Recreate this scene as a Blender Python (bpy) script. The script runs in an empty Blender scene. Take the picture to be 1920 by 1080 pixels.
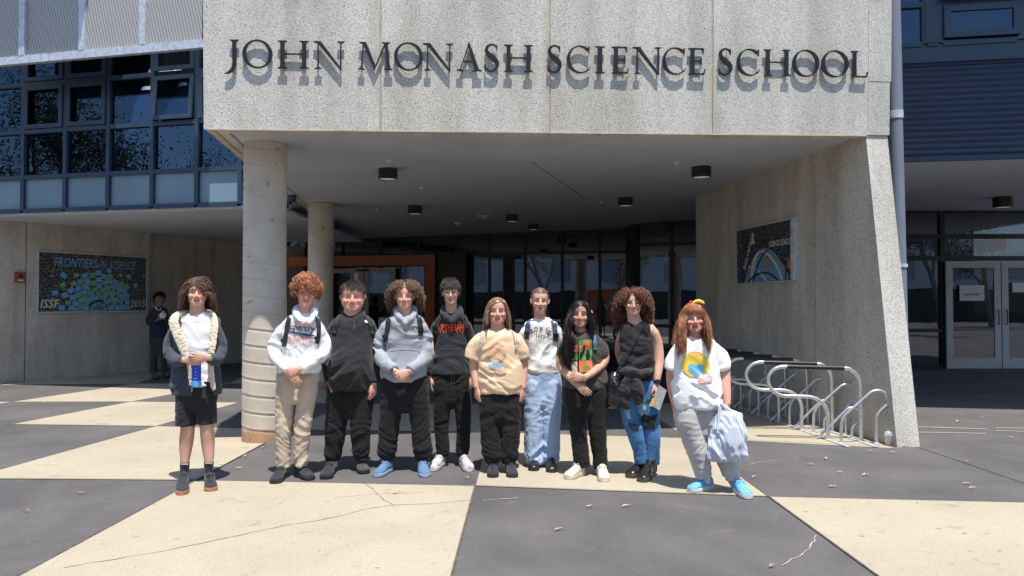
import bpy, bmesh, math, random
import numpy as np
from mathutils import Vector, Matrix
from mathutils.bvhtree import BVHTree
random.seed(7); RNG = np.random.default_rng(7)
S = bpy.context.scene
C = S.collection
# ------------------------------------------------------------------ camera
F = 1400.0; H = 1.55; HOR = 568.0
TH = math.atan((HOR-540)/F)
def ray(px, py):
    u = (px-960)/F; v = (540-py)/F
    c, s = math.cos(TH), math.sin(TH)
    return Vector((u, c - v*s, s + v*c))
def gp(px, py, z=0.0):                      # pixel -> point on the ground
    d = ray(px, py); t = (z-H)/d.z
    return Vector((d.x*t, d.y*t, z))
def at(px, py, Y):                          # pixel -> point at depth Y
    d = ray(px, py); t = Y/d.y
    return Vector((d.x*t, Y, H+d.z*t))
cd = bpy.data.cameras.new('camera'); cam = bpy.data.objects.new('camera', cd); C.objects.link(cam)
cam.location = (0, 0, H); cam.rotation_euler = (math.pi/2+TH, 0, 0)
cd.sensor_width = 36; cd.lens = F*36/1920; cd.clip_end = 1000; cd.clip_start = 0.05
S.camera = cam
# ------------------------------------------------------------------ materials
def nt(name):
    m = bpy.data.materials.new(name); m.use_nodes = True
    n = m.node_tree.nodes; b = n['Principled BSDF']
    return m, n, m.node_tree.links, b
def ramp(n, stops):
    r = n.new('ShaderNodeValToRGB'); e = r.color_ramp.elements
    while len(e) < len(stops): e.new(0.5)
    for i, (p, c) in enumerate(stops):
        e[i].position = p; e[i].color = (*c, 1) if len(c) == 3 else c
    return r
def c4(c): return (c[0], c[1], c[2], 1)
def mat(name, col, rough=0.6, metal=0.0, var=0.12, scale=8, bump=0.0, bscale=60, spec=0.5, detail=6):
    m, n, l, b = nt(name)
    b.inputs['Roughness'].default_value = rough; b.inputs['Metallic'].default_value = metal
    b.inputs['Specular IOR Level'].default_value = spec
    tc = n.new('ShaderNodeTexCoord')
    no = n.new('ShaderNodeTexNoise'); no.inputs['Scale'].default_value = scale; no.inputs['Detail'].default_value = detail
    l.new(tc.outputs['Object'], no.inputs['Vector'])
    lo = tuple(max(0, x*(1-var)) for x in col); hi = tuple(min(1, x*(1+var)) for x in col)
    r = ramp(n, [(0.3, lo), (0.7, hi)]); l.new(no.outputs['Fac'], r.inputs['Fac']); l.new(r.outputs['Color'], b.inputs['Base Color'])
    if bump:
        n2 = n.new('ShaderNodeTexNoise'); n2.inputs['Scale'].default_value = bscale; n2.inputs['Detail'].default_value = 8
        l.new(tc.outputs['Object'], n2.inputs['Vector'])
        bp = n.new('ShaderNodeBump'); bp.inputs['Strength'].default_value = bump; bp.inputs['Distance'].default_value = 0.01
        l.new(n2.outputs['Fac'], bp.inputs['Height']); l.new(bp.outputs['Normal'], b.inputs['Normal'])
    return m
def concrete(name, base, light, dark, chip=70, rough=0.85, stain=0.25, amount=0.5):
    """exposed aggregate concrete: cement with pale and dark stone chips"""
    m, n, l, b = nt(name); b.inputs['Roughness'].default_value = rough
    tc = n.new('ShaderNodeTexCoord')
    vo = n.new('ShaderNodeTexVoronoi'); vo.inputs['Scale'].default_value = chip; l.new(tc.outputs['Object'], vo.inputs['Vector'])
    sep = n.new('ShaderNodeSeparateColor'); l.new(vo.outputs['Color'], sep.inputs['Color'])
    a = 0.10*amount; k = 0.34*amount
    r = ramp(n, [(0.0, dark), (a, dark), (a+0.04, base), (1-k-0.04, base), (1-k, light), (1.0, light)])
    l.new(sep.outputs['Red'], r.inputs['Fac'])
    big = n.new('ShaderNodeTexNoise'); big.inputs['Scale'].default_value = 1.1; big.inputs['Detail'].default_value = 7; big.inputs['Roughness'].default_value = 0.65
    l.new(tc.outputs['Object'], big.inputs['Vector'])
    rb = ramp(n, [(0.3, (1-stain,)*3), (0.7, (1, 1, 0.98))]); l.new(big.outputs['Fac'], rb.inputs['Fac'])
    mp = n.new('ShaderNodeMapping'); mp.inputs['Scale'].default_value = (2.2, 2.2, 0.25); l.new(tc.outputs['Object'], mp.inputs['Vector'])
    st = n.new('ShaderNodeTexNoise'); st.inputs['Scale'].default_value = 1.5; st.inputs['Detail'].default_value = 6; l.new(mp.outputs[0], st.inputs['Vector'])
    rs = ramp(n, [(0.35, (0.80, 0.785, 0.76)), (0.58, (1, 1, 1))]); l.new(st.outputs['Fac'], rs.inputs['Fac'])
    m1 = n.new('ShaderNodeMixRGB'); m1.blend_type = 'MULTIPLY'; m1.inputs[0].default_value = 1; l.new(r.outputs[0], m1.inputs[1]); l.new(rb.outputs[0], m1.inputs[2])
    m2 = n.new('ShaderNodeMixRGB'); m2.blend_type = 'MULTIPLY'; m2.inputs[0].default_value = 1; l.new(m1.outputs[0], m2.inputs[1]); l.new(rs.outputs[0], m2.inputs[2])
    l.new(m2.outputs[0], b.inputs['Base Color'])
    bp = n.new('ShaderNodeBump'); bp.inputs['Strength'].default_value = 0.5; bp.inputs['Distance'].default_value = 0.008
    l.new(vo.outputs['Distance'], bp.inputs['Height']); l.new(bp.outputs['Normal'], b.inputs['Normal'])
    return m
def paving(name, col, col2, speck, rough=0.9, stain=(0.5, 0.5, 0.5), bump=0.25, pits=0.0):
    m, n, l, b = nt(name); b.inputs['Roughness'].default_value = rough; b.inputs['Specular IOR Level'].default_value = 0.3
    tc = n.new('ShaderNodeTexCoord')
    a = n.new('ShaderNodeTexNoise'); a.inputs['Scale'].default_value = 0.9; a.inputs['Detail'].default_value = 9; a.inputs['Roughness'].default_value = 0.6; a.inputs['Distortion'].default_value = 0.4
    l.new(tc.outputs['Object'], a.inputs['Vector'])
    r = ramp(n, [(0.3, col2), (0.65, col)]); l.new(a.outputs['Fac'], r.inputs['Fac'])
    f = n.new('ShaderNodeTexNoise'); f.inputs['Scale'].default_value = 140; f.inputs['Detail'].default_value = 3; l.new(tc.outputs['Object'], f.inputs['Vector'])
    rf = ramp(n, [(0.3, (1-speck,)*3), (0.55, (1, 1, 1)), (0.75, (1+speck,)*3)]); l.new(f.outputs['Fac'], rf.inputs['Fac'])
    mx = n.new('ShaderNodeMixRGB'); mx.blend_type = 'MULTIPLY'; mx.inputs[0].default_value = 1; l.new(r.outputs[0], mx.inputs[1]); l.new(rf.outputs[0], mx.inputs[2])
    p = n.new('ShaderNodeTexNoise'); p.inputs['Scale'].default_value = 5.5; p.inputs['Detail'].default_value = 5; p.inputs['Distortion'].default_value = 1.2; l.new(tc.outputs['Object'], p.inputs['Vector'])
    rp = ramp(n, [(0.62, (1, 1, 1)), (0.72, stain)]); l.new(p.outputs['Fac'], rp.inputs['Fac'])
    my = n.new('ShaderNodeMixRGB'); my.blend_type = 'MULTIPLY'; my.inputs[0].default_value = 0.6; l.new(mx.outputs[0], my.inputs[1]); l.new(rp.outputs[0], my.inputs[2])
    last = my
    if pits:
        q = n.new('ShaderNodeTexNoise'); q.inputs['Scale'].default_value = 17; q.inputs['Detail'].default_value = 2.5; mq = n.new('ShaderNodeMapping'); mq.inputs['Scale'].default_value = (0.55, 1, 1); l.new(tc.outputs['Object'], mq.inputs[0]); l.new(mq.outputs[0], q.inputs['Vector'])
        rq = ramp(n, [(0.265, (1-pits, 1-pits*1.05, 1-pits*1.1)), (0.30, (1, 1, 1))]); l.new(q.outputs['Fac'], rq.inputs['Fac'])
        last = n.new('ShaderNodeMixRGB'); last.blend_type = 'MULTIPLY'; last.inputs[0].default_value = 1; l.new(my.outputs[0], last.inputs[1]); l.new(rq.outputs[0], last.inputs[2])
    l.new(last.outputs[0], b.inputs['Base Color'])
    bp = n.new('ShaderNodeBump'); bp.inputs['Strength'].default_value = bump; bp.inputs['Distance'].default_value = 0.004
    l.new(f.outputs['Fac'], bp.inputs['Height']); l.new(bp.outputs['Normal'], b.inputs['Normal'])
    return m
def glassmat(name, tint, refl=0.12, gcol=(0.92, 0.95, 1)):
    m = bpy.data.materials.new(name); m.use_nodes = True; n = m.node_tree.nodes; l = m.node_tree.links; n.clear()
    o = n.new('ShaderNodeOutputMaterial'); mx = n.new('ShaderNodeMixShader'); t = n.new('ShaderNodeBsdfTransparent'); g = n.new('ShaderNodeBsdfGlossy')
    t.inputs[0].default_value = c4(tint); g.inputs['Roughness'].default_value = 0.004; g.inputs[0].default_value = c4(gcol)
    fr = n.new('ShaderNodeFresnel'); fr.inputs[0].default_value = 1.5
    ad = n.new('ShaderNodeMath'); ad.operation = 'ADD'; ad.inputs[1].default_value = refl; l.new(fr.outputs[0], ad.inputs[0])
    tc = n.new('ShaderNodeTexCoord'); no = n.new('ShaderNodeTexNoise'); no.inputs['Scale'].default_value = 1.2; l.new(tc.outputs['Object'], no.inputs['Vector'])
    bp = n.new('ShaderNodeBump'); bp.inputs['Strength'].default_value = 0.022; bp.inputs['Distance'].default_value = 0.05; l.new(no.outputs['Fac'], bp.inputs['Height']); l.new(bp.outputs[0], g.inputs['Normal'])
    l.new(ad.outputs[0], mx.inputs[0]); l.new(t.outputs[0], mx.inputs[1]); l.new(g.outputs[0], mx.inputs[2]); l.new(mx.outputs[0], o.inputs[0])
    return m
def emis(name, col, st):
    m, n, l, b = nt(name); b.inputs['Base Color'].default_value = c4(col); b.inputs['Emission Color'].default_value = c4(col); b.inputs['Emission Strength'].default_value = st
    return m
M = {}
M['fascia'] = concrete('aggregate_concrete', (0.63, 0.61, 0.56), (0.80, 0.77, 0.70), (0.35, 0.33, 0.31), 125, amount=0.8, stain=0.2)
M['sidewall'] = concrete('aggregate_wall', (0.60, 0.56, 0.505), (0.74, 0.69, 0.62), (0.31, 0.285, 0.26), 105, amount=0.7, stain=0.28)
M['smooth'] = concrete('off_form_concrete', (0.52, 0.51, 0.46), (0.60, 0.58, 0.52), (0.25, 0.23, 0.2), 38, amount=0.35, stain=0.12)
M['joint'] = mat('joint_sealant', (0.50, 0.42, 0.33), 0.7, scale=6, var=0.2)
M['jointgrey'] = mat('joint_recess', (0.13, 0.125, 0.12), 0.9)
M['soffit'] = mat('painted_soffit', (0.50, 0.525, 0.585), 0.8, var=0.06, scale=1.5)
M['cream'] = paving('cream_paving', (0.415, 0.364, 0.275), (0.355, 0.310, 0.236), 0.18, stain=(0.68, 0.66, 0.62), pits=0.5)
M['asphalt'] = paving('charcoal_paving', (0.136, 0.128, 0.126), (0.082, 0.079, 0.081), 0.5, stain=(1.4, 1.3, 1.2), bump=0.5)
M['crack'] = mat('crack', (0.10, 0.085, 0.07), 0.95, scale=30, var=0.5)
M['crackpale'] = mat('pale_scuff', (0.42, 0.38, 0.32), 0.95, scale=30, var=0.3)
M['black'] = mat('black_metal', (0.012, 0.012, 0.013), 0.45)
M['letter'] = mat('letter_black', (0.012, 0.011, 0.013), 0.42, var=0.2)
M['navy'] = mat('navy_powder_coat', (0.030, 0.055, 0.095), 0.35, var=0.12)
M['navyclad'] = mat('navy_cladding', (0.014, 0.034, 0.075), 0.42, var=0.15, scale=3)
M['darkframe'] = mat('dark_frame', (0.012, 0.012, 0.014), 0.4)
M['bluepanel'] = mat('pale_blue_panel', (0.20, 0.30, 0.38), 0.16, var=0.08, scale=1.2)
M['galv'] = mat('galvanised_steel', (0.58, 0.61, 0.66), 0.4, 0.35, var=0.2, scale=14)
M['steel'] = mat('brushed_steel_tube', (0.66, 0.66, 0.67), 0.32, 0.75, var=0.12, scale=20)
M['pipe'] = mat('grey_pipe', (0.18, 0.21, 0.27), 0.6, 0.0, var=0.08, scale=2)
M['alu'] = mat('door_aluminium', (0.48, 0.48, 0.47), 0.5, 0.0, var=0.05)
M['orange'] = mat('orange_frame', (0.42, 0.135, 0.035), 0.5, var=0.08)
M['glass'] = glassmat('window_glass', (0.42, 0.46, 0.50), 0.05, (0.40, 0.58, 0.84))
M['glassdark'] = glassmat('entry_glass', (0.30, 0.32, 0.35), 0.13)
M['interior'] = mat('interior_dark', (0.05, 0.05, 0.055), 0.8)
M['interiorw'] = mat('interior_plaster', (0.22, 0.21, 0.2), 0.8)
M['lamp'] = emis('lamp_lens', (0.75, 0.66, 0.55), 0.12)
M['tubelight'] = emis('lit_strip_lamp', (1.0, 0.88, 0.72), 4.0)
M['white'] = mat('white_paint', (0.72, 0.72, 0.70), 0.6, var=0.04)
M['paper'] = mat('paper', (0.62, 0.63, 0.66), 0.8, var=0.03)
M['red'] = mat('red_enamel', (0.30, 0.06, 0.035), 0.5)
# mesh screen: perforated sheet
def screenmat():
    m, n, l, b = nt('perforated_screen'); b.inputs['Roughness'].default_value = 0.5; b.inputs['Metallic'].default_value = 0.3
    tc = n.new('ShaderNodeTexCoord'); mp = n.new('ShaderNodeMapping'); mp.inputs['Rotation'].default_value = (0, math.radians(14), 0)
    l.new(tc.outputs['Object'], mp.inputs['Vector'])
    w = n.new('ShaderNodeTexWave'); w.bands_direction = 'Z'; w.inputs['Scale'].default_value = 8.5; w.inputs['Distortion'].default_value = 0.3; l.new(mp.outputs[0], w.inputs['Vector'])
    w2 = n.new('ShaderNodeTexWave'); w2.bands_direction = 'X'; w2.inputs['Scale'].default_value = 6; l.new(mp.outputs[0], w2.inputs['Vector'])
    ma = n.new('ShaderNodeMath'); ma.operation = 'MULTIPLY'; l.new(w.outputs['Fac'], ma.inputs[0]); l.new(w2.outputs['Fac'], ma.inputs[1])
    r = ramp(n, [(0.25, (0.50, 0.47, 0.44)), (0.6, (0.13, 0.13, 0.14))]); l.new(ma.outputs[0], r.inputs['Fac']); l.new(r.outputs[0], b.inputs['Base Color'])
    return m
M['screen'] = screenmat()
def columnmat():
    m, n, l, b = nt('spiral_formed_concrete'); b.inputs['Roughness'].default_value = 0.85
    tc = n.new('ShaderNodeTexCoord')
    no = n.new('ShaderNodeTexNoise'); no.inputs['Scale'].default_value = 3; no.inputs['Detail'].default_value = 8; l.new(tc.outputs['Object'], no.inputs['Vector'])
    r = ramp(n, [(0.3, (0.50, 0.445, 0.36)), (0.7, (0.66, 0.60, 0.50))]); l.new(no.outputs['Fac'], r.inputs['Fac'])
    sx = n.new('ShaderNodeSeparateXYZ'); l.new(tc.outputs['Object'], sx.inputs[0])
    # rust coloured splash-stain at the foot
    rz = ramp(n, [(0.0, (0.70, 0.46, 0.32)), (0.038, (0.74, 0.52, 0.38)), (0.052, (1, 1, 1))])
    ad = n.new('ShaderNodeMath'); ad.operation = 'MULTIPLY_ADD'; ad.inputs[1].default_value = 0.30; l.new(sx.outputs['Z'], ad.inputs[0])
    n3 = n.new('ShaderNodeTexNoise'); n3.inputs['Scale'].default_value = 9; l.new(tc.outputs['Object'], n3.inputs['Vector'])
    sc = n.new('ShaderNodeMath'); sc.operation = 'MULTIPLY_ADD'; sc.inputs[1].default_value = 0.02; sc.inputs[2].default_value = -0.01; l.new(n3.outputs['Fac'], sc.inputs[0]); l.new(sc.outputs[0], ad.inputs[2])
    l.new(ad.outputs[0], rz.inputs['Fac'])
    # small dark bug-holes
    vo = n.new('ShaderNodeTexNoise'); vo.inputs['Scale'].default_value = 8; vo.inputs['Detail'].default_value = 2; l.new(tc.outputs['Object'], vo.inputs['Vector'])
    rv = ramp(n, [(0.27, (0.62, 0.60, 0.56)), (0.31, (1, 1, 1))]); l.new(vo.outputs['Fac'], rv.inputs['Fac'])
    a = n.new('ShaderNodeMixRGB'); a.blend_type = 'MULTIPLY'; a.inputs[0].default_value = 1; l.new(r.outputs[0], a.inputs[1]); l.new(rz.outputs[0], a.inputs[2])
    c = n.new('ShaderNodeMixRGB'); c.blend_type = 'MULTIPLY'; c.inputs[0].default_value = 1; l.new(a.outputs[0], c.inputs[1]); l.new(rv.outputs[0], c.inputs[2])
    l.new(c.outputs[0], b.inputs['Base Color'])
    bp = n.new('ShaderNodeBump'); bp.inputs['Strength'].default_value = 0.3; bp.inputs['Distance'].default_value = 0.01; l.new(no.outputs['Fac'], bp.inputs['Height']); l.new(bp.outputs[0], b.inputs['Normal'])
    return m
M['column'] = columnmat()
# ------------------------------------------------------------------ mesh building
def tag(o, label=None, cat=None, group=None, kind=None):
    if label: o['label'] = label
    if cat: o['category'] = cat
    if group: o['group'] = group
    if kind: o['kind'] = kind
    return o
def thing(name, label, cat, loc=(0, 0, 0), group=None, rz=0):
    o = bpy.data.objects.new(name, None); C.objects.link(o); o.location = loc; o.rotation_euler = (0, 0, rz); o.empty_display_size = 0.2
    return tag(o, label, cat, group)
def link(name, me, m, parent=None, smooth=False):
    """link mesh given in WORLD coordinates under parent (identity-rotated empties are compensated)"""
    o = bpy.data.objects.new(name, me); C.objects.link(o)
    ms = m if isinstance(m, (list, tuple)) else [m]
    if len(me.materials) == 0:
        for x in ms: me.materials.append(x)
    if smooth:
        me.shade_smooth()
        if len(me.polygons) < 8000: me.set_sharp_from_angle(angle=math.radians(48))
    if parent is not None:
        o.parent = parent
        bpy_parent_world = world_of(parent)
        me.transform(bpy_parent_world.inverted())
    return o
def world_of(o):
    mw = Matrix.Translation(o.location) @ o.rotation_euler.to_matrix().to_4x4()
    if o.parent is not None: mw = world_of(o.parent) @ mw
    return mw
class MB:
    def __init__(s): s.v = []; s.f = []; s.mi = []; s.cur = 0
    def add(s, vs, fs):
        b = len(s.v); s.v += [tuple(v) for v in vs]
        for f in fs: s.f.append(tuple(b+i for i in f)); s.mi.append(s.cur)
    def quadbox(s, base, vec):              # base: polygon points, extruded along vec
        n = len(base); vec = Vector(vec); a = [Vector(p) for p in base]; c = [p+vec for p in a]
        s.add(a+c, [tuple(range(n))[::-1], tuple(range(n, 2*n))]+[(i, (i+1) % n, n+(i+1) % n, n+i) for i in range(n)])
    def box(s, lo, hi):
        x0, y0, z0 = lo; x1, y1, z1 = hi
        s.quadbox([(x0, y0, z0), (x1, y0, z0), (x1, y1, z0), (x0, y1, z0)], (0, 0, z1-z0))
    def bar(s, a, b, w, h, up=(0, 0, 1)):   # rectangular bar between points: w across, h along up
        a = Vector(a); b = Vector(b); d = (b-a).normalized(); up = Vector(up); x = d.cross(up).normalized(); u = x.cross(d).normalized()
        q = [a+x*w/2+u*h/2, a-x*w/2+u*h/2, a-x*w/2-u*h/2, a+x*w/2-u*h/2]
        s.quadbox(q, b-a)
    def tube(s, pts, r, n=10, cap=True, closed=False, flat=None):
        pts = [Vector(p) for p in pts]; rs = r if isinstance(r, (list, tuple)) else [r]*len(pts)
        t0 = (pts[1]-pts[0]).normalized(); ref = Vector((0, 0, 1)) if abs(t0.z) < 0.9 else Vector((1, 0, 0))
        x = t0.cross(ref).normalized(); vs = []; k = len(pts)
        for i, p in enumerate(pts):
            if i == 0: t = t0
            elif i == k-1: t = (pts[i]-pts[i-1]).normalized()
            else: t = (pts[i+1]-pts[i-1]).normalized()
            x = (x - t*x.dot(t))
            x = x.normalized() if x.length > 1e-6 else t.orthogonal().normalized()
            y = t.cross(x)
            for j in range(n):
                a = 2*math.pi*j/n; q = (x*math.cos(a)+y*math.sin(a))*rs[i]
                if flat: q = Vector((q.x*flat[0], q.y*flat[1], q.z*flat[2]))
                vs.append(p+q)
        fs = [(i*n+j, i*n+(j+1) % n, (i+1)*n+(j+1) % n, (i+1)*n+j) for i in range(k-1) for j in range(n)]
        if cap: fs += [tuple(range(n))[::-1], tuple((k-1)*n+j for j in range(n))]
        s.add(vs, fs)
    def lathe(s, prof, cx, cy, n=32, z0=0):  # prof: (r, z)
        vs = []
        for r, z in prof:
            for j in range(n):
                a = 2*math.pi*j/n; vs.append((cx+r*math.cos(a), cy+r*math.sin(a), z0+z))
        k = len(prof)
        fs = [(i*n+j, i*n+(j+1) % n, (i+1)*n+(j+1) % n, (i+1)*n+j) for i in range(k-1) for j in range(n)]
        fs += [tuple(range(n))[::-1], tuple((k-1)*n+j for j in range(n))]
        s.add(vs, fs)
    def mesh(s, name='m'):
        me = bpy.data.meshes.new(name); me.from_pydata(s.v, [], s.f)
        if any(s.mi): me.polygons.foreach_set('material_index', s.mi)
        me.update(); return me
    def build(s, name, m, parent=None, smooth=False):
        me = s.mesh(name)
        bm = bmesh.new(); bm.from_mesh(me); bmesh.ops.recalc_face_normals(bm, faces=bm.faces); bm.to_mesh(me); bm.free()
        return link(name, me, m, parent, smooth)
def spline(pts, per=6):
    """Catmull-Rom through tuples of any length"""
    P = [np.array(p, float) for p in pts]
    if len(P) < 3: return [tuple(P[0]+(P[-1]-P[0])*t) for t in np.linspace(0, 1, per+1)]
    Q = [2*P[0]-P[1]]+P+[2*P[-1]-P[-2]]; out = []
    for i in range(1, len(Q)-2):
        for k in range(per):
            t = k/per; a, b, c, d = Q[i-1], Q[i], Q[i+1], Q[i+2]
            out.append(tuple(0.5*((2*b)+(-a+c)*t+(2*a-5*b+4*c-d)*t*t+(-a+3*b-3*c+d)*t**3)))
    out.append(tuple(P[-1])); return out
def V(*a): return Vector(a)
def lerp(a, b, t): return a+(b-a)*t
# ------------------------------------------------------------------ numpy noise
_perm = np.random.default_rng(3).permutation(256); _perm = np.concatenate([_perm, _perm, _perm])
_g = np.random.default_rng(5).normal(size=(256, 3)); _g /= np.linalg.norm(_g, axis=1)[:, None]
def pn(P):
    P = np.asarray(P, float); I = np.floor(P).astype(int); f = P-I; I &= 255; w = f*f*f*(f*(f*6-15)+10); r = 0
    for dx in (0, 1):
        for dy in (0, 1):
            for dz in (0, 1):
                h = _perm[_perm[_perm[(I[:, 0]+dx) & 255]+((I[:, 1]+dy) & 255)]+((I[:, 2]+dz) & 255)]
                g = _g[h]; d = f-np.array([dx, dy, dz])
                r = r+(g*d).sum(1)*(w[:, 0] if dx else 1-w[:, 0])*(w[:, 1] if dy else 1-w[:, 1])*(w[:, 2] if dz else 1-w[:, 2])
    return r*1.6
# ================================================================== LIGHT
SUN = Vector((-0.085, 0.30, -1.0)).normalized()        # direction the light travels
sd = bpy.data.lights.new('sun', 'SUN'); sd.energy = 4.6; sd.angle = math.radians(0.55); sd.color = (1.0, 0.955, 0.885)
so = bpy.data.objects.new('sun', sd); C.objects.link(so); so.rotation_euler = SUN.to_track_quat('-Z', 'Y').to_euler(); so.location = (0, -5, 20)
W = bpy.data.worlds.new('World'); S.world = W; W.use_nodes = True
wn = W.node_tree.nodes; sky = wn.new('ShaderNodeTexSky'); sky.sky_type = 'NISHITA'; sky.sun_disc = False
sky.sun_elevation = math.asin(-SUN.z); sky.sun_rotation = math.atan2(-SUN.x, -SUN.y)
sky.dust_density = 0.6; sky.air_density = 1.0
W.node_tree.links.new(sky.outputs[0], wn['Background'].inputs[0]); wn['Background'].inputs[1].default_value = 0.14
S.view_settings.view_transform = 'Standard'; S.view_settings.look = 'None'; S.view_settings.exposure = 0.55; S.view_settings.gamma = 1
S.cycles.max_bounces = 8; S.cycles.transparent_max_bounces = 16
# ================================================================== GROUND
g = MB(); g.v = [(-150, -120, 0), (150, -120, 0), (150, 120, 0), (-150, 120, 0)]; g.f = [(0, 1, 2, 3)]; g.mi = [0]
tag(g.build('ground', M['asphalt']), kind='structure')
# paving grid: X of the long joints at rows Z, A, B, C, D, E (world metres)
rowY = {'Y': 1.0, 'Z': 3.72}
def P2(px, py): p = gp(px, py); return (p.x, p.y)
A = {-2: (-7.05, 6.85), -1: P2(-60, 898), 0: P2(368, 901), 1: P2(890.7, 911.7), 2: P2(1441, 932), 3: (4.42, 5.78)}
B = {-4: (-10.9, 9.8), -3: (-8.35, 9.62), -2: P2(22, 796), -1: P2(292, 799.5), 0: P2(544, 806), 1: P2(917, 811), 2: P2(1290, 822), 3: (4.36, 8.02)}
Cc = {-5: (-13.2, 12.2), -4: (-10.2, 12.0), -3: P2(22, 754), -2: P2(245, 753.5), -1: P2(447, 755), 0: P2(649, 757.5), 1: P2(929, 758), 2: P2(1195, 760), 3: (4.2, 10.9)}
D = {-5: (-12.2, 14.6), -4: P2(0, 722), -3: P2(255, 719.5), -2: P2(430, 719.5), -1: P2(590, 719.5), 0: P2(716, 719.5), 1: P2(936, 719.5), 2: P2(1140, 720), 3: (4.0, 13.8)}
E = {-5: (-11.2, 17.0), -4: P2(190, 697), -3: P2(325, 697), -2: P2(475, 697), -1: P2(620, 697), 0: P2(760, 697), 1: P2(940, 697), 2: P2(1110, 697), 3: (3.9, 16.8)}
Z = {k: (2*A[k][0]-B[k][0]*1.0, 2*A[k][1]-B[k][1]) for k in A}
Y0 = {k: (2*Z[k][0]-A[k][0], 2*Z[k][1]-A[k][1]) for k in A}
X0 = {k: (2*Y0[k][0]-Z[k][0], 2*Y0[k][1]-Z[k][1]) for k in A}
rows = [X0, Y0, Z, A, B, Cc, D, E]
pv = MB()
def panel(p, z=0.004, inset=0.006):
    c = (sum(q[0] for q in p)/len(p), sum(q[1] for q in p)/len(p))
    b = len(pv.v)
    for q in p:
        d = math.hypot(q[0]-c[0], q[1]-c[1]); k = 1-inset/d
        pv.v.append((c[0]+(q[0]-c[0])*k, c[1]+(q[1]-c[1])*k, z))
    pv.f.append(tuple(range(b, b+len(p)))); pv.mi.append(0)
for r in range(len(rows)-1):
    lo, hi = rows[r], rows[r+1]
    for k in range(-5, 3):
        if all(q in lo for q in (k, k+1)) and all(q in hi for q in (k, k+1)):
            par = (r+k) % 2      # row A is r=3 ; l0-l1 between A and B is charcoal
            if par == 0: 
                if k == 2 and r >= 3: continue
                panel([lo[k], lo[k+1], hi[k+1], hi[k]])
            elif k == 2 and r == 4:   # the cream strip under the rack runs up to the wall
                pass
# cream panels right of joint 2 between rows B and C (bike rack floor)
panel([B[2], (4.08, 7.98), (3.55, 11.9), Cc[2]])
# front right cream panel
tag(pv.build('pavement', M['cream']), kind='structure')
# joints and cracks: thin strips let into the surface
def strip(name, pts, w, m, z=0.0085, jag=0.0):
    s = MB(); P = [Vector((p[0], p[1], z)) for p in pts]; Q = []
    for i in range(len(P)-1):
        k = max(2, int((P[i+1]-P[i]).length/0.06)) if jag else 1
        for j in range(k):
            q = P[i].lerp(P[i+1], j/k)
            if jag and (i or j): q += Vector((RNG.normal()*jag, RNG.normal()*jag, 0))
            Q.append(q)
    Q.append(P[-1]); vs = []
    for i, q in enumerate(Q):
        d = (Q[min(i+1, len(Q)-1)]-Q[max(i-1, 0)]).normalized(); nn = Vector((-d.y, d.x, 0))
        ww = w*(1 if not jag else 0.5+RNG.random()); vs += [q+nn*ww/2, q-nn*ww/2]
    s.add(vs, [(2*i, 2*i+1, 2*i+3, 2*i+2) for i in range(len(Q)-1)])
    return tag(s.build(name, m), kind='structure')
for k in range(-1, 4):
    strip('pavement_joint', [rw[k] for rw in rows if k in rw][:5 if k < 3 else 5], 0.014, M['crack'])
for rw in (A, B, Cc): strip('pavement_joint', [rw[k] for k in sorted(rw) if -3 <= k <= 3], 0.010, M['crack'], z=0.0105)
ck = [[(530, 987), (610, 975), (690, 955), (740, 948), (820, 945), (890, 938)], [(682, 904), (705, 925), (722, 940), (738, 949)], [(530, 987), (380, 1020), (240, 1046), (120, 1066)], [(625, 935), (700, 927), (790, 925)]]
for c in ck: strip('pavement_crack', [P2(*p) for p in c], 0.005, M['crack'], z=0.006, jag=0.006)
for c in [[(905, 940), (940, 936), (972, 934)], [(1530, 1005), (1518, 1030), (1490, 1050), (1466, 1062)], [(1400, 872), (1440, 865), (1470, 862)]]:
    strip('pavement_scuff', [P2(*p) for p in c], 0.006, M['crackpale'], z=0.006, jag=0.01)
for c in [[(1720, 801), (1850, 805)], [(1720, 811), (1850, 813.5)], [(1868, 803), (1960, 804)], [(1868, 808), (1960, 811)]]:
    strip('pavement_marking', [P2(*p) for p in c], 0.035, M['crackpale'], z=0.006)
# ================================================================== ENTRANCE BUILDING
# key corners (metres)
FL = V(-3.14, 7.62, 3.335); FR = V(4.03, 8.45, 3.455)            # fascia bottom edge
BL = V(-3.95, 13.6, 3.335); BR = V(3.33, 13.5, 3.455)
LEAN = 0.035
def fz(x, z): t = (x-FL.x)/(FR.x-FL.x); return t
def fpl(px, py):                                                # pixel -> point on the leaning fascia plane
    d = ray(px, py); u = (FR-FL).normalized(); w = V(0, -LEAN, 1); n = u.cross(w).normalized(); o = V(0, 0, H)
    t = (FL-o).dot(n)/d.dot(n); return o+d*t
bld = thing('entrance_building', 'concrete school entrance block with aggregate fascia carried over a shaded porch', 'building', (0.5, 8.2, 0))
N = (FR-FL).cross(V(0, 0, 1)).normalized()                      # outward (towards camera) : check sign
if N.y > 0: N = -N
TOP = 7.2
def up(p, z): return V(p.x, p.y-LEAN*(z-p.z), z)
jx = [fpl(x, 250).x for x in (382, 714.5, 1031, 1336, 1628)]
def onedge(x): t = (x-FL.x)/(FR.x-FL.x); return FL.lerp(FR, t)
for i in range(4):
    a = onedge(jx[i]+(0.006 if i else 0)); b = onedge(jx[i+1]-(0.006 if i < 3 else 0.006))
    s = MB(); t = -N*0.20
    pts = [a, b, up(b, TOP), up(a, TOP)]; s.quadbox(pts, t)
    s.build('fascia_panel', M['fascia'], bld)
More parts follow.
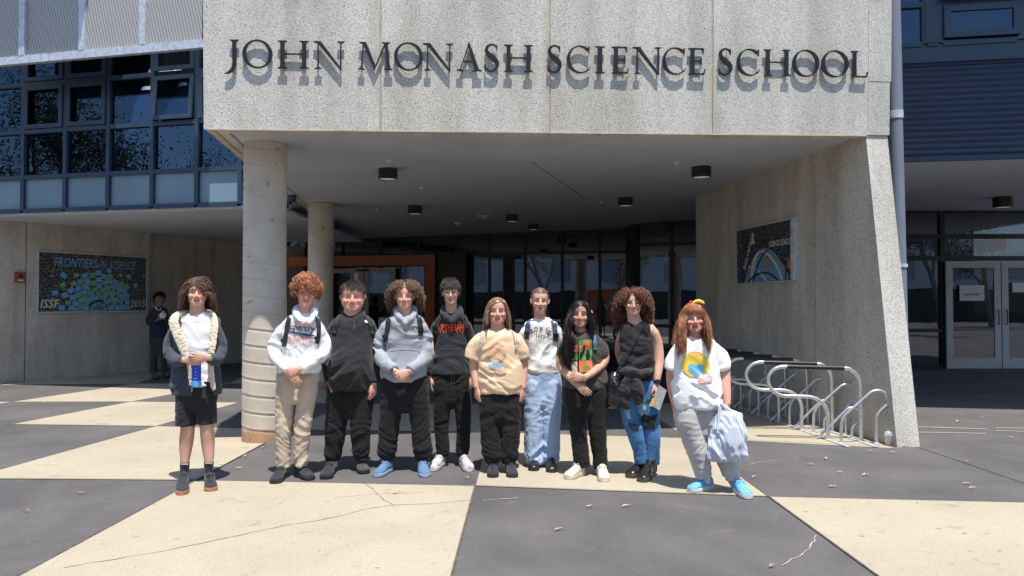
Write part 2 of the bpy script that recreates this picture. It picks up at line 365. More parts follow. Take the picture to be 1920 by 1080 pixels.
for i in (1, 2, 3):
    a = onedge(jx[i]-0.0055); b = onedge(jx[i]+0.0055); s = MB(); s.quadbox([a-N*0.012, b-N*0.012, up(b, TOP)-N*0.012, up(a, TOP)-N*0.012], -N*0.05)
    s.build('joint_sealant', M['joint'], bld)
    # pale smeared edge of the joint
    a = onedge(jx[i]-0.02); b = onedge(jx[i]-0.0065); s = MB(); s.quadbox([a+N*0.002, b+N*0.002, up(b, TOP)+N*0.002, up(a, TOP)+N*0.002], -N*0.01); s.build('joint_sealant', M['joint'], bld)
# side face of the block (left)
s = MB(); a = FL; b = BL; th = V(0.2, 0, 0)
s.quadbox([a-N*0.203, b, V(b.x, b.y, TOP), up(a, TOP)-N*0.203], V(0.18, 0.0, 0)); s.build('side_panel', M['fascia'], bld)
# tan beam edge under the left side
s = MB(); s.quadbox([FL+V(0.002, 0.012, -0.012), FL+V(0.075, 0.012, -0.012), BL+V(0.075, 0, -0.012), BL+V(0.002, 0, -0.012)], V(0, 0, 0.010)); s.build('edge_trim', M['joint'], bld)
s = MB(); s.bar(FL+V(0.01, 0.004, -0.006), FR+V(-0.01, 0.004, -0.006), 0.018, 0.012); s.build('edge_trim', M['joint'], bld)
# soffit, with shadow-gap joint
sl = [FL-N*0.203+V(0.19, 0, 0.02), FR-N*0.203+V(-0.02, 0, 0.02), V(3.2, 22.5, 3.455), V(-5.2, 22.5, 3.335)]
ja0 = FL.lerp(FR, 0.445)-N*0.21; ja1 = V(1.9, 17.5, 3.42)
s = MB(); s.quadbox(sl, (0, 0, 0.15)); s.build('soffit', M['soffit'], bld)
s = MB(); s.quadbox([V(3.78, 12.95, 3.49), V(6.7, 12.95, 3.49), V(6.7, 22.5, 3.49), V(3.22, 22.5, 3.49)], (0, 0, 0.11)); s.build('soffit', M['soffit'], bld)
s = MB(); p0 = fpl(925, 252); p1 = V(3.1, 17.2, 3.40)
q0 = V(p0.x, p0.y+0.25, 3.401+0.013)
def sofz(x, y): t = (x+3.5)/7.2; return 3.335+0.12*t+0.02
q0.z = sofz(q0.x, q0.y)-0.003
# soffit joint seen at (925,252) -> (1110,395)
d1 = at(1100, 385, 13.6); d1.z = sofz(d1.x, 13.6)-0.003
s.bar(q0, d1, 0.014, 0.004); s.build('soffit_joint', M['jointgrey'], bld)
# pilaster right of the fascia and raked leg
pa = onedge(4.035); pw = 0.255
def pil(x0, x1, z0, z1, nm='pilaster', dy=0.0):
    s = MB(); a = V(x0, FR.y+dy, z0); b = V(x1, FR.y+dy+0.02, z0)
    a.y -= LEAN*(z0-3.455); b.y -= LEAN*(z0-3.455)
    s.quadbox([a, b, V(b.x, b.y-LEAN*(z1-z0), z1), V(a.x, a.y-LEAN*(z1-z0), z1)], (0, 0.35, 0)); return s.build(nm, M['fascia'], bld)
pil(4.047, 4.30, 3.462, 4.055); pil(4.047, 4.315, 4.069, TOP)
s = MB(); s.quadbox([V(4.05, FR.y+0.012, 3.46), V(4.30, FR.y+0.03, 3.46), V(4.30, FR.y-0.06, 5.6), V(4.05, FR.y-0.08, 5.6)], (0, 0.05, 0)); s.build('joint_sealant', M['joint'], bld)
# leg + side wall (one wall, near end raked forward at its foot)
NB = V(4.135, 8.05, 0); NT = V(4.03, 8.47, 3.473)
def wallx(y): return NT.x-0.1386*(y-NT.y)
w0, w1, w2 = 9.56, 11.4, 13.5
def wallpanel(ya, yb, raked=False):
    s = MB()
    if raked: pts = [V(NB.x, NB.y, 0), V(wallx(yb), yb, 0), V(wallx(yb), yb, 3.473), NT]
    else: pts = [V(wallx(ya), ya, 0), V(wallx(yb), yb, 0), V(wallx(yb), yb, 3.473), V(wallx(ya), ya, 3.473)]
    s.quadbox(pts, V(0.262, 0.03, 0)); return s.build('wall_panel', M['sidewall'], bld)
def raked():
    # foot flares outwards: bilinear face, grid of quads
    n = 12; vs = []; k = 12
    for i in range(n+1):
        for j in range(k+1):
            u = i/n; v = j/k
            pb = V(lerp(NB.x, wallx(w0-0.008), u), lerp(NB.y, w0-0.008, u), 0); pt = NT.lerp(V(wallx(w0-0.008), w0-0.008, 3.473), u)
            vs.append(pb.lerp(pt, v))
    m = len(vs); off = V(0.255, 0.02, 0); vs += [p+off for p in vs]; q = lambda i, j, b=0: b+i*(k+1)+j; fs = []
    for i in range(n):
        for j in range(k):
            fs += [(q(i, j), q(i+1, j), q(i+1, j+1), q(i, j+1)), (q(i, j, m), q(i, j+1, m), q(i+1, j+1, m), q(i+1, j, m))]
    for j in range(k): fs += [(q(0, j), q(0, j+1), q(0, j+1, m), q(0, j, m)), (q(n, j), q(n, j, m), q(n, j+1, m), q(n, j+1))]
    for i in range(n): fs += [(q(i, 0), q(i, 0, m), q(i+1, 0, m), q(i+1, 0)), (q(i, k), q(i+1, k), q(i+1, k, m), q(i, k, m))]
    s = MB(); s.add(vs, fs)
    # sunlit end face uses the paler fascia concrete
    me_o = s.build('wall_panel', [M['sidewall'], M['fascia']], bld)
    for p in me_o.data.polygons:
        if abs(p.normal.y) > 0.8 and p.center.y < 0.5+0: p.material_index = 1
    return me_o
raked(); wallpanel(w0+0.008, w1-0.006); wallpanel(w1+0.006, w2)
for yj in (w0, w1):
    s = MB(); s.box((wallx(yj)+0.02, yj-0.012, 0), (wallx(yj)+0.12, yj+0.012, 3.44)); s.build('joint_sealant', M['jointgrey'], bld)
# return of the wall behind (towards the glass)
s = MB(); s.box((wallx(w2)+0.27, w2-0.25, 0), (6.6, w2-0.002, 3.45)); s.build('wall_panel', M['sidewall'], bld)
# columns (spiral-formed)
def column(cx, cy, r, h):
    prof = []; z = 0.0; vs = []; n = 64; dz = 0.012; k = int(h/dz)
    for i in range(k+1):
        z = min(h, i*dz)
        for j in range(n):
            a = 2*math.pi*j/n
            ph = (z/0.185 + a/(2*math.pi)) % 1.0     # spiral seam
            seam = -0.0085*math.exp(-((ph-0.5)/0.05)**2) + 0.004*math.exp(-((ph-0.58)/0.05)**2)
            rr = r+seam; vs.append((cx+rr*math.cos(a), cy+rr*math.sin(a), z))
    s = MB(); s.add(vs, [(i*n+j, i*n+(j+1) % n, (i+1)*n+(j+1) % n, (i+1)*n+j) for i in range(k) for j in range(n)]+[tuple(k*n+j for j in range(n))])
    me = s.mesh('column'); o = bpy.data.objects.new('column', me); C.objects.link(o); me.materials.append(M['column']); me.shade_smooth()
    o.parent = bld; me.transform(Matrix.Translation((-cx, -cy, 0))); o.location = V(cx, cy, 0)-bld.location; return o
column((496-960)/1400*8.49, 8.49, 0.236, sofz(-2.8, 0)+0.0)
column((601-960)/1400*13.55, 13.55, 0.226, sofz(-3.5, 0)+0.0)
# ------------------------------------------------------------------ glazing builder
def glazing(root, p0, p1, xs, zs, frame_m, glass_m, fw=0.05, fd=0.09, sizes=None, name='window'):
    """glazed wall between plan points; xs = fractions of mullions, zs = heights of transoms"""
    p0 = V(*p0, 0); p1 = V(*p1, 0); d = (p1-p0); L = d.length; u = d/L; n = V(u.y, -u.x, 0)
    fr = MB()
    for i, x in enumerate(xs):
        w = sizes[i] if sizes else fw; c = p0+d*x
        fr.bar(V(c.x, c.y, zs[0]), V(c.x, c.y, zs[-1]), w, fd, up=n)
    for z in zs:
        for i in range(len(xs)-1):
            wa = (sizes[i] if sizes else fw)/2; wb = (sizes[i+1] if sizes else fw)/2
            a = p0+d*xs[i]+u*(wa-0.001); b = p0+d*xs[i+1]-u*(wb-0.001)
            fr.bar(V(a.x, a.y, z), V(b.x, b.y, z), fd*0.94, fw*0.98)
    f = fr.build('window_frame', frame_m, root)
    for i in range(len(xs)-1):
        for j in range(len(zs)-1):
            a = p0+d*xs[i]+u*0.01; b = p0+d*xs[i+1]-u*0.01; q = MB()
            q.quadbox([V(a.x, a.y, zs[j]+0.01), V(b.x, b.y, zs[j]+0.01), V(b.x, b.y, zs[j+1]-0.01), V(a.x, a.y, zs[j+1]-0.01)], -n*0.008)
            gm = glass_m(i, j) if callable(glass_m) else glass_m
            q.build('pane', gm, f)
    return f
# back glass wall of the porch
def topp(px, py, z=3.38): d = ray(px, py); t = (z-H)/d.z; return V(d.x*t, d.y*t, z)
G0 = (-6.55, 21.4); G1 = (2.95, 19.0)
def fracs(pxs, g0, g1):
    out = []
    for px in pxs:
        u = (px-960)/1400*1.0003; dx = g1[0]-g0[0]; dy = g1[1]-g0[1]; t = (u*g0[1]-g0[0])/(dx-u*dy); out.append(t)
    return out
xs = fracs([540, 575, 642, 714, 786, 858, 917.8, 985, 1054.5, 1125, 1176], G0, G1)
glazing(bld, G0, G1, xs, [0.05, 1.02, 2.86, 3.40], M['darkframe'], M['glassdark'], 0.07, 0.1)
G2 = (2.95, 18.0); G3 = (5.4, 16.9)
glazing(bld, G2, G3, fracs([1190, 1260, 1332, 1400], G2, G3), [0.05, 1.0, 2.94, 3.44], M['darkframe'], M['glassdark'], 0.07, 0.1)
s = MB(); s.bar(V(2.94, 17.98, 0), V(2.94, 17.98, 3.42), 0.18, 0.2, up=(0, 1, 0)); s.bar(V(2.94, 18.10, 1.7), V(2.94, 18.98, 1.7), 0.06, 3.4, up=(0, 0, 1)); s.build('corner_post', M['darkframe'], bld)
# orange entry portal and doors
e0 = -6.7
def gy(x): return G0[1]+(x-G0[0])/(G1[0]-G0[0])*(G1[1]-G0[1])
s = MB(); xr = (805-960)/1400*19.6; zt = 2.83
s.quadbox([V(e0, gy(e0)-0.62, zt-0.27), V(xr+0.13, gy(xr)-0.62, zt-0.27), V(xr+0.13, gy(xr)-0.62, zt), V(e0, gy(e0)-0.62, zt)], (0, 0.55, 0))
s.quadbox([V(xr-0.13, gy(xr)-0.62, 0), V(xr+0.13, gy(xr)-0.62, 0), V(xr+0.13, gy(xr)-0.62, zt-0.272), V(xr-0.13, gy(xr)-0.62, zt-0.272)], (0, 0.55, 0))
s.build('entry_portal', M['orange'], bld)
s = MB(); s.quadbox([V(xr+0.14, gy(xr)-0.45, 0), V(xr+0.95, gy(xr)-0.62, 0), V(xr+0.95, gy(xr)-0.62, 2.86), V(xr+0.14, gy(xr)-0.45, 2.86)], (0, 0.3, 0)); s.build('dark_panel', M['darkframe'], bld)
def door(root, x0, x1, yf, z0, z1, fw, m, gm, pull=None, top=0.0):
    f = MB(); a = V(x0, yf(x0), z0); b = V(x1, yf(x1), z0); u = (b-a).normalized(); L = (b-a).length; n = V(u.y, -u.x, 0)
    def rect(s0, s1, za, zb, th=0.05):
        f.quadbox([a+u*s0+V(0, 0, za-z0), a+u*s1+V(0, 0, za-z0), a+u*s1+V(0, 0, zb-z0), a+u*s0+V(0, 0, zb-z0)], n*-th)
    rect(0, fw, z0, z1); rect(L-fw, L, z0, z1); rect(fw, L-fw, z1-fw, z1); rect(fw, L-fw, z0, z0+fw*1.6)
    o = f.build('door', m, root)
    g_ = MB(); g_.quadbox([a+u*fw-n*0.02+V(0, 0, fw), a+u*(L-fw)-n*0.02+V(0, 0, fw), a+u*(L-fw)-n*0.02+V(0, 0, z1-z0-fw), a+u*fw-n*0.02+V(0, 0, z1-z0-fw)], n*-0.008); g_.build('pane', gm, o)
    if pull is not None:
        h = MB(); c = a+u*(pull if pull > 0 else L+pull)+n*0.05; h.tube([c+V(0, 0, 0.95)-n*0.05, c+V(0, 0, 0.97), c+V(0, 0, 1.25), c+V(0, 0, 1.27)-n*0.05], 0.012, 8); h.build('handle', M['black'], o)
    return o
yf = lambda x: gy(x)-0.20
Yd = 20.0
def dx(px): return (px-960)/1400*Yd
door(bld, dx(590), dx(673), yf, 0.02, 2.50, 0.12, M['alu'], M['glassdark'], -0.07)
door(bld, dx(675), dx(737), yf, 0.02, 2.50, 0.12, M['alu'], M['glassdark'], 0.07)
door(bld, dx(745), dx(797), yf, 0.02, 2.60, 0.05, M['darkframe'], M['glassdark'])
s = MB(); s.box((dx(662), yf(-4)-0.12, 2.42), (dx(686), yf(-4)-0.04, 2.47)); s.build('door_closer', M['black'], bld)
# interior behind the entry glass
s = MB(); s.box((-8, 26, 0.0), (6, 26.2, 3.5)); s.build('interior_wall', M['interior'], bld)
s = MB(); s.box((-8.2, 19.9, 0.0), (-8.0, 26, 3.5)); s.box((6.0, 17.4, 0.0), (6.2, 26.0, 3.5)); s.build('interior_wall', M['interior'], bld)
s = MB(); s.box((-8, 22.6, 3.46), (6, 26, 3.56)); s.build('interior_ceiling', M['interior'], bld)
# upper storeys over the soffit so that nothing is open above
s = MB(); s.quadbox([V(-3.0, 8.2, 3.62), V(4.0, 8.95, 3.62), V(4.3, 26, 3.62), V(-8, 26, 3.62), V(-4.0, 13.7, 3.62)], (0, 0, 3.5)); s.build('upper_storey', M['sidewall'], bld)
# ------------------------------------------------------------------ lettering (serif capitals made of pieces)
def capglyph(ch):
    """pieces in units of cap height: list of polygons, plus the width"""
    st = 0.135; th = 0.042; sf = 0.040; P = []
    def stem(xb, xt, w, sb=True, stp=True, ext=0.09):
        P.append([(xb-w/2, 0.03), (xb+w/2, 0.03), (xt+w/2, 0.97), (xt-w/2, 0.97)])
        if sb: P.append([(xb-w/2-ext, 0), (xb+w/2+ext, 0), (xb+w/2+ext, 0.022), (xb+w/2+0.015, 0.05), (xb+w/2, 0.13), (xb-w/2, 0.13), (xb-w/2-0.015, 0.05), (xb-w/2-ext, 0.022)])
        if stp: P.append([(xt-w/2-ext, 1), (xt-w/2-ext, 0.978), (xt-w/2-0.015, 0.95), (xt-w/2, 0.87), (xt+w/2, 0.87), (xt+w/2+0.015, 0.95), (xt+w/2+ext, 0.978), (xt+w/2+ext, 1)])
    def bar(x0, x1, y, h=th): P.append([(x0, y-h/2), (x1, y-h/2), (x1, y+h/2), (x0, y+h/2)])
    def stroke(pts):     # (x, y, w, nx-angle) variable-width stroke
        pts = spline(pts, 7); L = []; R = []
        for i, p in enumerate(pts):
            a = pts[max(0, i-1)]; b = pts[min(len(pts)-1, i+1)]; d = np.array([b[0]-a[0], b[1]-a[1]]); d /= np.linalg.norm(d)+1e-9
            L.append((p[0]-d[1]*p[2]/2, p[1]+d[0]*p[2]/2)); R.append((p[0]+d[1]*p[2]/2, p[1]-d[0]*p[2]/2))
        for i in range(len(pts)-1): P.append([R[i], R[i+1], L[i+1], L[i]])
    def arc(cx, cy, rx, ry, a0, a1, n=36, thick=0.135, thin=0.045, tilt=0.25):
        for i in range(n):
            q = []
            for k in (i, i+1):
                a = math.radians(a0+(a1-a0)*k/n); w = thin+(thick-thin)*abs(math.cos(a-tilt))**1.6
                q.append(((cx+rx*math.cos(a), cy+ry*math.sin(a)), (cx+(rx-w)*math.cos(a), cy+(ry-w*0.9)*math.sin(a))))
            P.append([q[0][0], q[1][0], q[1][1], q[0][1]])
    if ch == 'O': arc(0.53, 0.5, 0.53, 0.515, 0, 360, 56); return P, 1.06
    if ch == 'C':
        arc(0.54, 0.5, 0.54, 0.515, 48, 312, 44); P.append([(0.87, 0.80), (0.91, 0.72), (0.935, 0.98), (0.90, 0.99), (0.85, 0.93)]); stroke([(0.88, 0.11, 0.05), (0.94, 0.20, 0.02), (0.96, 0.25, 0.012)]); return P, 0.97
    if ch == 'H': stem(0.19, 0.19, st); stem(0.91, 0.91, st); bar(0.25, 0.85, 0.52); return P, 1.10
    if ch == 'I': stem(0.19, 0.19, st); return P, 0.38
    if ch == 'J':
        stem(0.33, 0.33, st, sb=False); P.pop(0); stroke([(0.33, 0.93, st), (0.335, 0.4, st), (0.33, 0.12, st*0.95), (0.27, -0.06, st*0.8), (0.14, -0.18, 0.07), (0.0, -0.22, 0.02)]); return P, 0.5
    if ch == 'N':
        stem(0.17, 0.17, 0.045, stp=False, ext=0.10); P.append([(0.0, 1), (0.0, 0.978), (0.09, 0.94), (0.20, 0.90), (0.27, 1)])
        P.append([(0.10, 0.985), (0.26, 1.0), (1.0, 0.0), (0.985, -0.03), (0.93, -0.02)]); stem(0.965, 0.965, 0.045, sb=False, ext=0.10); return P, 1.12
    if ch == 'M':
        stem(0.14, 0.22, 0.045, stp=False, ext=0.10); stem(1.12, 1.04, 0.13, ext=0.09); P.append([(0.13, 1), (0.13, 0.975), (0.30, 1.0), (0.30, 1)][:3])
        P.append([(0.17, 0.99), (0.31, 1.0), (0.655, 0.16), (0.60, -0.01)]); P.append([(0.585, 0.0), (0.625, -0.0), (1.05, 0.98), (0.99, 0.99)]); P.append([(0.06, 1), (0.06, 0.975), (0.19, 0.93), (0.30, 1)]); return P, 1.30
    if ch == 'A':
        P.append([(0.13, 0.03), (0.175, 0.03), (0.52, 0.98), (0.49, 1.04)]); P.append([(0.44, 0.98), (0.50, 1.06), (0.56, 0.96), (0.90, 0.03), (0.74, 0.03)]); bar(0.26, 0.72, 0.36)
        for a, b in ((0.02, 0.29), (0.64, 1.0)): P.append([(a, 0), (b, 0), (b, 0.022), ((a+b)/2+0.09, 0.06), ((a+b)/2-0.09, 0.06), (a, 0.022)])
        return P, 1.0
    if ch == 'E' or ch == 'L':
        stem(0.19, 0.19, st, stp=True); bar(0.2, 0.60 if ch == 'E' else 0.66, 0.024, 0.045)
        e = 0.60 if ch == 'E' else 0.68
        P.append([(e-0.09, 0.0), (e+0.02, 0.0), (e+0.07, 0.20), (e+0.045, 0.21), (e, 0.07), (e-0.09, 0.045)])
        if ch == 'E':
            bar(0.2, 0.56, 0.976, 0.045); P.append([(0.50, 1.0), (0.60, 1.0), (0.60, 0.80), (0.575, 0.80), (0.545, 0.93), (0.50, 0.955)]); bar(0.2, 0.50, 0.52); P.append([(0.46, 0.52), (0.50, 0.64), (0.525, 0.64), (0.525, 0.40), (0.50, 0.40)])
        return P, (0.70 if ch == 'E' else 0.77)
    if ch == 'S':
        stroke([(0.47, 0.80, 0.02), (0.455, 0.88, 0.045), (0.37, 0.975, 0.05), (0.23, 0.985, 0.06), (0.10, 0.90, 0.10), (0.075, 0.76, 0.12), (0.16, 0.63, 0.14), (0.30, 0.52, 0.165), (0.44, 0.40, 0.15), (0.49, 0.26, 0.125), (0.43, 0.10, 0.09), (0.28, 0.015, 0.055), (0.14, 0.04, 0.045), (0.045, 0.14, 0.04), (0.02, 0.25, 0.015)])
        P.append([(0.455, 0.99), (0.485, 0.99), (0.485, 0.77), (0.465, 0.77), (0.43, 0.9)]); P.append([(0.0, 0.26), (0.03, 0.26), (0.07, 0.10), (0.05, 0.0), (0.02, 0.0)]); return P, 0.56
LET = [('J', 423, 450), ('O', 456, 512), ('H', 520, 582), ('N', 588.5, 648), ('M', 671, 737.5), ('O', 739, 793), ('N', 793, 851), ('A', 855, 903), ('S', 908, 935.5), ('H', 943, 1000),
       ('S', 1025.5, 1052.5), ('C', 1061.5, 1106), ('I', 1112.5, 1134.5), ('E', 1144, 1179), ('N', 1185, 1240), ('C', 1240, 1283.5), ('E', 1287, 1322), ('S', 1345, 1371), ('C', 1379, 1422), ('H', 1428, 1481), ('O', 1483, 1533), ('O', 1537, 1587.5), ('L', 1591, 1624.5)]
sign = thing('building_sign', 'raised black serif capitals spelling the school name across the pale concrete fascia', 'lettering', fpl(1024, 140))
uF = (FR-FL).normalized()
for ch, x0, x1 in LET:
    P, w = capglyph(ch); yb = lambda x: 128.3+(x-424)/(1624-424)*(147.0-128.3); ytp = lambda x: 76.5+(x-424)/(1200)*(98.3-76.5)
    s = MB(); base = 0.020
    for i, poly in enumerate(P):
        dz = 0.0006*(i % 5); pts = []
        for (u, v) in poly:
            px = x0+(x1-x0)*u/w; py = yb(px)+(ytp(px)-yb(px))*v; q = fpl(px, py); pts.append(q+N*(base+dz))
        s.quadbox(pts, N*(0.024))
    o = s.build('letter', M['letter'], sign)
    pn_ = MB(); a = fpl(lerp(x0, x1, 0.3), yb(x0)-30); b = fpl(lerp(x0, x1, 0.7), yb(x0)-18)
    for q in (a, b): pn_.tube([q-N*0.0+N*0.002, q+N*base], 0.005, 6)
# ------------------------------------------------------------------ soffit fittings
def soffit_light(px, pytop, w, lab, zc=None, lit=True):
    z = zc if zc else None
    # find depth where the ray meets the soffit
    Y = 12
    for _ in range(12):
        p = at(px, pytop, Y); zz = zc if zc else sofz(p.x, p.y); d = ray(px, pytop); t = (zz-H)/d.z; Y = d.y*t
    p = V(d.x*t, Y, zz); r = w*Y/1400/2; h = r*1.15
    o = thing('ceiling_light', lab, 'ceiling light', (p.x, p.y, p.z), 'round black lights under the soffits')
    s = MB(); s.lathe([(r*0.9, 0.0), (r, -0.003), (r, -h), (r*0.94, -h), (r*0.9, -h+0.02), (r*0.9, -0.01)], p.x, p.y, 28, p.z-0.001); s.build('housing', M['black'], o, True)
    s = MB(); s.lathe([(r*0.88, -h+0.016), (r*0.88, -h+0.008), (0.01, -h+0.004)], p.x, p.y, 28, p.z); s.build('lens', M['lamp'], o, True)
for a in [(727.5, 316, 36, 'biggest round black ceiling light, hanging left of centre under the porch'), (1315, 312.5, 36, 'big round black ceiling light nearest the mosaic wall'),
          (778, 386, 27, 'round black ceiling light above the wavy-haired grey hoodie wearer, beside a pale disc'), (1173, 370.5, 27.5, 'mid-size round black ceiling light in the right half of the porch'),
          (960, 403, 22, 'small round black ceiling light next to the oblong white fitting'), (1000, 420, 19, 'smallest and farthest round black ceiling light, close to the glass wall')]: soffit_light(*a)
soffit_light(1880, 370.5, 33, 'round black ceiling light over the double doors at the right edge', zc=3.55)
def fitting(px, py, r, h, lab, nm='sprinkler_head', m='white', oblong=1.0):
    d = ray(px, py); Y = 10
    for _ in range(10): p = at(px, py, Y); t = (sofz(p.x, p.y)-H)/d.z; Y = d.y*t
    p = V(d.x*t, Y, sofz(d.x*t, Y)); o = thing(nm, lab, nm.replace('_', ' '), p, 'small fittings under the porch soffit')
    s = MB(); s.lathe([(r, 0), (r, -h*0.3), (r*0.6, -h*0.45)], p.x, p.y, 16, p.z-0.001)
    if oblong > 1: s.v = [(p.x+(v[0]-p.x)*oblong, v[1], v[2]) for v in s.v]
    s.build('plate', M[m], o); s = MB(); s.lathe([(r*0.3, -h*0.45), (r*0.3, -h*0.85), (r*0.5, -h*0.9), (r*0.5, -h)], p.x, p.y, 12, p.z-0.001); s.build('nozzle', M['galv'], o)
fitting(730, 300, 0.035, 0.055, 'nearest small white sprinkler, just in front of the biggest ceiling light')
fitting(790, 350.5, 0.035, 0.055, 'small white sprinkler between the two left ceiling lights')
fitting(1269, 304, 0.035, 0.05, 'small white sprinkler left of the big light by the mosaic wall')
fitting(707, 391, 0.03, 0.045, 'tiny sprinkler left of the second ceiling light')
fitting(1128, 378, 0.03, 0.04, 'tiny sprinkler left of the mid-size right ceiling light')
fitting(858, 418, 0.08, 0.09, 'white dome camera under the back of the soffit', 'dome_camera')
fitting(908, 405, 0.11, 0.06, 'oblong white fitting beside a small black ceiling light', 'smoke_detector', oblong=1.6)
fitting(777, 403, 0.11, 0.012, 'pale flat disc on the soffit behind the second ceiling light', 'ceiling_disc')
# ================================================================== LEFT WING (windows over a recessed wall)
lw = thing('window_wing', 'left wing with a band of dark blue framed windows above pale blue panels', 'building', (-8, 13.6, 0))
L0 = V(-13.0, 14.55, 0); L1 = V(-3.9, 12.42, 0)
def lpl(px, py):                                    # pixel -> left wing window plane
    d = ray(px, py); u = (L1-L0).normalized(); n = V(u.y, -u.x, 0); o = V(0, 0, H); t = (V(L0.x, L0.y, 0)-o).dot(n)/d.dot(n); return o+d*t
uL = (L1-L0).normalized(); nL = V(uL.y, -uL.x, 0)
LL = (L1-L0).length
xpx = [-118, -36, 45.5, 124.5, 205, 287.5, 371, 452, 548]
xs = [((lpl(x, 395)-L0).dot(uL))/LL for x in xpx]
zb = lpl(45, 396).z; zbs = [zb, lpl(45, 334).z, lpl(45, 249).z, lpl(45, 161).z, lpl(45, 70).z, lpl(45, -20).z]
def gl(i, j): return M['bluepanel'] if j == 0 else M['glass']
glazing(lw, (L0.x, L0.y), (L1.x, L1.y), xs, zbs, M['navy'], gl, 0.075, 0.12)
# opening sashes: second frame inside the row above, one of them tilted out
for i in range(2, 7):
    for j in (2, 3):
        if j == 3 and i == 6: continue
        a = L0+uL*LL*xs[i]+uL*0.045; b = L0+uL*LL*xs[i+1]-uL*0.045; z0 = zbs[j]+0.045; z1 = zbs[j+1]-0.045; tilt = 0.06 if (i == 5 and j == 2) else 0.0
        if i == 4: continue
        s = MB(); o0 = nL*0.055
        A_, B_ = a+o0+nL*tilt, b+o0+nL*tilt; T0, T1 = a+o0, b+o0; w = 0.075
        def pt(u, v): lo = A_.lerp(B_, u); hi = T0.lerp(T1, u); p = lo.lerp(hi, v); p.z = z0+(z1-z0)*v; return p
        WW = (b-a).length; HH = z1-z0; fu = w/WW; fv = w/HH
        for (u0, u1, v0, v1) in ((0, fu, 0, 1), (1-fu, 1, 0, 1), (fu, 1-fu, 0, fv), (fu, 1-fu, 1-fv, 1)):
            s.quadbox([pt(u0, v0), pt(u1, v0), pt(u1, v1), pt(u0, v1)], nL*0.03)
        f = s.build('window_frame', M['navy'], lw)
        if tilt:
            s = MB(); s.quadbox([pt(fu, fv), pt(1-fu, fv), pt(1-fu, 1-fv), pt(fu, 1-fv)], nL*0.01); s.build('pane', M['glass'], f)
# soffit of left wing
s = MB(); s.quadbox([L0+V(0, 0, zb-0.08), L1+V(0, 0, zb-0.08), V(-3.9, 19.5, zb-0.08), V(-13, 19.5, zb-0.08)], (0, 0, 0.05)); s.build('soffit', M['soffit'], lw)
fitp = gp  # keep
# interior room with lit strips
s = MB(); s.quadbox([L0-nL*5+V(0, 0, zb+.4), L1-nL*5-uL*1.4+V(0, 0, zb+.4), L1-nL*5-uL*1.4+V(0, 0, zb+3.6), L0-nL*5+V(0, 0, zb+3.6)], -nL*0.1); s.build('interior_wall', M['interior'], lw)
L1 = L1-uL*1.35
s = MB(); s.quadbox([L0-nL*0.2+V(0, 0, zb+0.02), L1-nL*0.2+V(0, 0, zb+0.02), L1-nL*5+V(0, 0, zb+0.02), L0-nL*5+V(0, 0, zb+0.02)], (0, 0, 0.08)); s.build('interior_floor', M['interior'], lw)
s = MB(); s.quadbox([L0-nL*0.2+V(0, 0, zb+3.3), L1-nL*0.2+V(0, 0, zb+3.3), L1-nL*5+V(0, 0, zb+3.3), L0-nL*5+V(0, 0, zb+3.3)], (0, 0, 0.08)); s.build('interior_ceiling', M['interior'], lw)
for px, py, L, dep in ((78, 146, 0.55, 1.0), (130, 142, 1.0, 1.2), (215, 138, 1.5, 1.4), (210, 170, 1.6, 2.4), (295, 137, 0.4, 1.4), (295, 161, 0.7, 2.4), (60, 83, 0.8, 0.6)):
    d = ray(px, py); o = V(0, 0, H); n = nL; t = (L0-nL*dep-o).dot(n)/d.dot(n); p = o+d*t; s = MB(); s.bar(p, p+uL*L, 0.07, 0.05); s.build('strip_light', M['tubelight'], lw)
# roller blind / plaster panel inside the first bays
a = L0+uL*LL*xs[0]-nL*0.5; b = L0+uL*LL*(xs[2]-0.01)-nL*0.5
s = MB(); s.quadbox([V(a.x, a.y, zbs[1]-0.1), V(b.x, b.y, zbs[1]-0.1), V(b.x, b.y, zbs[3]-0.15), V(a.x, a.y, zbs[3]-0.15)], -nL*0.05); s.build('interior_wall', M['interiorw'], lw)
# sun screen in front: bottom rail, posts, perforated sheets
O1 = nL*1.0
def spl(px, py): d = ray(px, py); o = V(0, 0, H); t = (L0+O1-o).dot(nL)/d.dot(nL); return o+d*t
ra = spl(-60, 109); rb = spl(400, 91)
scr = thing('sun_screen', 'galvanised sunshade of perforated sheets between posts above the left windows', 'sunshade', (ra+rb)/2)
s = MB(); s.bar(V(ra.x, ra.y, 5.6), V(rb.x, rb.y, 5.6), 0.09, 0.13); s.build('rail', M['galv'], scr)
zr = 5.6
for px in (-68, 45, 157, 270):
    p = spl(px, 60); p2 = V(p.x, p.y, zr+0.066); s = MB(); s.bar(p2, V(p.x, p.y, zr+2.2)+nL*0.0, 0.115, 0.10, up=nL); s.build('post', M['galv'], scr)
pp = [spl(x, 60) for x in (-68, 45, 157, 270, 385)]
for i in range(4):
    a = pp[i]+uL*0.06; b = pp[i+1]-uL*0.06; s = MB(); s.quadbox([V(a.x, a.y, zr+0.067), V(b.x, b.y, zr+0.067), V(b.x, b.y, zr+2.2), V(a.x, a.y, zr+2.2)], -nL*0.01); s.build('mesh_sheet', M['screen'], scr)
# roof overhang above the screen (its shadow falls over the upper screen)
s = MB(); a = L0+nL*1.62; b = L1+nL*1.62-uL*1.3; s.quadbox([V(a.x, a.y, 7.9), V(b.x, b.y, 7.9), V(b.x, b.y, 7.9)-nL*6, V(a.x, a.y, 7.9)-nL*6], (0, 0, 0.3)); s.build('roof', M['galv'], lw)
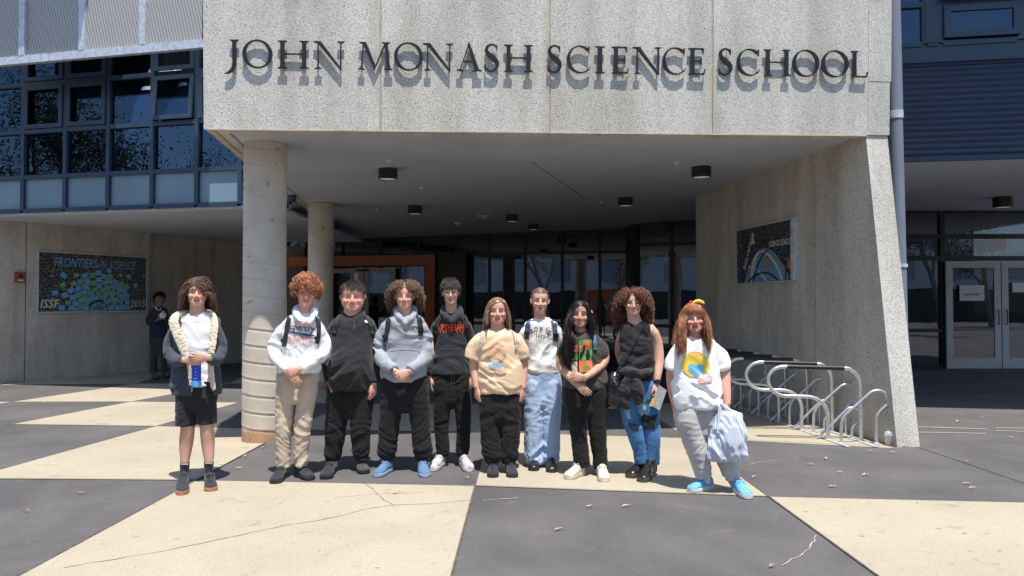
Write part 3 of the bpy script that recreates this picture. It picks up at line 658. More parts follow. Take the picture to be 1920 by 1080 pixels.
# recessed aggregate wall
WA = V(-12.5, 10.15+0.0, 0); 
def wlx(y): return -9.85+0.628*(y-14.37)
def wallL(ya, yb, back=0.0, h=3.14):
    s = MB(); n = V(-0.847, 0.532, 0)
    s.quadbox([V(wlx(ya), ya, 0)+n*back, V(wlx(yb), yb, 0)+n*back, V(wlx(yb), yb, h)+n*back, V(wlx(ya), ya, h)+n*back], n*0.25); return s.build('wall_panel', M['sidewall'], lw)
yj = None
def wally(px): u = (px-960)/1400; return (-9.85-0.628*14.37)/(u-0.628)
wallL(12.8, wally(48)-0.008); wallL(wally(48)+0.008, wally(281)); wallL(wally(281)+0.01, wally(381), back=0.3); wallL(wally(381)+0.012, 21.5, back=0.3)
s = MB(); c = V(wlx(wally(48)), wally(48), 0); s.box((c.x-0.03, c.y-0.006, 0), (c.x+0.0-0.012, c.y+0.006, 3.1)); s.build('joint_sealant', M['jointgrey'], lw)
s = MB(); s.box((-9, 21.6, 0), (-3.5, 21.8, 3.3)); s.build('wall_panel', M['interior'], lw)
nW = V(0.847, -0.532, 0); uW = V(0.532, 0.847, 0)
def wpl(px, py, off=0.0): d = ray(px, py); o = V(0, 0, H); t = (V(-9.85, 14.37, 0)+nW*off-o).dot(nW)/d.dot(nW); return o+d*t
# fire call box
p = wpl(36, 520); cb = thing('alarm_box', 'small rust red alarm box on the left concrete wall', 'alarm box', p)
s = MB(); a = p-uW*0.09+nW*0.002+V(0, 0, -0.1); s.quadbox([a, a+uW*0.18, a+uW*0.18+V(0, 0, 0.2), a+V(0, 0, 0.2)], nW*0.06); s.build('case', M['red'], cb)
s = MB(); a = p-uW*0.055+nW*0.063+V(0, 0, -0.075); s.quadbox([a, a+uW*0.11, a+uW*0.11+V(0, 0, 0.03), a+V(0, 0, 0.03)], nW*0.003); s.build('label_plate', M['paper'], cb)
s = MB(); a = p+nW*0.063+V(0, 0, 0.02); s.tube([a, a+nW*0.012], 0.035, 12); s.build('button', M['black'], cb)
# ------------------------------------------------------------------ text helper
def text_mesh(txt, size=1.0, shear=0.0, bold=0.0, space=1.0, align='CENTER'):
    cu = bpy.data.curves.new('t', 'FONT'); cu.body = txt; cu.size = size; cu.shear = shear; cu.offset = bold; cu.space_character = space; cu.align_x = align; cu.align_y = 'CENTER'; cu.resolution_u = 2
    o = bpy.data.objects.new('t', cu); C.objects.link(o); dg = bpy.context.evaluated_depsgraph_get(); me = bpy.data.meshes.new_from_object(o.evaluated_get(dg)); bpy.data.objects.remove(o); bpy.data.curves.remove(cu)
    vs = [(v.co.x, v.co.y) for v in me.vertices]; fs = [tuple(p.vertices) for p in me.polygons]; bpy.data.meshes.remove(me); return vs, fs
def fit(vs, x0, x1, y0, y1):
    ax = min(v[0] for v in vs); bx = max(v[0] for v in vs); ay = min(v[1] for v in vs); by = max(v[1] for v in vs)
    return [(x0+(v[0]-ax)/(bx-ax)*(x1-x0), y0+(v[1]-ay)/(by-ay)*(y1-y0)) for v in vs]
# ------------------------------------------------------------------ mosaic signs
def mosaicmat():
    m, n, l, b = nt('dark_mosaic_tesserae'); b.inputs['Roughness'].default_value = 0.35
    tc = n.new('ShaderNodeTexCoord'); vo = n.new('ShaderNodeTexVoronoi'); vo.feature = 'DISTANCE_TO_EDGE'; vo.inputs['Scale'].default_value = 15; l.new(tc.outputs['Object'], vo.inputs['Vector'])
    r = ramp(n, [(0.02, (0.26, 0.25, 0.25)), (0.05, (0.014, 0.014, 0.016))]); l.new(vo.outputs['Distance'], r.inputs['Fac']); l.new(r.outputs[0], b.inputs['Base Color']); return m
M['mosaic'] = mosaicmat()
M['tblue'] = mat('mosaic_blue', (0.12, 0.36, 0.66), 0.35, scale=40, var=0.35); M['tgreen'] = mat('mosaic_green', (0.13, 0.38, 0.22), 0.35, scale=40, var=0.3)
M['tpale'] = mat('mosaic_pale', (0.62, 0.62, 0.58), 0.4, scale=40, var=0.15); M['tmid'] = mat('mosaic_steel_blue', (0.15, 0.30, 0.42), 0.35, scale=50, var=0.4); M['tdark'] = mat('mosaic_navy', (0.02, 0.04, 0.09), 0.35)
M['tor'] = mat('mosaic_orange', (0.55, 0.16, 0.05), 0.4, scale=40, var=0.2); M['tgrey'] = mat('mosaic_grey', (0.07, 0.075, 0.10), 0.4, scale=30, var=0.3)
M['tlet'] = mat('mosaic_letter_blue', (0.13, 0.36, 0.60), 0.4, scale=30, var=0.3)
class Board:
    """flat sign: local (u right 0..W, v up 0..Hh) on a plane"""
    def __init__(s, root, o, u, n, W, Hh): s.r, s.o, s.u, s.n, s.W, s.H = root, V(*o), u, n, W, Hh; s.k = 0
    def P(s, a, b, off): return s.o+s.u*a+V(0, 0, b)+s.n*off
    def poly(s, name, polys, m, off=0.031, th=0.004):
        mb = MB()
        for q in polys: mb.quadbox([s.P(a, b, off) for a, b in q], s.n*th)
        return mb.build(name, m, s.r)
    def text(s, txt, x0, x1, y0, y1, m, shear=0.0, rot=0, bold=0.01, off=0.031, name='lettering', space=1.0, slope=0.0):
        vs, fs = text_mesh(txt, 1, shear, bold, space); vs = fit(vs, x0, x1, y0, y1); cx, cy = (x0+x1)/2, (y0+y1)/2; c_, s_ = math.cos(rot), math.sin(rot)
        vs = [(cx+(a-cx)*c_-(b-cy)*s_, cy+(a-cx)*s_+(b-cy)*c_+slope*(a-cx)) for a, b in vs]
        me = bpy.data.meshes.new(name); me.from_pydata([s.P(a, b, off+0.003) for a, b in vs], [], fs); me.update(); return link(name, me, m, s.r)
    def base(s, fm):
        mb = MB(); mb.quadbox([s.P(0, 0, 0.003), s.P(s.W, 0, 0.003), s.P(s.W, s.H, 0.003), s.P(0, s.H, 0.003)], s.n*0.025); mb.build('panel', M['mosaic'], s.r)
        mb = MB(); w = 0.022
        for (a0, a1, b0, b1) in ((-w, 0, -w, s.H+w), (s.W, s.W+w, -w, s.H+w), (0, s.W, -w, 0), (0, s.W, s.H, s.H+w)):
            mb.quadbox([s.P(a0, b0, 0.001), s.P(a1, b0, 0.001), s.P(a1, b1, 0.001), s.P(a0, b1, 0.001)], s.n*0.045)
        mb.build('frame', fm, s.r)
pl = wpl(70, 585); pr = wpl(272, 582); W1 = (pr-pl).length; 
ms = thing('mosaic_sign', 'wide dark mosaic lettered Frontiers in Science with a fan of blue and green tiles', 'mosaic sign', (pl+pr)/2)
bd = Board(ms, (pl.x, pl.y, 1.375), uW, nW, W1, 1.195); bd.base(M['galv'])
# image layout in the flattened photo: u,v fractions
def U(x): return (x-155)/(1720-155)*W1
def Vv(y, x=900): top = lerp(112, 165, (x-155)/1565); bot = lerp(955, 940, (x-155)/1565); return (bot-y)/(bot-top)*1.195
bd.text('FRONTIERS', U(355), U(965), Vv(320, 650), Vv(190, 650), M['tlet'], shear=0.22, bold=0.014); bd.text('IN', U(1005), U(1105), Vv(328, 1050), Vv(212, 1050), M['tlet'], shear=0.22, bold=0.012); bd.text('SCIENCE', U(1140), U(1550), Vv(340, 1350), Vv(222, 1350), M['tlet'], shear=0.22, bold=0.006)
bd.text('ISSF', U(180), U(438), Vv(905, 300), Vv(780, 300), M['tpale'], shear=0.2, bold=0.014); bd.text('2015', U(1475), U(1703), Vv(885, 1600), Vv(780, 1600), M['tpale'], shear=0.1, bold=0.006)
tl = [(490,438,30,'b'),(662,432,-20,'g',.8),(780,440,-15,'b'),(885,432,-5,'g'),(977,395,-4,'b'),(1066,447,8,'b'),(1133,363,20,'b',.8),(1160,447,15,'g',.9),(1312,425,40,'g',.7),(1440,447,45,'b',.8),
 (475,575,-30,'g',.9),(625,552,-35,'g',.9),(727,525,-28,'g'),(822,515,-20,'b'),(903,545,-8,'g'),(983,497,-3,'b'),(1058,537,8,'g',.9),(1135,520,18,'b'),(1222,525,35,'b'),(1315,558,38,'g'),(1408,595,50,'g'),(1550,570,65,'b',.8),
 (375,688,-15,'b',.9),(503,722,-20,'b'),(590,652,-35,'b'),(690,625,-35,'b'),(800,600,-15,'b',1.2),(990,580,0,'b',.9),(1110,605,15,'b',.9),(1195,598,30,'g'),(1278,605,35,'b'),(1350,645,40,'b'),(1408,712,55,'b'),(1497,700,70,'k',.7),
 (552,825,5,'g',.9),(620,750,-10,'b'),(697,712,-15,'g'),(770,678,-20,'b',.9),(848,680,-25,'g'),(935,640,-5,'g'),(1045,645,5,'g'),(1138,680,20,'g'),(1205,685,60,'b',.9),(1278,692,60,'g'),(1345,750,60,'b'),(1418,815,75,'b'),
 (655,835,5,'b'),(735,790,20,'b',.8),(785,762,-40,'g'),(890,708,-25,'b',.8),(985,690,0,'b',.8),(1085,715,20,'b',.9),(1190,762,30,'b'),(1258,780,60,'b',.9),(1315,820,60,'g',.8),
 (465,900,3,'b'),(605,905,3,'b'),(725,872,5,'g',1.05),(815,825,-30,'g'),(875,770,-35,'b'),(955,752,-5,'b',.8),(1040,750,12,'g'),(1150,790,40,'g',.9),(1105,812,40,'b'),(1225,835,60,'g',.9),
 (668,925,0,'b',.6),(727,940,0,'g',.6),(805,905,3,'b'),(1172,897,-15,'b'),(1272,902,-8,'b'),(1355,890,-8,'b'),(1435,900,-5,'b',.8)]
for k_, mm in (('b', 'tblue'), ('g', 'tgreen'), ('k', 'tgrey')):
    i = 0
    for t in tl:
        if t[3] != k_: continue
        i += 1; sc = (t[4] if len(t) > 4 else 1.0)*0.062; cx, cy = U(t[0]), Vv(t[1], t[0]); a = -math.radians(t[2]); q = []
        for ux, uy in ((-1, -.85), (1, -.85), (1, .85), (-1, .85)): q.append((cx+sc*(ux*math.cos(a)-uy*math.sin(a)), max(0.004, cy+sc*(ux*math.sin(a)+uy*math.cos(a)))))
        bd.poly('mosaic_tile', [q], M[mm], off=0.0285+0.0004*(i % 7)+(0.0002 if k_ == 'g' else 0))
def disc(cx, cy, r, a0=0, a1=math.pi, n=20, ri=0): 
    o = [(cx+r*math.cos(a0+(a1-a0)*i/n), cy+r*math.sin(a0+(a1-a0)*i/n)) for i in range(n+1)]
    return o
bd.poly('mosaic_globe', [disc(U(985), 0.004, 0.205)], M['tdark'], off=0.0285, th=0.005); bd.poly('mosaic_globe', [disc(U(985), 0.006, 0.185)], M['tmid'], off=0.034, th=0.001)
def arcs(cx, cy, r, a0, a1, w=0.012, n=14): return [[(cx+rr*math.cos(a), cy+rr*math.sin(a)) for rr, a in ((r-w/2, a0+(a1-a0)*i/n), (r+w/2, a0+(a1-a0)*i/n), (r+w/2, a0+(a1-a0)*(i+1)/n), (r-w/2, a0+(a1-a0)*(i+1)/n))] for i in range(n)]
g0 = U(985)
bd.poly('mosaic_line', arcs(g0-0.15, -0.02, 0.2, 0.15, 1.45)+arcs(g0+0.16, 0.0, 0.19, 1.75, 3.0)+arcs(g0, 0.25, 0.2, 3.5, 5.9)+arcs(g0, 0.0, 0.1, 0.1, 3.0), M['tdark'], off=0.0354, th=0.001)
# right mosaic on the raked wall
def mpl(px, py): d = ray(px, py); n = V(1, 0.1386, 0).normalized(); o = V(0, 0, H); t = (V(NT.x, NT.y, 0)-o).dot(n)/d.dot(n); return o+d*t
a = mpl(1385, 530); b = mpl(1497, 526); uR = (V(b.x, b.y, 0)-V(a.x, a.y, 0)).normalized(); nR = V(-1, -0.1386, 0).normalized(); W2 = (b-a).length
m2 = thing('mosaic_sign', 'mosaic with a blue dome and orange sun on the wall behind the bike racks', 'mosaic sign', (a+b)/2)
b2 = Board(m2, (a.x, a.y, 1.86), uR, nR, W2, 0.82); b2.base(M['galv']); b2.n = nR
s = MB(); s.quadbox([b2.P(W2-0.06, 0, 0.0285), b2.P(W2, 0, 0.0285), b2.P(W2, 0.82, 0.0285), b2.P(W2-0.06, 0.82, 0.0285)], nR*0.05); s.build('frame', M['galv'], m2)
# scale from the photo crop: x 95..815 ; left column taller perspective
def U2(x): f = (x-92)/(812-92); return (W2-0.06)*(f*11.8*0+f*(9.99)/(9.99*f+11.8*(1-f)) if False else f*9.99/(f*9.99+(1-f)*11.8)*1.0) if False else (W2-0.06)*(f*11.8/(f*11.8+(1-f)*9.99)) if False else (W2-0.06)*f/(f+(1-f)*9.99/11.8)
def V2(y, x): t = lerp(300, 150, (x-92)/720); bt = lerp(945, 905, (x-92)/720); return (bt-y)/(bt-t)*0.82
dome = [(190, 935), (215, 850), (245, 740), (300, 640), (360, 560), (420, 512), (480, 515), (560, 560), (640, 660), (700, 770), (740, 870), (752, 905)]
b2.poly('mosaic_dome', [[(U2(x), max(0.004, V2(y, x))) for x, y in dome[::-1]]], M['tmid'])
def pathpoly(pts, w): 
    P = spline(pts, 6); out = []
    for i in range(len(P)-1):
        a_ = np.array(P[i]); b_ = np.array(P[i+1]); d_ = b_-a_; d_ /= np.linalg.norm(d_)+1e-9; n_ = np.array([-d_[1], d_[0]])*w/2; q = [a_-n_, b_-n_, b_+n_, a_+n_]; out.append([(U2(x), min(0.815, max(0.004, V2(y, x)))) for x, y in q])
    return out
b2.poly('mosaic_line', pathpoly([(275, 930), (300, 720), (350, 590), (420, 548), (500, 600), (580, 700), (630, 800), (670, 910)], 22)+pathpoly([(245, 740), (330, 760), (400, 830), (470, 920)], 18)+pathpoly([(310, 920), (325, 720), (345, 620)], 10), M['tpale'], off=0.0362, th=0.001)
b2.poly('mosaic_line', pathpoly([(240, 930), (300, 870), (400, 820), (500, 825), (570, 870), (620, 912)], 22)+pathpoly([(300, 920), (360, 730), (430, 590), (490, 535)], 20)+pathpoly([(720, 780), (712, 850), (710, 900)], 14), M['tdark'], off=0.0376, th=0.001)
b2.poly('mosaic_flame', [[(U2(x), V2(y, x)) for x, y in ((462, 610), (500, 600), (505, 750), (485, 765), (460, 745))]], M['tor'], off=0.039, th=0.001)
b2.poly('mosaic_sun', [[(U2(x), V2(y, x)) for x, y in ((765, 785), (728, 735), (735, 690), (765, 665), (797, 690), (803, 740))]]+[[(U2(x), V2(y, x)) for x, y in ((765+dx_-6, 680), (765+dx_*2.2, 590+abs(dx_)), (765+dx_+6, 680))] for dx_ in (-24, -10, 4, 16)], M['tor'], off=0.031, th=0.004)
b2.text('SCIENCE SCHOOL', U2(505), U2(800), V2(482, 640), V2(405, 640), M['tpale'], bold=0.02, slope=0.0); b2.text('JOHN MONASH', U2(330), U2(800), V2(400, 560), V2(290, 560), M['tgrey'], bold=0.02)
b2.text('WHERE', 0.03, 0.47, 0.55, 0.63, M['tgrey'], rot=1.05, bold=0.02); b2.text('BELONGS', 0.12, 0.73, 0.44, 0.52, M['tpale'], rot=1.05, bold=0.02)
b2.poly('mosaic_flame', [[(U2(x), V2(y, x)) for x, y in ((278, 460), (322, 460), (295, 335))]], M['tpale'], off=0.031)
# ================================================================== RIGHT WING
rw = thing('clad_wing', 'right wing of dark blue corrugated cladding with glazed doors below', 'building', (6, 12, 0))
zc = 3.56
R0 = V(4.9, 10.62, 0); R1 = V(12.5, 9.35, 0); uR_ = (R1-R0).normalized(); nRw = V(uR_.y, -uR_.x, 0)
R0 = R0-uR_*1.4
LR = (R1-R0).length
# corrugated sheet
prof = []; n = int((4.93-zc)/0.012); vs = []
for i in range(n+1):
    z = zc+0.03+i*0.012; ph = (z % 0.085)/0.085; o = 0.016*(0.5+0.5*math.cos(2*math.pi*ph))**0.7
    for p in (R0, R1): q = p+nRw*o; vs.append((q.x, q.y, z))
m_ = len(vs); vs += [(v[0]-nRw.x*0.06, v[1]-nRw.y*0.06, v[2]) for v in vs]
s = MB(); s.add(vs, [(2*i, 2*i+1, 2*i+3, 2*i+2) for i in range(n)]+[(m_+2*i, m_+2*i+2, m_+2*i+3, m_+2*i+1) for i in range(n)]); s.build('corrugated_cladding', M['navyclad'], rw)
s = MB(); s.bar(R0+V(0, 0, zc)+nRw*0.02, R1+V(0, 0, zc)+nRw*0.02, 0.06, 0.05); s.build('drip_edge', M['navy'], rw)
s = MB(); s.bar(R0+V(0, 0, 4.99), R1+V(0, 0, 4.99), 0.11, 0.13); s.bar(R0+V(0, 0, 5.12), R1+V(0, 0, 5.12), 0.05, 0.12); s.build('flashing', M['navy'], rw)
# windows above
def rpl(px, py): d = ray(px, py); o = V(0, 0, H); t = (R0-o).dot(nRw)/d.dot(nRw); return o+d*t
fx = [((rpl(x, 60)-R0).dot(uR_))/LR for x in (1640, 1732, 1762, 1912, 1990, 2150)]
glazing(rw, (R0.x, R0.y), (R1.x, R1.y), fx, [5.19, 5.75, 6.25, 7.0], M['navy'], M['glass'], 0.07, 0.1, sizes=[0.07, 0.07, 0.07, 0.09, 0.07, 0.07])
s = MB(); a = R0+uR_*LR*fx[1]+nRw*0.03; b = R0+uR_*LR*fx[2]+nRw*0.03; s.quadbox([V(a.x, a.y, 5.2), V(b.x, b.y, 5.2), V(b.x, b.y, 7.0), V(a.x, a.y, 7.0)], nRw*0.03); s.build('infill_panel', M['navy'], rw)
for (xa, xb, z0, z1, tl_) in ((1766, 1908, 5.25, 5.70, 0.0), (1764, 1910, 5.80, 6.4, 0.16), (1916, 1986, 5.8, 6.4, 0.1)):
    a = rpl(xa, 60); b = rpl(xb, 60); s = MB(); w = 0.085
    def pt(u, v): q = V(lerp(a.x, b.x, u), lerp(a.y, b.y, u), lerp(z0, z1, v)); return q+nRw*(0.06+tl_*(1-v))
    WW = (b-a).length; fu = w/WW; fv = w/(z1-z0)
    for (u0, u1, v0, v1) in ((0, fu, 0, 1), (1-fu, 1, 0, 1), (fu, 1-fu, 0, fv), (fu, 1-fu, 1-fv, 1)): s.quadbox([pt(u0, v0), pt(u1, v0), pt(u1, v1), pt(u0, v1)], nRw*0.035)
    f = s.build('window_frame', M['navy'], rw); s = MB(); s.quadbox([pt(fu, fv), pt(1-fu, fv), pt(1-fu, 1-fv), pt(fu, 1-fv)], nRw*0.008); s.build('pane', M['glass'], f)
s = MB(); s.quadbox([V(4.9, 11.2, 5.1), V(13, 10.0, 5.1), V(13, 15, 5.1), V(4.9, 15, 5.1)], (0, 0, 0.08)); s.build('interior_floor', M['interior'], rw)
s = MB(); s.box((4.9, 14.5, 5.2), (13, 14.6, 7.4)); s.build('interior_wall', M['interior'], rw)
s = MB(); a = R0+nRw*1.5; b = R1+nRw*1.5; s.quadbox([V(a.x+1.2, a.y, 7.3), V(b.x, b.y, 7.3), V(13, 16, 7.3), V(a.x+1.2, 16, 7.3)], (0, 0, 0.2)); s.build('roof', M['galv'], rw)  # unseen roof; overhang lengthened so that its shadow covers all the cladding
s = MB(); s.quadbox([R0+V(0, 0.04, zc+0.0), R1+V(0, 0.04, zc+0.0), V(13, 17.2, zc+0.0), V(R0.x, 17.2, zc+0.0)], (0, 0, 0.02)); s.build('soffit', M['soffit'], rw)
# glazed wall and doors at the back, step up
s = MB(); s.box((4.45, 15.4, 0), (13, 17.2, 0.13)); s.build('step', M['asphalt'], rw)
Q0 = (4.6, 16.25); Q1 = (13.0, 16.25)
glazing(rw, Q0, Q1, fracs([1600, 1765.5, 1992, 2080], Q0, Q1), [0.14, 0.92, 2.50, 2.98, 3.54][:1]+[2.52, 3.0, 3.54], M['darkframe'], M['glassdark'], 0.10, 0.12)
xa = (1772-960)/1400*16.15; xb = (1874-960)/1400*16.15; xc = (1876-960)/1400*16.15; xd = (1978-960)/1400*16.15
d1 = door(rw, xa, xb, lambda x: 16.1, 0.14, 2.45, 0.14, M['alu'], M['glassdark'], -0.08); d2 = door(rw, xc, xd, lambda x: 16.1, 0.14, 2.45, 0.14, M['alu'], M['glassdark'], 0.08)
s = MB(); x0 = 5.0; x1 = xa-0.08; s.bar(V(x0, 16.2, 0.95), V(x1, 16.2, 0.95), 0.1, 0.07); s.build('window_frame', M['darkframe'], rw)
for (u0, u1, v0, v1) in ((1800, 1846, 535, 564), (1899, 1935, 530, 548), (1846, 1887, 448, 470)):
    p0_ = at(u0, v1, 16.05); p1_ = at(u1, v0, 16.05); s = MB(); s.quadbox([V(p0_.x, 16.06, p0_.z), V(p1_.x, 16.06, p0_.z), V(p1_.x, 16.06, p1_.z), V(p0_.x, 16.06, p1_.z)], (0, 0.004, 0))
    o = thing('paper_notice', {1800: 'white paper notice reading no entry on the left glass door', 1899: 'white paper notice on the far right glass door', 1846: 'plain white paper notice on the glass above the doors'}[u0], 'notice', (p0_.x, 16.06, p0_.z)); s.build('sheet', M['paper'], o)
    if u0 == 1800:
        vs, fs = text_mesh('NO ENTRY', 1, bold=0.02); vs = fit(vs, p0_.x+0.1, p1_.x-0.1, (p0_.z+p1_.z)/2-0.055, (p0_.z+p1_.z)/2-0.005); me = bpy.data.meshes.new('lettering'); me.from_pydata([(x, 16.057, z) for x, z in vs], [], fs); link('lettering', me, M['black'], o)
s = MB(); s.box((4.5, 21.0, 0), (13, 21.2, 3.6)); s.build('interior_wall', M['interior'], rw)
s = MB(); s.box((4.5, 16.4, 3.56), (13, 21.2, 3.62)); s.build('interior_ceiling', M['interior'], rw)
# downpipe
xp = (1676-960)/1400*9.05; dp = thing('downpipe', 'tall grey metal downpipe beside the raked concrete wall', 'downpipe', (xp+0.08, 9.05, 0))
s = MB(); s.tube([(xp+0.10, 9.05, 0), (xp+0.045, 9.05, 3.83)], 0.078, 20); s.tube([(xp+0.045, 9.05, 3.862), (xp-0.0, 9.05, 7.2)], 0.083, 20); s.build('pipe', M['pipe'], dp, True)
s = MB(); s.tube([(xp+0.045, 9.05, 3.79), (xp+0.044, 9.05, 3.885)], 0.087, 20); s.build('collar', M['galv'], dp, True); s = MB(); s.tube([(xp+0.075, 9.05, 1.98), (xp+0.074, 9.05, 2.02)], 0.088, 20); s.build('collar', M['galv'], dp, True)
# ================================================================== BIKE RACKS
def rack_paths():
    k = 8.45/1400
    def c(pts): return [((x-1547)*k, (824-y)*k) for x, y in pts]
    hoop = c([(1547, 825), (1547.5, 790), (1546.5, 771), (1540, 756.5), (1528, 747), (1513, 743), (1488, 742.5), (1466, 741.5), (1450, 734), (1441, 720), (1441, 706), (1449, 694), (1461, 688), (1474, 687), (1500, 687.5), (1577, 689), (1590, 693), (1600, 702), (1605, 717), (1606, 745), (1607, 825)])
    bar_ = c([(1474, 687), (1577, 689)])
    k2 = 8.25/1400
    def c2(pts): return [((x-1547)*k2, (830-y)*k2) for x, y in pts]
    loop = c2([(1558, 830), (1558.5, 800), (1560, 787), (1566, 776), (1580, 763), (1606, 739), (1615, 732), (1626, 730), (1637, 735), (1642, 746), (1640, 756), (1631, 765), (1623, 775), (1621, 787), (1621, 832)])
    low = c([(1534, 822), (1552, 803), (1584, 770), (1592, 764.5), (1603, 764), (1611, 770), (1613.5, 779), (1609, 789), (1600, 797), (1595.5, 805), (1595, 823)])
    return hoop, bar_, loop, low
hoop, bar_, loop, low = rack_paths()
rk = None; X0r = 3.56; 
def build_rack(loc):
    o = thing('bike_rack', 'steel bike rack', 'bike rack', loc, 'tube bike racks in a row by the concrete wall')
    L = Vector(loc); sk = -0.10    # each frame is turned a little
    def w(x, z, dy=0): return L+V(x, dy+x*sk, z)
    s = MB(); s.tube([w(x, z) for x, z in spline(hoop, 4)], 0.0215, 12); s.build('hoop', M['steel'], o, True)
    s = MB(); s.tube([w(bar_[0][0]+0.0, bar_[0][1]), w(bar_[1][0], bar_[1][1])], 0.0255, 14); s.build('rubber_sleeve', M['black'], o, True)
    s = MB(); s.tube([w(x, z, -0.19) for x, z in spline(loop, 4)], 0.0175, 10); s.build('wheel_loop', M['steel'], o, True)
    s = MB(); s.tube([w(x, z, 0.07) for x, z in spline(low, 4)], 0.0155, 10); s.build('wheel_loop', M['steel'], o, True)
    s = MB()
    for x, dy in ((0, 0), (hoop[-1][0], 0), (loop[0][0], -0.19), (loop[-1][0], -0.19), (low[-1][0], 0.07)):
        q = w(x, 0.012, dy); s = MB(); s.lathe([(0.034, -0.006), (0.034, 0.002), (0.022, 0.006)], q.x, q.y, 12, q.z); s.build('foot_plate', M['galv'], o)
    return o
rl = ['nearest steel bike rack, standing in full sun close to the wall end', 'second nearest steel bike rack, mostly in sun', 'third steel bike rack from the front, its feet at the shadow edge', 'fourth steel bike rack from the front, in the shade', 'fifth steel bike rack from the front, in deep shade', 'farthest steel bike rack of the row, in deep shade']
base = None
for i in range(6):
    loc = (3.56-0.055*i, 8.45+0.62*i, 0.0)
    if i == 0: base = build_rack(loc); o = base
    else:
        o = base.copy(); C.objects.link(o); o.location = loc
        for ch in list(base.children):
            c_ = ch.copy(); C.objects.link(c_); c_.parent = o
    o['label'] = rl[i]
rr = thing('floor_rail', 'pair of flat steel rails bolted to the paving under the bike racks', 'rails', (3.6, 8.2, 0))
for x0 in (3.575, 3.875):
    s = MB(); s.bar(V(x0+0.02, 8.02, 0.010), V(x0-0.055*5, 11.9, 0.010), 0.045, 0.01); s.build('rail', M['galv'], rr)
# dropped iced-drink cup
M['cup'] = mat('clear_plastic', (0.8, 0.8, 0.78), 0.2, var=.03); M['cup'].node_tree.nodes['Principled BSDF'].inputs['Alpha'].default_value = 0.38; M['drink'] = mat('drink_dregs', (0.25, 0.07, 0.04), 0.4)
p = gp(1666, 835.5); cp = thing('drink_cup', 'clear plastic cup with domed lid and red dregs by the wall foot', 'cup', p)
s = MB(); s.lathe([(0.028, 0.001), (0.030, 0.003), (0.042, 0.105), (0.040, 0.105), (0.028, 0.005)], p.x, p.y, 24, 0.005); s.build('cup_wall', M['cup'], cp, True)
s = MB(); s.lathe([(0.044, 0.104), (0.045, 0.112), (0.040, 0.132), (0.028, 0.148), (0.010, 0.154)], p.x, p.y, 24, 0.005); s.build('lid', M['cup'], cp, True)
s = MB(); s.lathe([(0.0265, 0.004), (0.029, 0.03)], p.x, p.y, 20, 0.005); s.build('drink', M['drink'], cp, True)
s = MB(); s.tube([(p.x, p.y, 0.02), (p.x-0.004, p.y, 0.185)], 0.003, 6); s.build('straw', M['tpale'], cp)
# fallen leaves
M['leafm'] = mat('dry_leaf', (0.42, 0.27, 0.15), 0.8, scale=30, var=0.35); M['leafp'] = mat('pale_dry_leaf', (0.60, 0.50, 0.34), 0.8, scale=30, var=0.3)
lf = [(152, 928, 1), (83, 756, 0), (461, 857, 0), (460, 841, 0), (414, 872, 0), (447, 881, 0), (494, 841, 1), (744, 927, 1), (1049, 996, 1), (1175, 952, 0), (1105, 953, 0), (1415, 897, 0), (1519, 873, 0), (1551, 862, 0), (1574, 889, 0), (1624, 893, 0), (1675, 851, 0), (1824, 918, 0), (1813, 910, 0), (1811, 867, 1), (1897, 822, 0), (1800, 780, 0), (1841, 785, 0), (1797, 792, 0), (1632, 848, 0), (1449, 1066, 1), (885, 891, 1), (49, 962, 1), (874, 899, 0), (1562, 915, 0)]
for i, (px, py, k) in enumerate(lf):
    p = gp(px, py); a = RNG.random()*6.28 if py < 880 else RNG.normal()*0.35; L = 0.022+RNG.random()*0.024; s = MB(); vs = []; n = 7
    for j in range(n+1):
        t = j/n; w_ = 0.008*math.sin(math.pi*min(1, t*1.05))+0.0008; x = (t-0.5)*2*L; y = 0.012*math.sin(t*3); z = 0.010+0.010*math.sin(t*math.pi)*RNG.random()+0.006*(t)
        for sgn in (-1, 0, 1): xx = x; yy = y+sgn*w_; vs.append((p.x+xx*math.cos(a)-yy*math.sin(a), p.y+xx*math.sin(a)+yy*math.cos(a), z+(0.004 if sgn else 0)))
    s.add(vs, [(3*j+q, 3*j+q+1, 3*j+q+4, 3*j+q+3) for j in range(n) for q in (0, 1)]); o = s.build('fallen_leaf', M['leafm'] if k else M['leafp'])
    tag(o, 'small dry fallen leaf lying on the paving', 'leaf', 'dry leaves scattered over the paving')
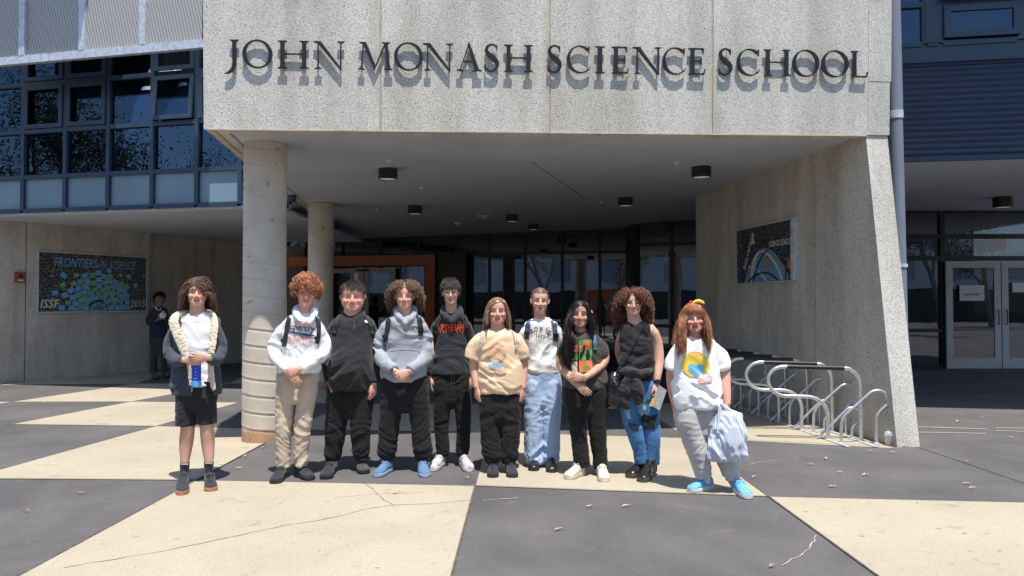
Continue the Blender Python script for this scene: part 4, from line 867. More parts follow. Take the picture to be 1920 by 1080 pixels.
# ================================================================== WHAT THE GLASS REFLECTS (behind the camera)
M['bark'] = mat('grey_bark', (0.20, 0.17, 0.14), 0.9, bump=0.5); M['foliage'] = mat('eucalypt_leaves', (0.075, 0.095, 0.045), 0.7, var=0.5, scale=2)
def tree(x, y, h, lab):
    o = thing('gum_tree', lab, 'tree', (x, y, 0), 'gum trees across the road'); s = MB(); r = random.Random(int(x*10+y))
    tips = []
    def limb(p, d, L, rad, k):
        pts = [p]; q = p.copy(); dd = d.copy()
        for i in range(5): dd = (dd+V(r.uniform(-.25, .25), r.uniform(-.25, .25), r.uniform(-.05, .15))).normalized(); q = q+dd*L/5; pts.append(q.copy())
        s.tube(pts, [rad*(1-0.6*i/5) for i in range(6)], 7)
        if k == 0: tips.extend(pts[2:]); return
        for j in range(3): limb(pts[2+j] if j < 3 else pts[-1], (dd+V(r.uniform(-1, 1), r.uniform(-1, 1), r.uniform(-.1, .6))*0.9).normalized(), L*0.62, rad*0.5, k-1)
        limb(pts[-1], dd, L*0.6, rad*0.4, k-1)
    limb(V(x, y, 0), V(r.uniform(-.1, .1), 0, 1).normalized(), h*0.5, 0.22, 2); s.build('trunk', M['bark'], o, True)
    cr = MB()
    for t in tips:
        for _ in range(100):
            c = t+V(r.gauss(0, .6), r.gauss(0, .55), r.gauss(0, .4)); a = V(r.uniform(-1, 1), r.uniform(-1, 1), r.uniform(-1.2, .4)).normalized()*0.085; b = V(r.uniform(-1, 1), r.uniform(-1, 1), r.uniform(-1, 1)).normalized()*0.04
            cr.add([c-a, c+b, c+a, c-b], [(0, 1, 2, 3)])
    me = cr.mesh('crown'); link('crown', me, M['foliage'], o)
for i, (x, y, h) in enumerate([(-21, -9, 9), (-15, -14, 12), (-9.5, -11, 9.5), (-4, -17, 12), (3, -12, 8), (8, -18, 11), (13, -10, 9), (20, -15, 12), (-28, -13, 12), (-24, 3, 11), (-28, 7.5, 14), (-31, 0, 13), (-35, 5, 15), (-26, -4, 12), (-38, 10, 14), (19, -6, 8), (25, -11, 10), (31, -16, 12), (15.5, -19, 11)]):
    tree(x, y, h, ['leafy grey gum tree beyond the forecourt behind the viewer, reflected in the glass'][0])
nb = thing('neighbour_building', 'long pale building with a dark base across the forecourt, seen reflected in the glass', 'building', (0, -30, 0))
s = MB(); s.box((-90, -34, 2.7), (60, -30, 11.0)); s.build('wall', mat('pale_blue_grey_cladding', (0.50, 0.55, 0.62), 0.6), nb); s = MB(); s.box((-90, -33.9, 0), (60, -30.2, 2.7)); s.build('base_wall', M['darkframe'], nb)
for i in range(30):
    s = MB(); s.box((-86+i*4.9, -29.99, 3.6), (-84+i*4.9, -29.9, 5.8)); s.build('window', M['bluepanel'], nb)
s = MB(); s.box((-91, -34.5, 11.0), (61, -29.5, 11.3)); s.build('roof', M['galv'], nb)
s = MB(); s.box((-13, -16.5, 0), (-8.5, -16.0, 2.6)); ohd = s.build('hoarding', M['orange']); tag(ohd, 'orange site hoarding beside the gum trees, seen reflected', 'hoarding')
# ================================================================== PEOPLE
def fabric(name, col, rough=0.85, var=0.08, weave=220, bump=0.25, sheen=0.3, scale=5, fleece=False):
    m, n, l, b = nt(name); b.inputs['Roughness'].default_value = rough; b.inputs['Specular IOR Level'].default_value = 0.25
    b.inputs['Sheen Weight'].default_value = sheen*0.5; b.inputs['Sheen Roughness'].default_value = 0.5
    tc = n.new('ShaderNodeTexCoord'); no = n.new('ShaderNodeTexNoise'); no.inputs['Scale'].default_value = scale; no.inputs['Detail'].default_value = 8; l.new(tc.outputs['Object'], no.inputs['Vector'])
    r = ramp(n, [(0.3, tuple(x*(1-var) for x in col)), (0.7, tuple(min(1, x*(1+var)) for x in col))]); l.new(no.outputs['Fac'], r.inputs['Fac']); l.new(r.outputs[0], b.inputs['Base Color'])
    n2 = n.new('ShaderNodeTexNoise'); n2.inputs['Scale'].default_value = 70 if fleece else weave; n2.inputs['Detail'].default_value = 4; l.new(tc.outputs['Object'], n2.inputs['Vector'])
    bp = n.new('ShaderNodeBump'); bp.inputs['Strength'].default_value = 0.9 if fleece else bump; bp.inputs['Distance'].default_value = 0.006 if fleece else 0.002; l.new(n2.outputs['Fac'], bp.inputs['Height'])
    # soft secondary creases
    mp = n.new('ShaderNodeMapping'); mp.inputs['Scale'].default_value = (6, 6, 13); mp.inputs['Rotation'].default_value = (0.4, 0.8, 0.3); l.new(tc.outputs['Object'], mp.inputs['Vector'])
    n3 = n.new('ShaderNodeTexNoise'); n3.inputs['Scale'].default_value = 1.0; n3.inputs['Detail'].default_value = 3; n3.inputs['Distortion'].default_value = 0.8; l.new(mp.outputs[0], n3.inputs['Vector'])
    b2_ = n.new('ShaderNodeBump'); b2_.inputs['Strength'].default_value = 0.4; b2_.inputs['Distance'].default_value = 0.015; l.new(n3.outputs['Fac'], b2_.inputs['Height']); l.new(bp.outputs[0], b2_.inputs['Normal']); l.new(b2_.outputs[0], b.inputs['Normal'])
    return m
def skinmat(name, col):
    m, n, l, b = nt(name); b.inputs['Roughness'].default_value = 0.62; b.inputs['Specular IOR Level'].default_value = 0.3
    at_ = n.new('ShaderNodeAttribute'); at_.attribute_name = 'tint'
    tc = n.new('ShaderNodeTexCoord'); no = n.new('ShaderNodeTexNoise'); no.inputs['Scale'].default_value = 14; no.inputs['Detail'].default_value = 6; l.new(tc.outputs['Object'], no.inputs['Vector'])
    r = ramp(n, [(0.3, (col[0]*0.95, col[1]*0.88, col[2]*0.86)), (0.7, col)]); l.new(no.outputs['Fac'], r.inputs['Fac'])
    mx = n.new('ShaderNodeMixRGB'); mx.blend_type = 'MULTIPLY'; mx.inputs[0].default_value = 1; l.new(r.outputs[0], mx.inputs[1]); l.new(at_.outputs['Color'], mx.inputs[2]); l.new(mx.outputs[0], b.inputs['Base Color'])
    b.inputs['Subsurface Weight'].default_value = 0.05; b.inputs['Subsurface Radius'].default_value = (1, 0.35, 0.2); b.inputs['Subsurface Scale'].default_value = 0.012
    return m
def hairmat(name, col):
    m, n, l, b = nt(name); b.inputs['Roughness'].default_value = 0.42; b.inputs['Specular IOR Level'].default_value = 0.5
    tc = n.new('ShaderNodeTexCoord'); no = n.new('ShaderNodeTexNoise'); no.inputs['Scale'].default_value = 45; no.inputs['Detail'].default_value = 3; l.new(tc.outputs['Object'], no.inputs['Vector'])
    r = ramp(n, [(0.3, tuple(x*0.55 for x in col)), (0.7, tuple(min(1, x*1.5) for x in col))]); l.new(no.outputs['Fac'], r.inputs['Fac']); l.new(r.outputs[0], b.inputs['Base Color']); return m
SK = {'fair': skinmat('fair_skin', (0.66, 0.40, 0.30)), 'pink': skinmat('rosy_skin', (0.66, 0.37, 0.285)), 'olive': skinmat('olive_skin', (0.56, 0.34, 0.23)), 'dark': skinmat('brown_skin', (0.28, 0.15, 0.09))}
M['eyew'] = mat('eye_white', (0.40, 0.36, 0.33), 0.25, var=0.02); M['iris'] = mat('iris', (0.05, 0.035, 0.025), 0.2); M['lip'] = mat('lash', (0.05, 0.03, 0.025), 0.7); M['teeth'] = mat('teeth', (0.72, 0.69, 0.62), 0.3, var=0.02)  # eye white greyed: shade under the brow is put into its colour

def voxel(mb, size, smooth=2, keep=None):
    me = mb.mesh('tmp'); o = bpy.data.objects.new('tmp', me); C.objects.link(o)
    bm = bmesh.new(); bm.from_mesh(me); bmesh.ops.recalc_face_normals(bm, faces=bm.faces); bm.to_mesh(me); bm.free()
    md = o.modifiers.new('r', 'REMESH'); md.mode = 'VOXEL'; md.voxel_size = size
    if smooth: sm = o.modifiers.new('s', 'SMOOTH'); sm.iterations = smooth; sm.factor = 0.5
    dg = bpy.context.evaluated_depsgraph_get(); r = bpy.data.meshes.new_from_object(o.evaluated_get(dg)); bpy.data.objects.remove(o); bpy.data.meshes.remove(me); return r
def getco(me): a = np.empty(len(me.vertices)*3, np.float32); me.vertices.foreach_get('co', a); return a.reshape(-1, 3).astype(float)
def getno(me): a = np.empty(len(me.vertices)*3, np.float32); me.vertex_normals.foreach_get('vector', a); return a.reshape(-1, 3).astype(float)
def setco(me, a): me.vertices.foreach_set('co', np.ascontiguousarray(a, np.float32).ravel()); me.update()
def crease(me, amp, seed=0, zones=(), base=0.35, freq=(7, 7, 15), lim=0.02):
    """cloth folds: ridged, stretched, warped noise; stronger near the given zones (point, radius, gain)"""
    co = getco(me); no = getno(me); off = seed*7.31
    w = np.stack([pn(co*3.1+off), pn(co*3.1+off+9), pn(co*3.1+off+17)], 1)*0.10
    cw = co+w; sg = 0.75*np.sin(co[:, 0]*5+off)+0.4*pn(co*2.2+off+70); a1_, a2_ = .55+.25*math.sin(seed*3.7), -.65+.2*math.cos(seed*2.1); R2 = lambda a_: np.stack([cw[:, 0]*math.cos(a_)+cw[:, 2]*math.sin(a_), cw[:, 1], cw[:, 2]*math.cos(a_)-cw[:, 0]*math.sin(a_)], 1); u = R2(a1_); u2 = R2(a2_); fq = np.array((freq[0]*.55, freq[1]*.8, freq[2]*.95)); q = u*fq+off; r = 1-2.2*np.abs(pn(q)); r2 = 1-2.2*np.abs(pn(u2*np.array((freq[0]*.5, freq[1]*.8, freq[2]*1.05))+31)); s = pn(co*4+off+50); gate = np.clip(.55+1.3*pn(co*3.3+off+23), 0, 1.4); r = r*gate; r2 = r2*np.clip(.5-1.3*pn(co*3.3+off+23), 0, 1.3)
    g = np.full(len(co), base)
    for p, rad, k in zones: d = np.linalg.norm((co-np.array(p))/rad, axis=1); g = g+k*np.exp(-d*d)
    f3 = u[:, [1, 0, 2]]*np.array((freq[0]*2.1, freq[1]*1.7, freq[2]*1.2))+off+5; r3 = 1-2.2*np.abs(pn(f3)); r = np.sign(r)*np.abs(r)**.8; h = (1.15*r+0.95*r2+0.6*s+.6*r3*np.clip(gate, 0, 1))*amp*g*1.15
    setco(me, co+no*np.clip(h, -lim, lim)[:, None])
class Person:
    def __init__(s, Y, label, name='person', seed=0):
        s.Y = Y; s.seed = seed; s.k = Y/1400; s.label = label; s.zones = []
    def w(s, px, py, dy=0.0): return at(px, py, s.Y+dy)
def ring(mb_rings, c, rx, ry, n=28, e=2.3, yaw=0.0):
    out = []
    for j in range(n):
        a = 2*math.pi*j/n; ca, sa = math.cos(a), math.sin(a); x = rx*abs(ca)**(2/e)*(1 if ca > 0 else -1); y = ry*abs(sa)**(2/e)*(1 if sa > 0 else -1)
        out.append(V(c[0]+x, c[1]+y, c[2]))
    mb_rings.append(out)
def loft(mb, rings, hollow_end=0.0):
    n = len(rings[0]); vs = [p for r in rings for p in r]; k = len(rings)
    fs = [(i*n+j, i*n+(j+1) % n, (i+1)*n+(j+1) % n, (i+1)*n+j) for i in range(k-1) for j in range(n)]+[tuple(range(n))[::-1], tuple((k-1)*n+j for j in range(n))]
    mb.add(vs, fs)
def limb(mb, P, pts, per=5, n=18, end=True, flat=None, hollow=0.0, dyr=1.0):
    """pts: (px, py, width_px, dy); spline tube with rounded start; hollow cuff at the end"""
    q = spline([(*P.w(x, y, dy), w*P.k/2) for x, y, w, dy in pts], per); c = [Vector(a[:3]) for a in q]; r = [max(0.004, a[3]) for a in q]
    d = (c[0]-c[1]).normalized(); c = [c[0]+d*r[0]*0.85, c[0]+d*r[0]*0.5]+c; r = [r[0]*0.35, r[0]*0.8]+r
    d = (c[-1]-c[-2]).normalized()
    if hollow: c += [c[-1]-d*0.001+d*0.003, c[-1]-d*hollow]; r += [r[-1]*0.86, r[-1]*0.74]
    elif end: R_ = r[-1]; e = c[-1]; c += [e+d*R_*0.5, e+d*R_*0.85]; r += [R_*0.8, R_*0.35]
    mb.tube(c, r, n, flat=flat)
def capsule(mb, pts, rs, n=10):
    pts = [Vector(p) for p in pts]; d0 = (pts[0]-pts[1]).normalized(); d1 = (pts[-1]-pts[-2]).normalized()
    mb.tube([pts[0]+d0*rs[0]*0.85, pts[0]+d0*rs[0]*0.5]+pts+[pts[-1]+d1*rs[-1]*0.5, pts[-1]+d1*rs[-1]*0.85], [rs[0]*0.4, rs[0]*0.82]+list(rs)+[rs[-1]*0.82, rs[-1]*0.4], n)
def hand(mb, wrist, d, nrm, side, curl=(0.25, 0.3, 0.35, 0.4), thumb=0.55, k=1.0, tcurl=0.3):
    """wrist point, d = towards the fingers, nrm = out of the PALM, side = towards the thumb"""
    d = d.normalized(); side = (side-d*side.dot(d)).normalized(); nn = d.cross(side).normalized()
    if nn.dot(nrm) < 0: nn = -nn
    W = wrist
    def P_(a, b, c): return W+d*a*k+side*b*k+nn*c*k
    rings = []
    for t, wd, th in ((-0.03, 0.026, 0.020), (0.0, 0.028, 0.019), (0.02, 0.033, 0.018), (0.045, 0.039, 0.0165), (0.07, 0.0415, 0.0145), (0.088, 0.041, 0.012), (0.096, 0.036, 0.009)):
        c = P_(t, 0, 0.002); r = []
        for j in range(18):
            a = 2*math.pi*j/18; ca, sa = math.cos(a), math.sin(a); r.append(c+side*(wd*k*abs(ca)**0.8*(1 if ca > 0 else -1))+nn*(th*k*abs(sa)**0.8*(1 if sa > 0 else -1)))
        rings.append(r)
    loft(mb, rings)
    for i, (off, L, r0) in enumerate(((0.031, 0.070, 0.0092), (0.0105, 0.079, 0.0096), (-0.010, 0.073, 0.0092), (-0.0295, 0.058, 0.0082))):
        b = P_(0.085-0.004*abs(i-1), off, 0.0); ang = curl[i]*0.6; spread = off*1.2; pts = [b-d*0.02*k, b]; q = b; rs = [r0*k, r0*k]
        for j, f in enumerate((0.45, 0.31, 0.24)):
            dd = (d*math.cos(ang)+nn*math.sin(ang)+side*spread*(1-j*0.3)).normalized(); q = q+dd*L*f*k; pts.append(q); rs.append(r0*k*(0.93-0.1*j)); ang += curl[i]*(1.1 if j == 0 else 0.8)
        capsule(mb, pts, rs)
    b = P_(0.012, 0.018, 0.006); q = b; pts = [b]; rs = [0.013*k]; a = thumb
    for j, (f, r_) in enumerate(((0.042, 0.0125), (0.032, 0.0105), (0.027, 0.0088))):
        dd = (d*math.cos(a)+side*math.sin(a)+nn*(0.25+tcurl*j*0.5)).normalized(); q = q+dd*f*k; pts.append(q); rs.append(r_*k); a -= 0.28
    capsule(mb, pts, rs)
SEC = [(-.1175, .014, .074, .040), (-.112, .029, .084, .020), (-.100, .042, .091, .000), (-.086, .0525, .0925, -.030), (-.070, .059, .0915, -.052), (-.050, .0635, .090, -.066), (-.028, .0650, .0885, -.080), (-.005, .0695, .0860, -.092), (.020, .0725, .0895, -.099), (.045, .0745, .0895, -.102), (.068, .0720, .084, -.098), (.088, .0640, .072, -.086), (.104, .0500, .052, -.066), (.114, .0330, .030, -.042), (.1185, .0150, .010, -.020)]
class Head:
    """local: x image-right, f forward (towards the camera), z up ; origin between the ears at eye level"""
    def __init__(s, P, cx, crown, chin, yaw=0.0, tilt=0.0, nod=0.0, wide=1.0, smile=0.3, dy=-0.02):
        s.P = P; hh = (chin-crown)*P.k; s.k = hh/0.236; ey = chin-(chin-crown)*0.4975
        s.c = P.w(cx, ey, dy); yaw = yaw+0.8*math.atan2(-s.c.x, s.c.y); s.R = Matrix.Rotation(yaw, 3, 'Z') @ Matrix.Rotation(tilt, 3, 'Y') @ Matrix.Rotation(nod, 3, 'X'); s.wide = wide*1.07; s.smile = smile; s.px = .236/(chin-crown)
    def L(s, x, f, z): return s.c+s.R @ V(x*s.wide*s.k, -f*s.k, z*s.k)
    def inv(s, co):
        q = (co-np.array(s.c)) @ np.array(s.R); q /= s.k; q[:, 0] /= s.wide; q[:, 1] *= -1; return q
    def geo(s, mb, fat=0.0):
        rings = []
        for z, w, yf, yb in SEC:
            if z < -.02: w = w*(1+fat*0.25)
            cy = (yf+yb)/2; ry = (yf-yb)/2; r = []
            for j in range(36):
                a = 2*math.pi*j/36; ca, sa = math.cos(a), math.sin(a); e = 2.15
                r.append(s.L(w*abs(ca)**(2/e)*(1 if ca > 0 else -1), cy+ry*abs(sa)**(2/(2.25))*(1 if sa > 0 else -1), z))
            rings.append(r)
        loft(mb, rings)
        def ell(x, f, z, a, b, c, n=12):
            vs = []; m = 8
            for i in range(m+1):
                th = math.pi*(i+0.02)/(m+0.04)
                for j in range(n): ph = 2*math.pi*j/n; vs.append(s.L(x+a*math.sin(th)*math.cos(ph), f+b*math.sin(th)*math.sin(ph), z+c*math.cos(th)))
            mb.add(vs, [(i*n+j, i*n+(j+1) % n, (i+1)*n+(j+1) % n, (i+1)*n+j) for i in range(m) for j in range(n)]+[tuple(range(n))[::-1], tuple(m*n+j for j in range(n))])
        s.ell = ell
        mb.tube([s.L(0, .082, .016), s.L(0, .092, .0), s.L(0, .101, -.018), s.L(0, .110, -.034), s.L(0, .108, -.043), s.L(0, .094, -.050)], [.006*s.k, .0085*s.k, .010*s.k, .0125*s.k, .0115*s.k, .007*s.k], 12)
        for sg in (-1, 1):
            ell(sg*.0125, .098, -.041, .0085, .010, .0075)                          # nostril wing
            ell(sg*.036, .074, -.034, .024, .018, .022)                             # cheek
            ell(sg*.029, .084, .024, .022, .008, .0075)                             # brow ridge
            ell(sg*.031, .0785, .001, .0155, .0095, .011)                           # closed-ish lids
            mb.tube([s.L(sg*.071, -.004, .014), s.L(sg*.080, -.012, .016), s.L(sg*.083, -.012, .0), s.L(sg*.079, -.006, -.018), s.L(sg*.071, .0, -.028)], [.007*s.k, .010*s.k, .0105*s.k, .009*s.k, .006*s.k], 8)  # ear
        ell(0, .092, -.0655, .021, .0085, .0052); ell(0, .0915, -.0765, .0185, .0085, .0062); ell(0, .084, -.101, .019, .013, .013)
    def colour(s, me):
        co = getco(me); q = s.inv(co.copy()); x, f, z = q[:, 0], q[:, 1], q[:, 2]; col = np.ones((len(co), 4)); g = lambda a, b, c, ra, rc: np.exp(-((x-a)/ra)**2-((z-c)/rc)**2)*(f > 0.03)
        fl = (g(.036, 0, -.035, .02, .016)+g(-.036, 0, -.035, .02, .016)+0.9*g(0, 0, -.037, .012, .012)); col[:, 1] *= 1-0.20*np.clip(fl, 0, 1); col[:, 2] *= 1-0.18*np.clip(fl, 0, 1)
        z0 = -.071+s.smile*9*(x**2); wd = .024+.006*s.smile; lip = np.exp(-((z-z0)/.0072)**4)*(np.abs(x) < wd)*(f > .07)
        col[:, 0] *= 1-0.22*lip; col[:, 1] *= 1-0.50*lip; col[:, 2] *= 1-0.42*lip
        ln = np.exp(-((z-z0)/.0026)**2)*(np.abs(x) < wd)*(f > .07); col[:, :3] *= (1-0.55*ln)[:, None]  # shade in the gap between the lips, painted into the tint
        neck = (z < -.125) & (z > -.3); 
        a = me.color_attributes.new('tint', 'FLOAT_COLOR', 'POINT'); a.data.foreach_set('color', col.astype(np.float32).ravel())
    def features(s, root, brow, iris=None, teeth=False, glasses=None, squint=1.0):
        e = MB(); ir = MB(); la = MB(); br = MB()
        for sg in (-1, 1):
            n = 10; vs = []; m = 6
            for i in range(m+1):
                th = math.pi*(i+.02)/(m+.04)
                for j in range(n): ph = 2*math.pi*j/n; vs.append(s.L(sg*.031+.0125*math.sin(th)*math.cos(ph), .0845+.0055*math.sin(th)*math.sin(ph), .0005+.0048*squint*math.cos(th)))
            e.add(vs, [(i*n+j, i*n+(j+1) % n, (i+1)*n+(j+1) % n, (i+1)*n+j) for i in range(m) for j in range(n)])
            ir.add([s.L(sg*.031+.0055*math.cos(a), .0906, .0005+.0046*squint*math.sin(a)) for a in np.linspace(0, 2*math.pi, 11)[:-1]], [tuple(range(10))])
            la.tube([s.L(sg*.031+x, .0885-abs(x)*.25, .0052*squint+.0015-(abs(x)/.016)**2*.005) for x in np.linspace(-.016, .016, 7)], .0013*s.k, 6)
            br.tube([s.L(sg*(.014+.032*t), .0935-.012*t*t, .0235+.0055*math.sin(t*2.4)) for t in np.linspace(0, 1, 6)], [.0022*s.k, .0042*s.k, .0044*s.k, .004*s.k, .003*s.k, .0014*s.k], 6)
        e.build('eye', M['eyew'], root, True); ir.build('iris', iris or M['iris'], root); la.build('eyelashes', M['lip'], root); br.build('eyebrow', brow, root)
        if teeth:
            t = MB(); z0 = lambda x: -.0705+s.smile*9*x*x; xs_ = np.linspace(-.019, .019, 9); vs = [s.L(x, .1015-abs(x)*.28, z0(x)+.0022) for x in xs_]+[s.L(x, .1015-abs(x)*.28, z0(x)-.0026*(1-(x/.022)**2)-.0006) for x in xs_]
            t.add(vs, [(i, i+1, 9+i+1, 9+i) for i in range(8)]); t.build('teeth', M['teeth'], root)
        if glasses:
            gm = MB()
            for sg in (-1, 1):
                gm.tube([s.L(sg*.032+.022*math.cos(a)*abs(math.cos(a))**-0.3 if abs(math.cos(a)) > .01 else sg*.032, .104-.010*abs(math.cos(a)), .0+.0165*math.sin(a)) for a in np.linspace(0, 2*math.pi, 25)], .0013*s.k, 6)
                gm.tube([s.L(sg*.054, .094, .005), s.L(sg*.074, .06, .007), s.L(sg*.077, .0, .006)], .0013*s.k, 6)
            gm.tube([s.L(-.011, .104, .004), s.L(0, .107, .007), s.L(.011, .104, .004)], .0013*s.k, 6); g = gm.build('glasses', glasses, root, True)
            ln = MB()
            for sg in (-1, 1): ln.add([s.L(sg*.032+.021*math.cos(a), .1015, .0155*math.sin(a)) for a in np.linspace(0, 2*math.pi, 17)[:-1]], [tuple(range(16))])
            ln.build('lens', M['lens'], g)
    def inside(s, p, grow=1.0):
        """signed push-out of a skull ellipsoid; returns corrected point (world) """
        q = s.R.transposed() @ (p-s.c); x = q.x/(s.k*s.wide); f = -q.y/s.k; z = q.z/s.k
        c = (0, -.003, .022); a = (.0765*grow, .1045*grow, .1005*grow); d = math.sqrt(((x-c[0])/a[0])**2+((f-c[1])/a[1])**2+((z-c[2])/a[2])**2)
        if d < 1 and d > 1e-6: x, f, z = (c[0]+(x-c[0])/d, c[1]+(f-c[1])/d, c[2]+(z-c[2])/d); return s.L(x, f, z)
        return p
M['lens'] = glassmat('spectacle_lens', (0.97, 0.97, 0.97), 0.05)
def scalp_dir(rnd, hairline=0.50, back=-0.55):
    while True:
        v = V(rnd.gauss(0, 1), rnd.gauss(0, 1), rnd.gauss(0, 1)).normalized()      # x, f, z
        if v.y > 0.2:
            if v.z < hairline+0.10*(1-abs(v.x))*0-0.35*max(0, abs(v.x)-0.55): continue
        elif v.z < back: continue
        if abs(v.x) > 0.8 and v.y > -0.1 and v.z < 0.12: continue
        return v
def envlim(hd, p, env):
    q = hd.R.transposed() @ (p-hd.c); x = q.x/(hd.k*hd.wide); f = -q.y/hd.k; z = q.z/hd.k
    lw = env[4] if len(env) > 4 else 1; t = min(1.0, max(0.0, (.05-z)/.30)); W = (env[0]+(env[1]-env[0])*t)*lw; F_ = .115 if len(env) < 4 else env[3]
    if z > 0:
        a_, b_, c_ = W, F_*lw, env[2]+(lw-.95)*.10; rr = math.sqrt((x/a_)**2+(f/b_)**2+(z/c_)**2)
        if rr > .78: g_ = (.78+.22*math.tanh((rr-.78)/.22))/rr; x *= g_; f *= g_; z *= g_
        q2 = hd.inside(hd.L(x, f, z), 1.02); return q2
    W = max(W, .03); a = abs(x); s_ = .72*W
    if a > s_: x = math.copysign(s_+(W-s_)*math.tanh((a-s_)/(W-s_)), x)
    zt = env[2]; 
    if z > zt-.02: z = zt-.02+.02*math.tanh((z-zt+.02)/.02)
    F_ = .115 if len(env) < 4 else env[3]
    if abs(f) > F_: f = math.copysign(F_+.02*math.tanh((abs(f)-F_)/.02), f)
    return hd.L(x, f, z)
def hair(hd, root, m, n=900, length=0.2, seg=12, rad=0.0022, curl=0.0, cfreq=60, part=None, vol=0.012, grav=0.35, lift=0.5, fwd=0.0, hairline=0.46, back=-0.6, bvh=None, jitter=0.12, out=0.0, lenf=None, clump=0.0, tiefn=None, name='hair', capgrow=1.0, seed=1, wave=0.0, side=0.0, env=None, front=0.0, fly=0.0, frr=1.0):
    rnd = random.Random(seed); mb = MB(); k = hd.k
    # scalp cap
    vs = []; N1, N2 = 28, 16; idx = {}
    for i in range(N2+1):
        th = math.pi*i/N2
        for j in range(N1):
            ph = 2*math.pi*j/N1; x, f, z = math.sin(th)*math.cos(ph), math.sin(th)*math.sin(ph), math.cos(th); vs.append(hd.L(.0795*x*capgrow, -.003+.1058*f*capgrow, .022+.1032*z*capgrow))
    fs = []
    for i in range(N2):
        for j in range(N1):
            th = math.pi*(i+.5)/N2; ph = 2*math.pi*(j+.5)/N1; x, f, z = math.sin(th)*math.cos(ph), math.sin(th)*math.sin(ph), math.cos(th)
            if f > 0.25 and z < hairline+0.03: continue
            if z < back+0.12: continue
            if abs(x) > .72 and f > -.15 and z < 0.12: continue
            fs.append((i*N1+j, i*N1+(j+1) % N1, (i+1)*N1+(j+1) % N1, (i+1)*N1+j))
    mb.add(vs, fs)
    clumps = [(scalp_dir(rnd, hairline, back), rnd.random()*6.28, rnd.uniform(0.8, 1.15), rnd.uniform(-1, 1)) for _ in range(max(8, n//12))]
    for i in range(n):
        if clump:
            cv, ph0, lm, cs = clumps[rnd.randrange(len(clumps))]; v = (cv+V(rnd.gauss(0, .09), rnd.gauss(0, .09), rnd.gauss(0, .09))).normalized(); ph = ph0+rnd.gauss(0, .35); lm *= rnd.uniform(.88, 1.06)
        else: v = scalp_dir(rnd, hairline, back); ph = rnd.random()*6.28; lm = rnd.uniform(.8, 1.1); cs = rnd.uniform(-1, 1)
        L = (length if lenf is None else lenf(v))*lm; lw = rnd.uniform(.66, 1.13) if curl else rnd.uniform(.80, 1.06)
        p = hd.L(.0765*v.x, -.003+.1035*v.y, .022+.0995*v.z); nl = V(v.x/.0765, v.y/.1, v.z/.1).normalized(); px0 = part or 0.0
        sx = 1 if v.x > px0 else -1
        comb = V(sx*(0.55+0.3*abs(v.x)) if part is not None else v.x*0.5+side, fwd+(-0.35 if part is not None else 0)+(-.2 if v.y < 0 else 0), -0.25)
        comb = comb-nl*comb.dot(nl); comb = comb if comb.length > .05 else V(sx*.3, -.2, 0)
        d = (nl*lift+comb.normalized()*(1-lift)+V(rnd.gauss(0, jitter), rnd.gauss(0, jitter), rnd.gauss(0, jitter))).normalized()
        flyer = rnd.random() < fly
        if flyer: d = (d+V(rnd.gauss(0, .22), rnd.gauss(0, .22), rnd.gauss(0, .12))).normalized()
        wdir = lambda a: (hd.R @ V(a.x, -a.y, a.z))
        dw = wdir(d); pts = []; step = L/seg; q = p.copy(); gr = 1.0+vol/0.08*rnd.uniform(.4, 1.0); ax0 = wdir(nl)
        for j in range(seg+1):
            t = j/seg; c = q
            if curl:
                a1 = dw.orthogonal().normalized(); a1 = (V(1, 0, 0)-dw*dw.x); a1 = a1.normalized() if a1.length > .1 else dw.orthogonal().normalized(); a2 = dw.cross(a1); amp = curl*min(1, t*4)*k; aa = ph+t*L*cfreq; c = q+a1*math.cos(aa)*amp+a2*math.sin(aa)*amp
            if wave: c = c+V(math.sin(ph+t*L*cfreq)*wave*min(1, t*3), math.cos(ph+t*L*cfreq*.8)*wave*.5*min(1, t*3), 0)
            if part is not None and j > 1:
                lq = hd.R.transposed() @ (c-hd.c); fx_ = lq.x/(k*hd.wide); ff_ = -lq.y/k; fz_ = lq.z/k; lim = .060 if fz_ < .0 else .060-.035*min(1, fz_/.055)
                if ff_ > .035 and -.16 < fz_ < .055 and abs(fx_) < lim: dq = hd.R @ V((sx*lim-fx_)*k*hd.wide, 0, 0); c = c+dq; q = q+dq*.7
            if env and not flyer: e_ = tuple(env[:3])+((env[3] if len(env) > 3 else .115), lw); c = envlim(hd, q, e_)+(c-q)
            pts.append(c)
            dw = (dw+V(0, 0, -1)*grav*(step/0.02)*0.5+V(rnd.gauss(0, .03), rnd.gauss(0, .03), 0)+ax0*out).normalized(); q = q+dw*step*k
            q2 = hd.inside(q, 1+(gr-1)*min(1, t*2.2) if j > 0 else 1.0)
            if (q2-q).length > 1e-5: 
                q = q2; dw = (dw+(ax0*0.0)).normalized()
                if j > 0 and len(pts) > 1: dd = (q-pts[-1]); dw = (dw*0.3+dd.normalized()*0.7).normalized() if dd.length > 1e-4 else dw
            if front and v.y > -.45 and -.20 < (q.z-hd.c.z)/k < .03: fr_ = front*(frr if v.x > 0 else 1); q = q+wdir(V(0, fr_*step, 0)); dw = (dw+wdir(V(0, fr_*.25, 0))).normalized()
            if bvh and q.z < hd.c.z-.10*k:
                loc, nr, _, dist = bvh.find_nearest(q, 0.12)
                if loc is not None:
                    sdd = (q-loc).dot(nr)
                    if sdd < 0.010: q = loc+nr*0.010*(0.6+rnd.random())
        r = rad*rnd.uniform(.75, 1.25)
        mb.tube(pts, [r*.8]+[r]*(len(pts)-3)+[r*.75, r*.35], 3, cap=False)
    me = mb.mesh('hair'); return link(name, me, m, root, smooth=True)
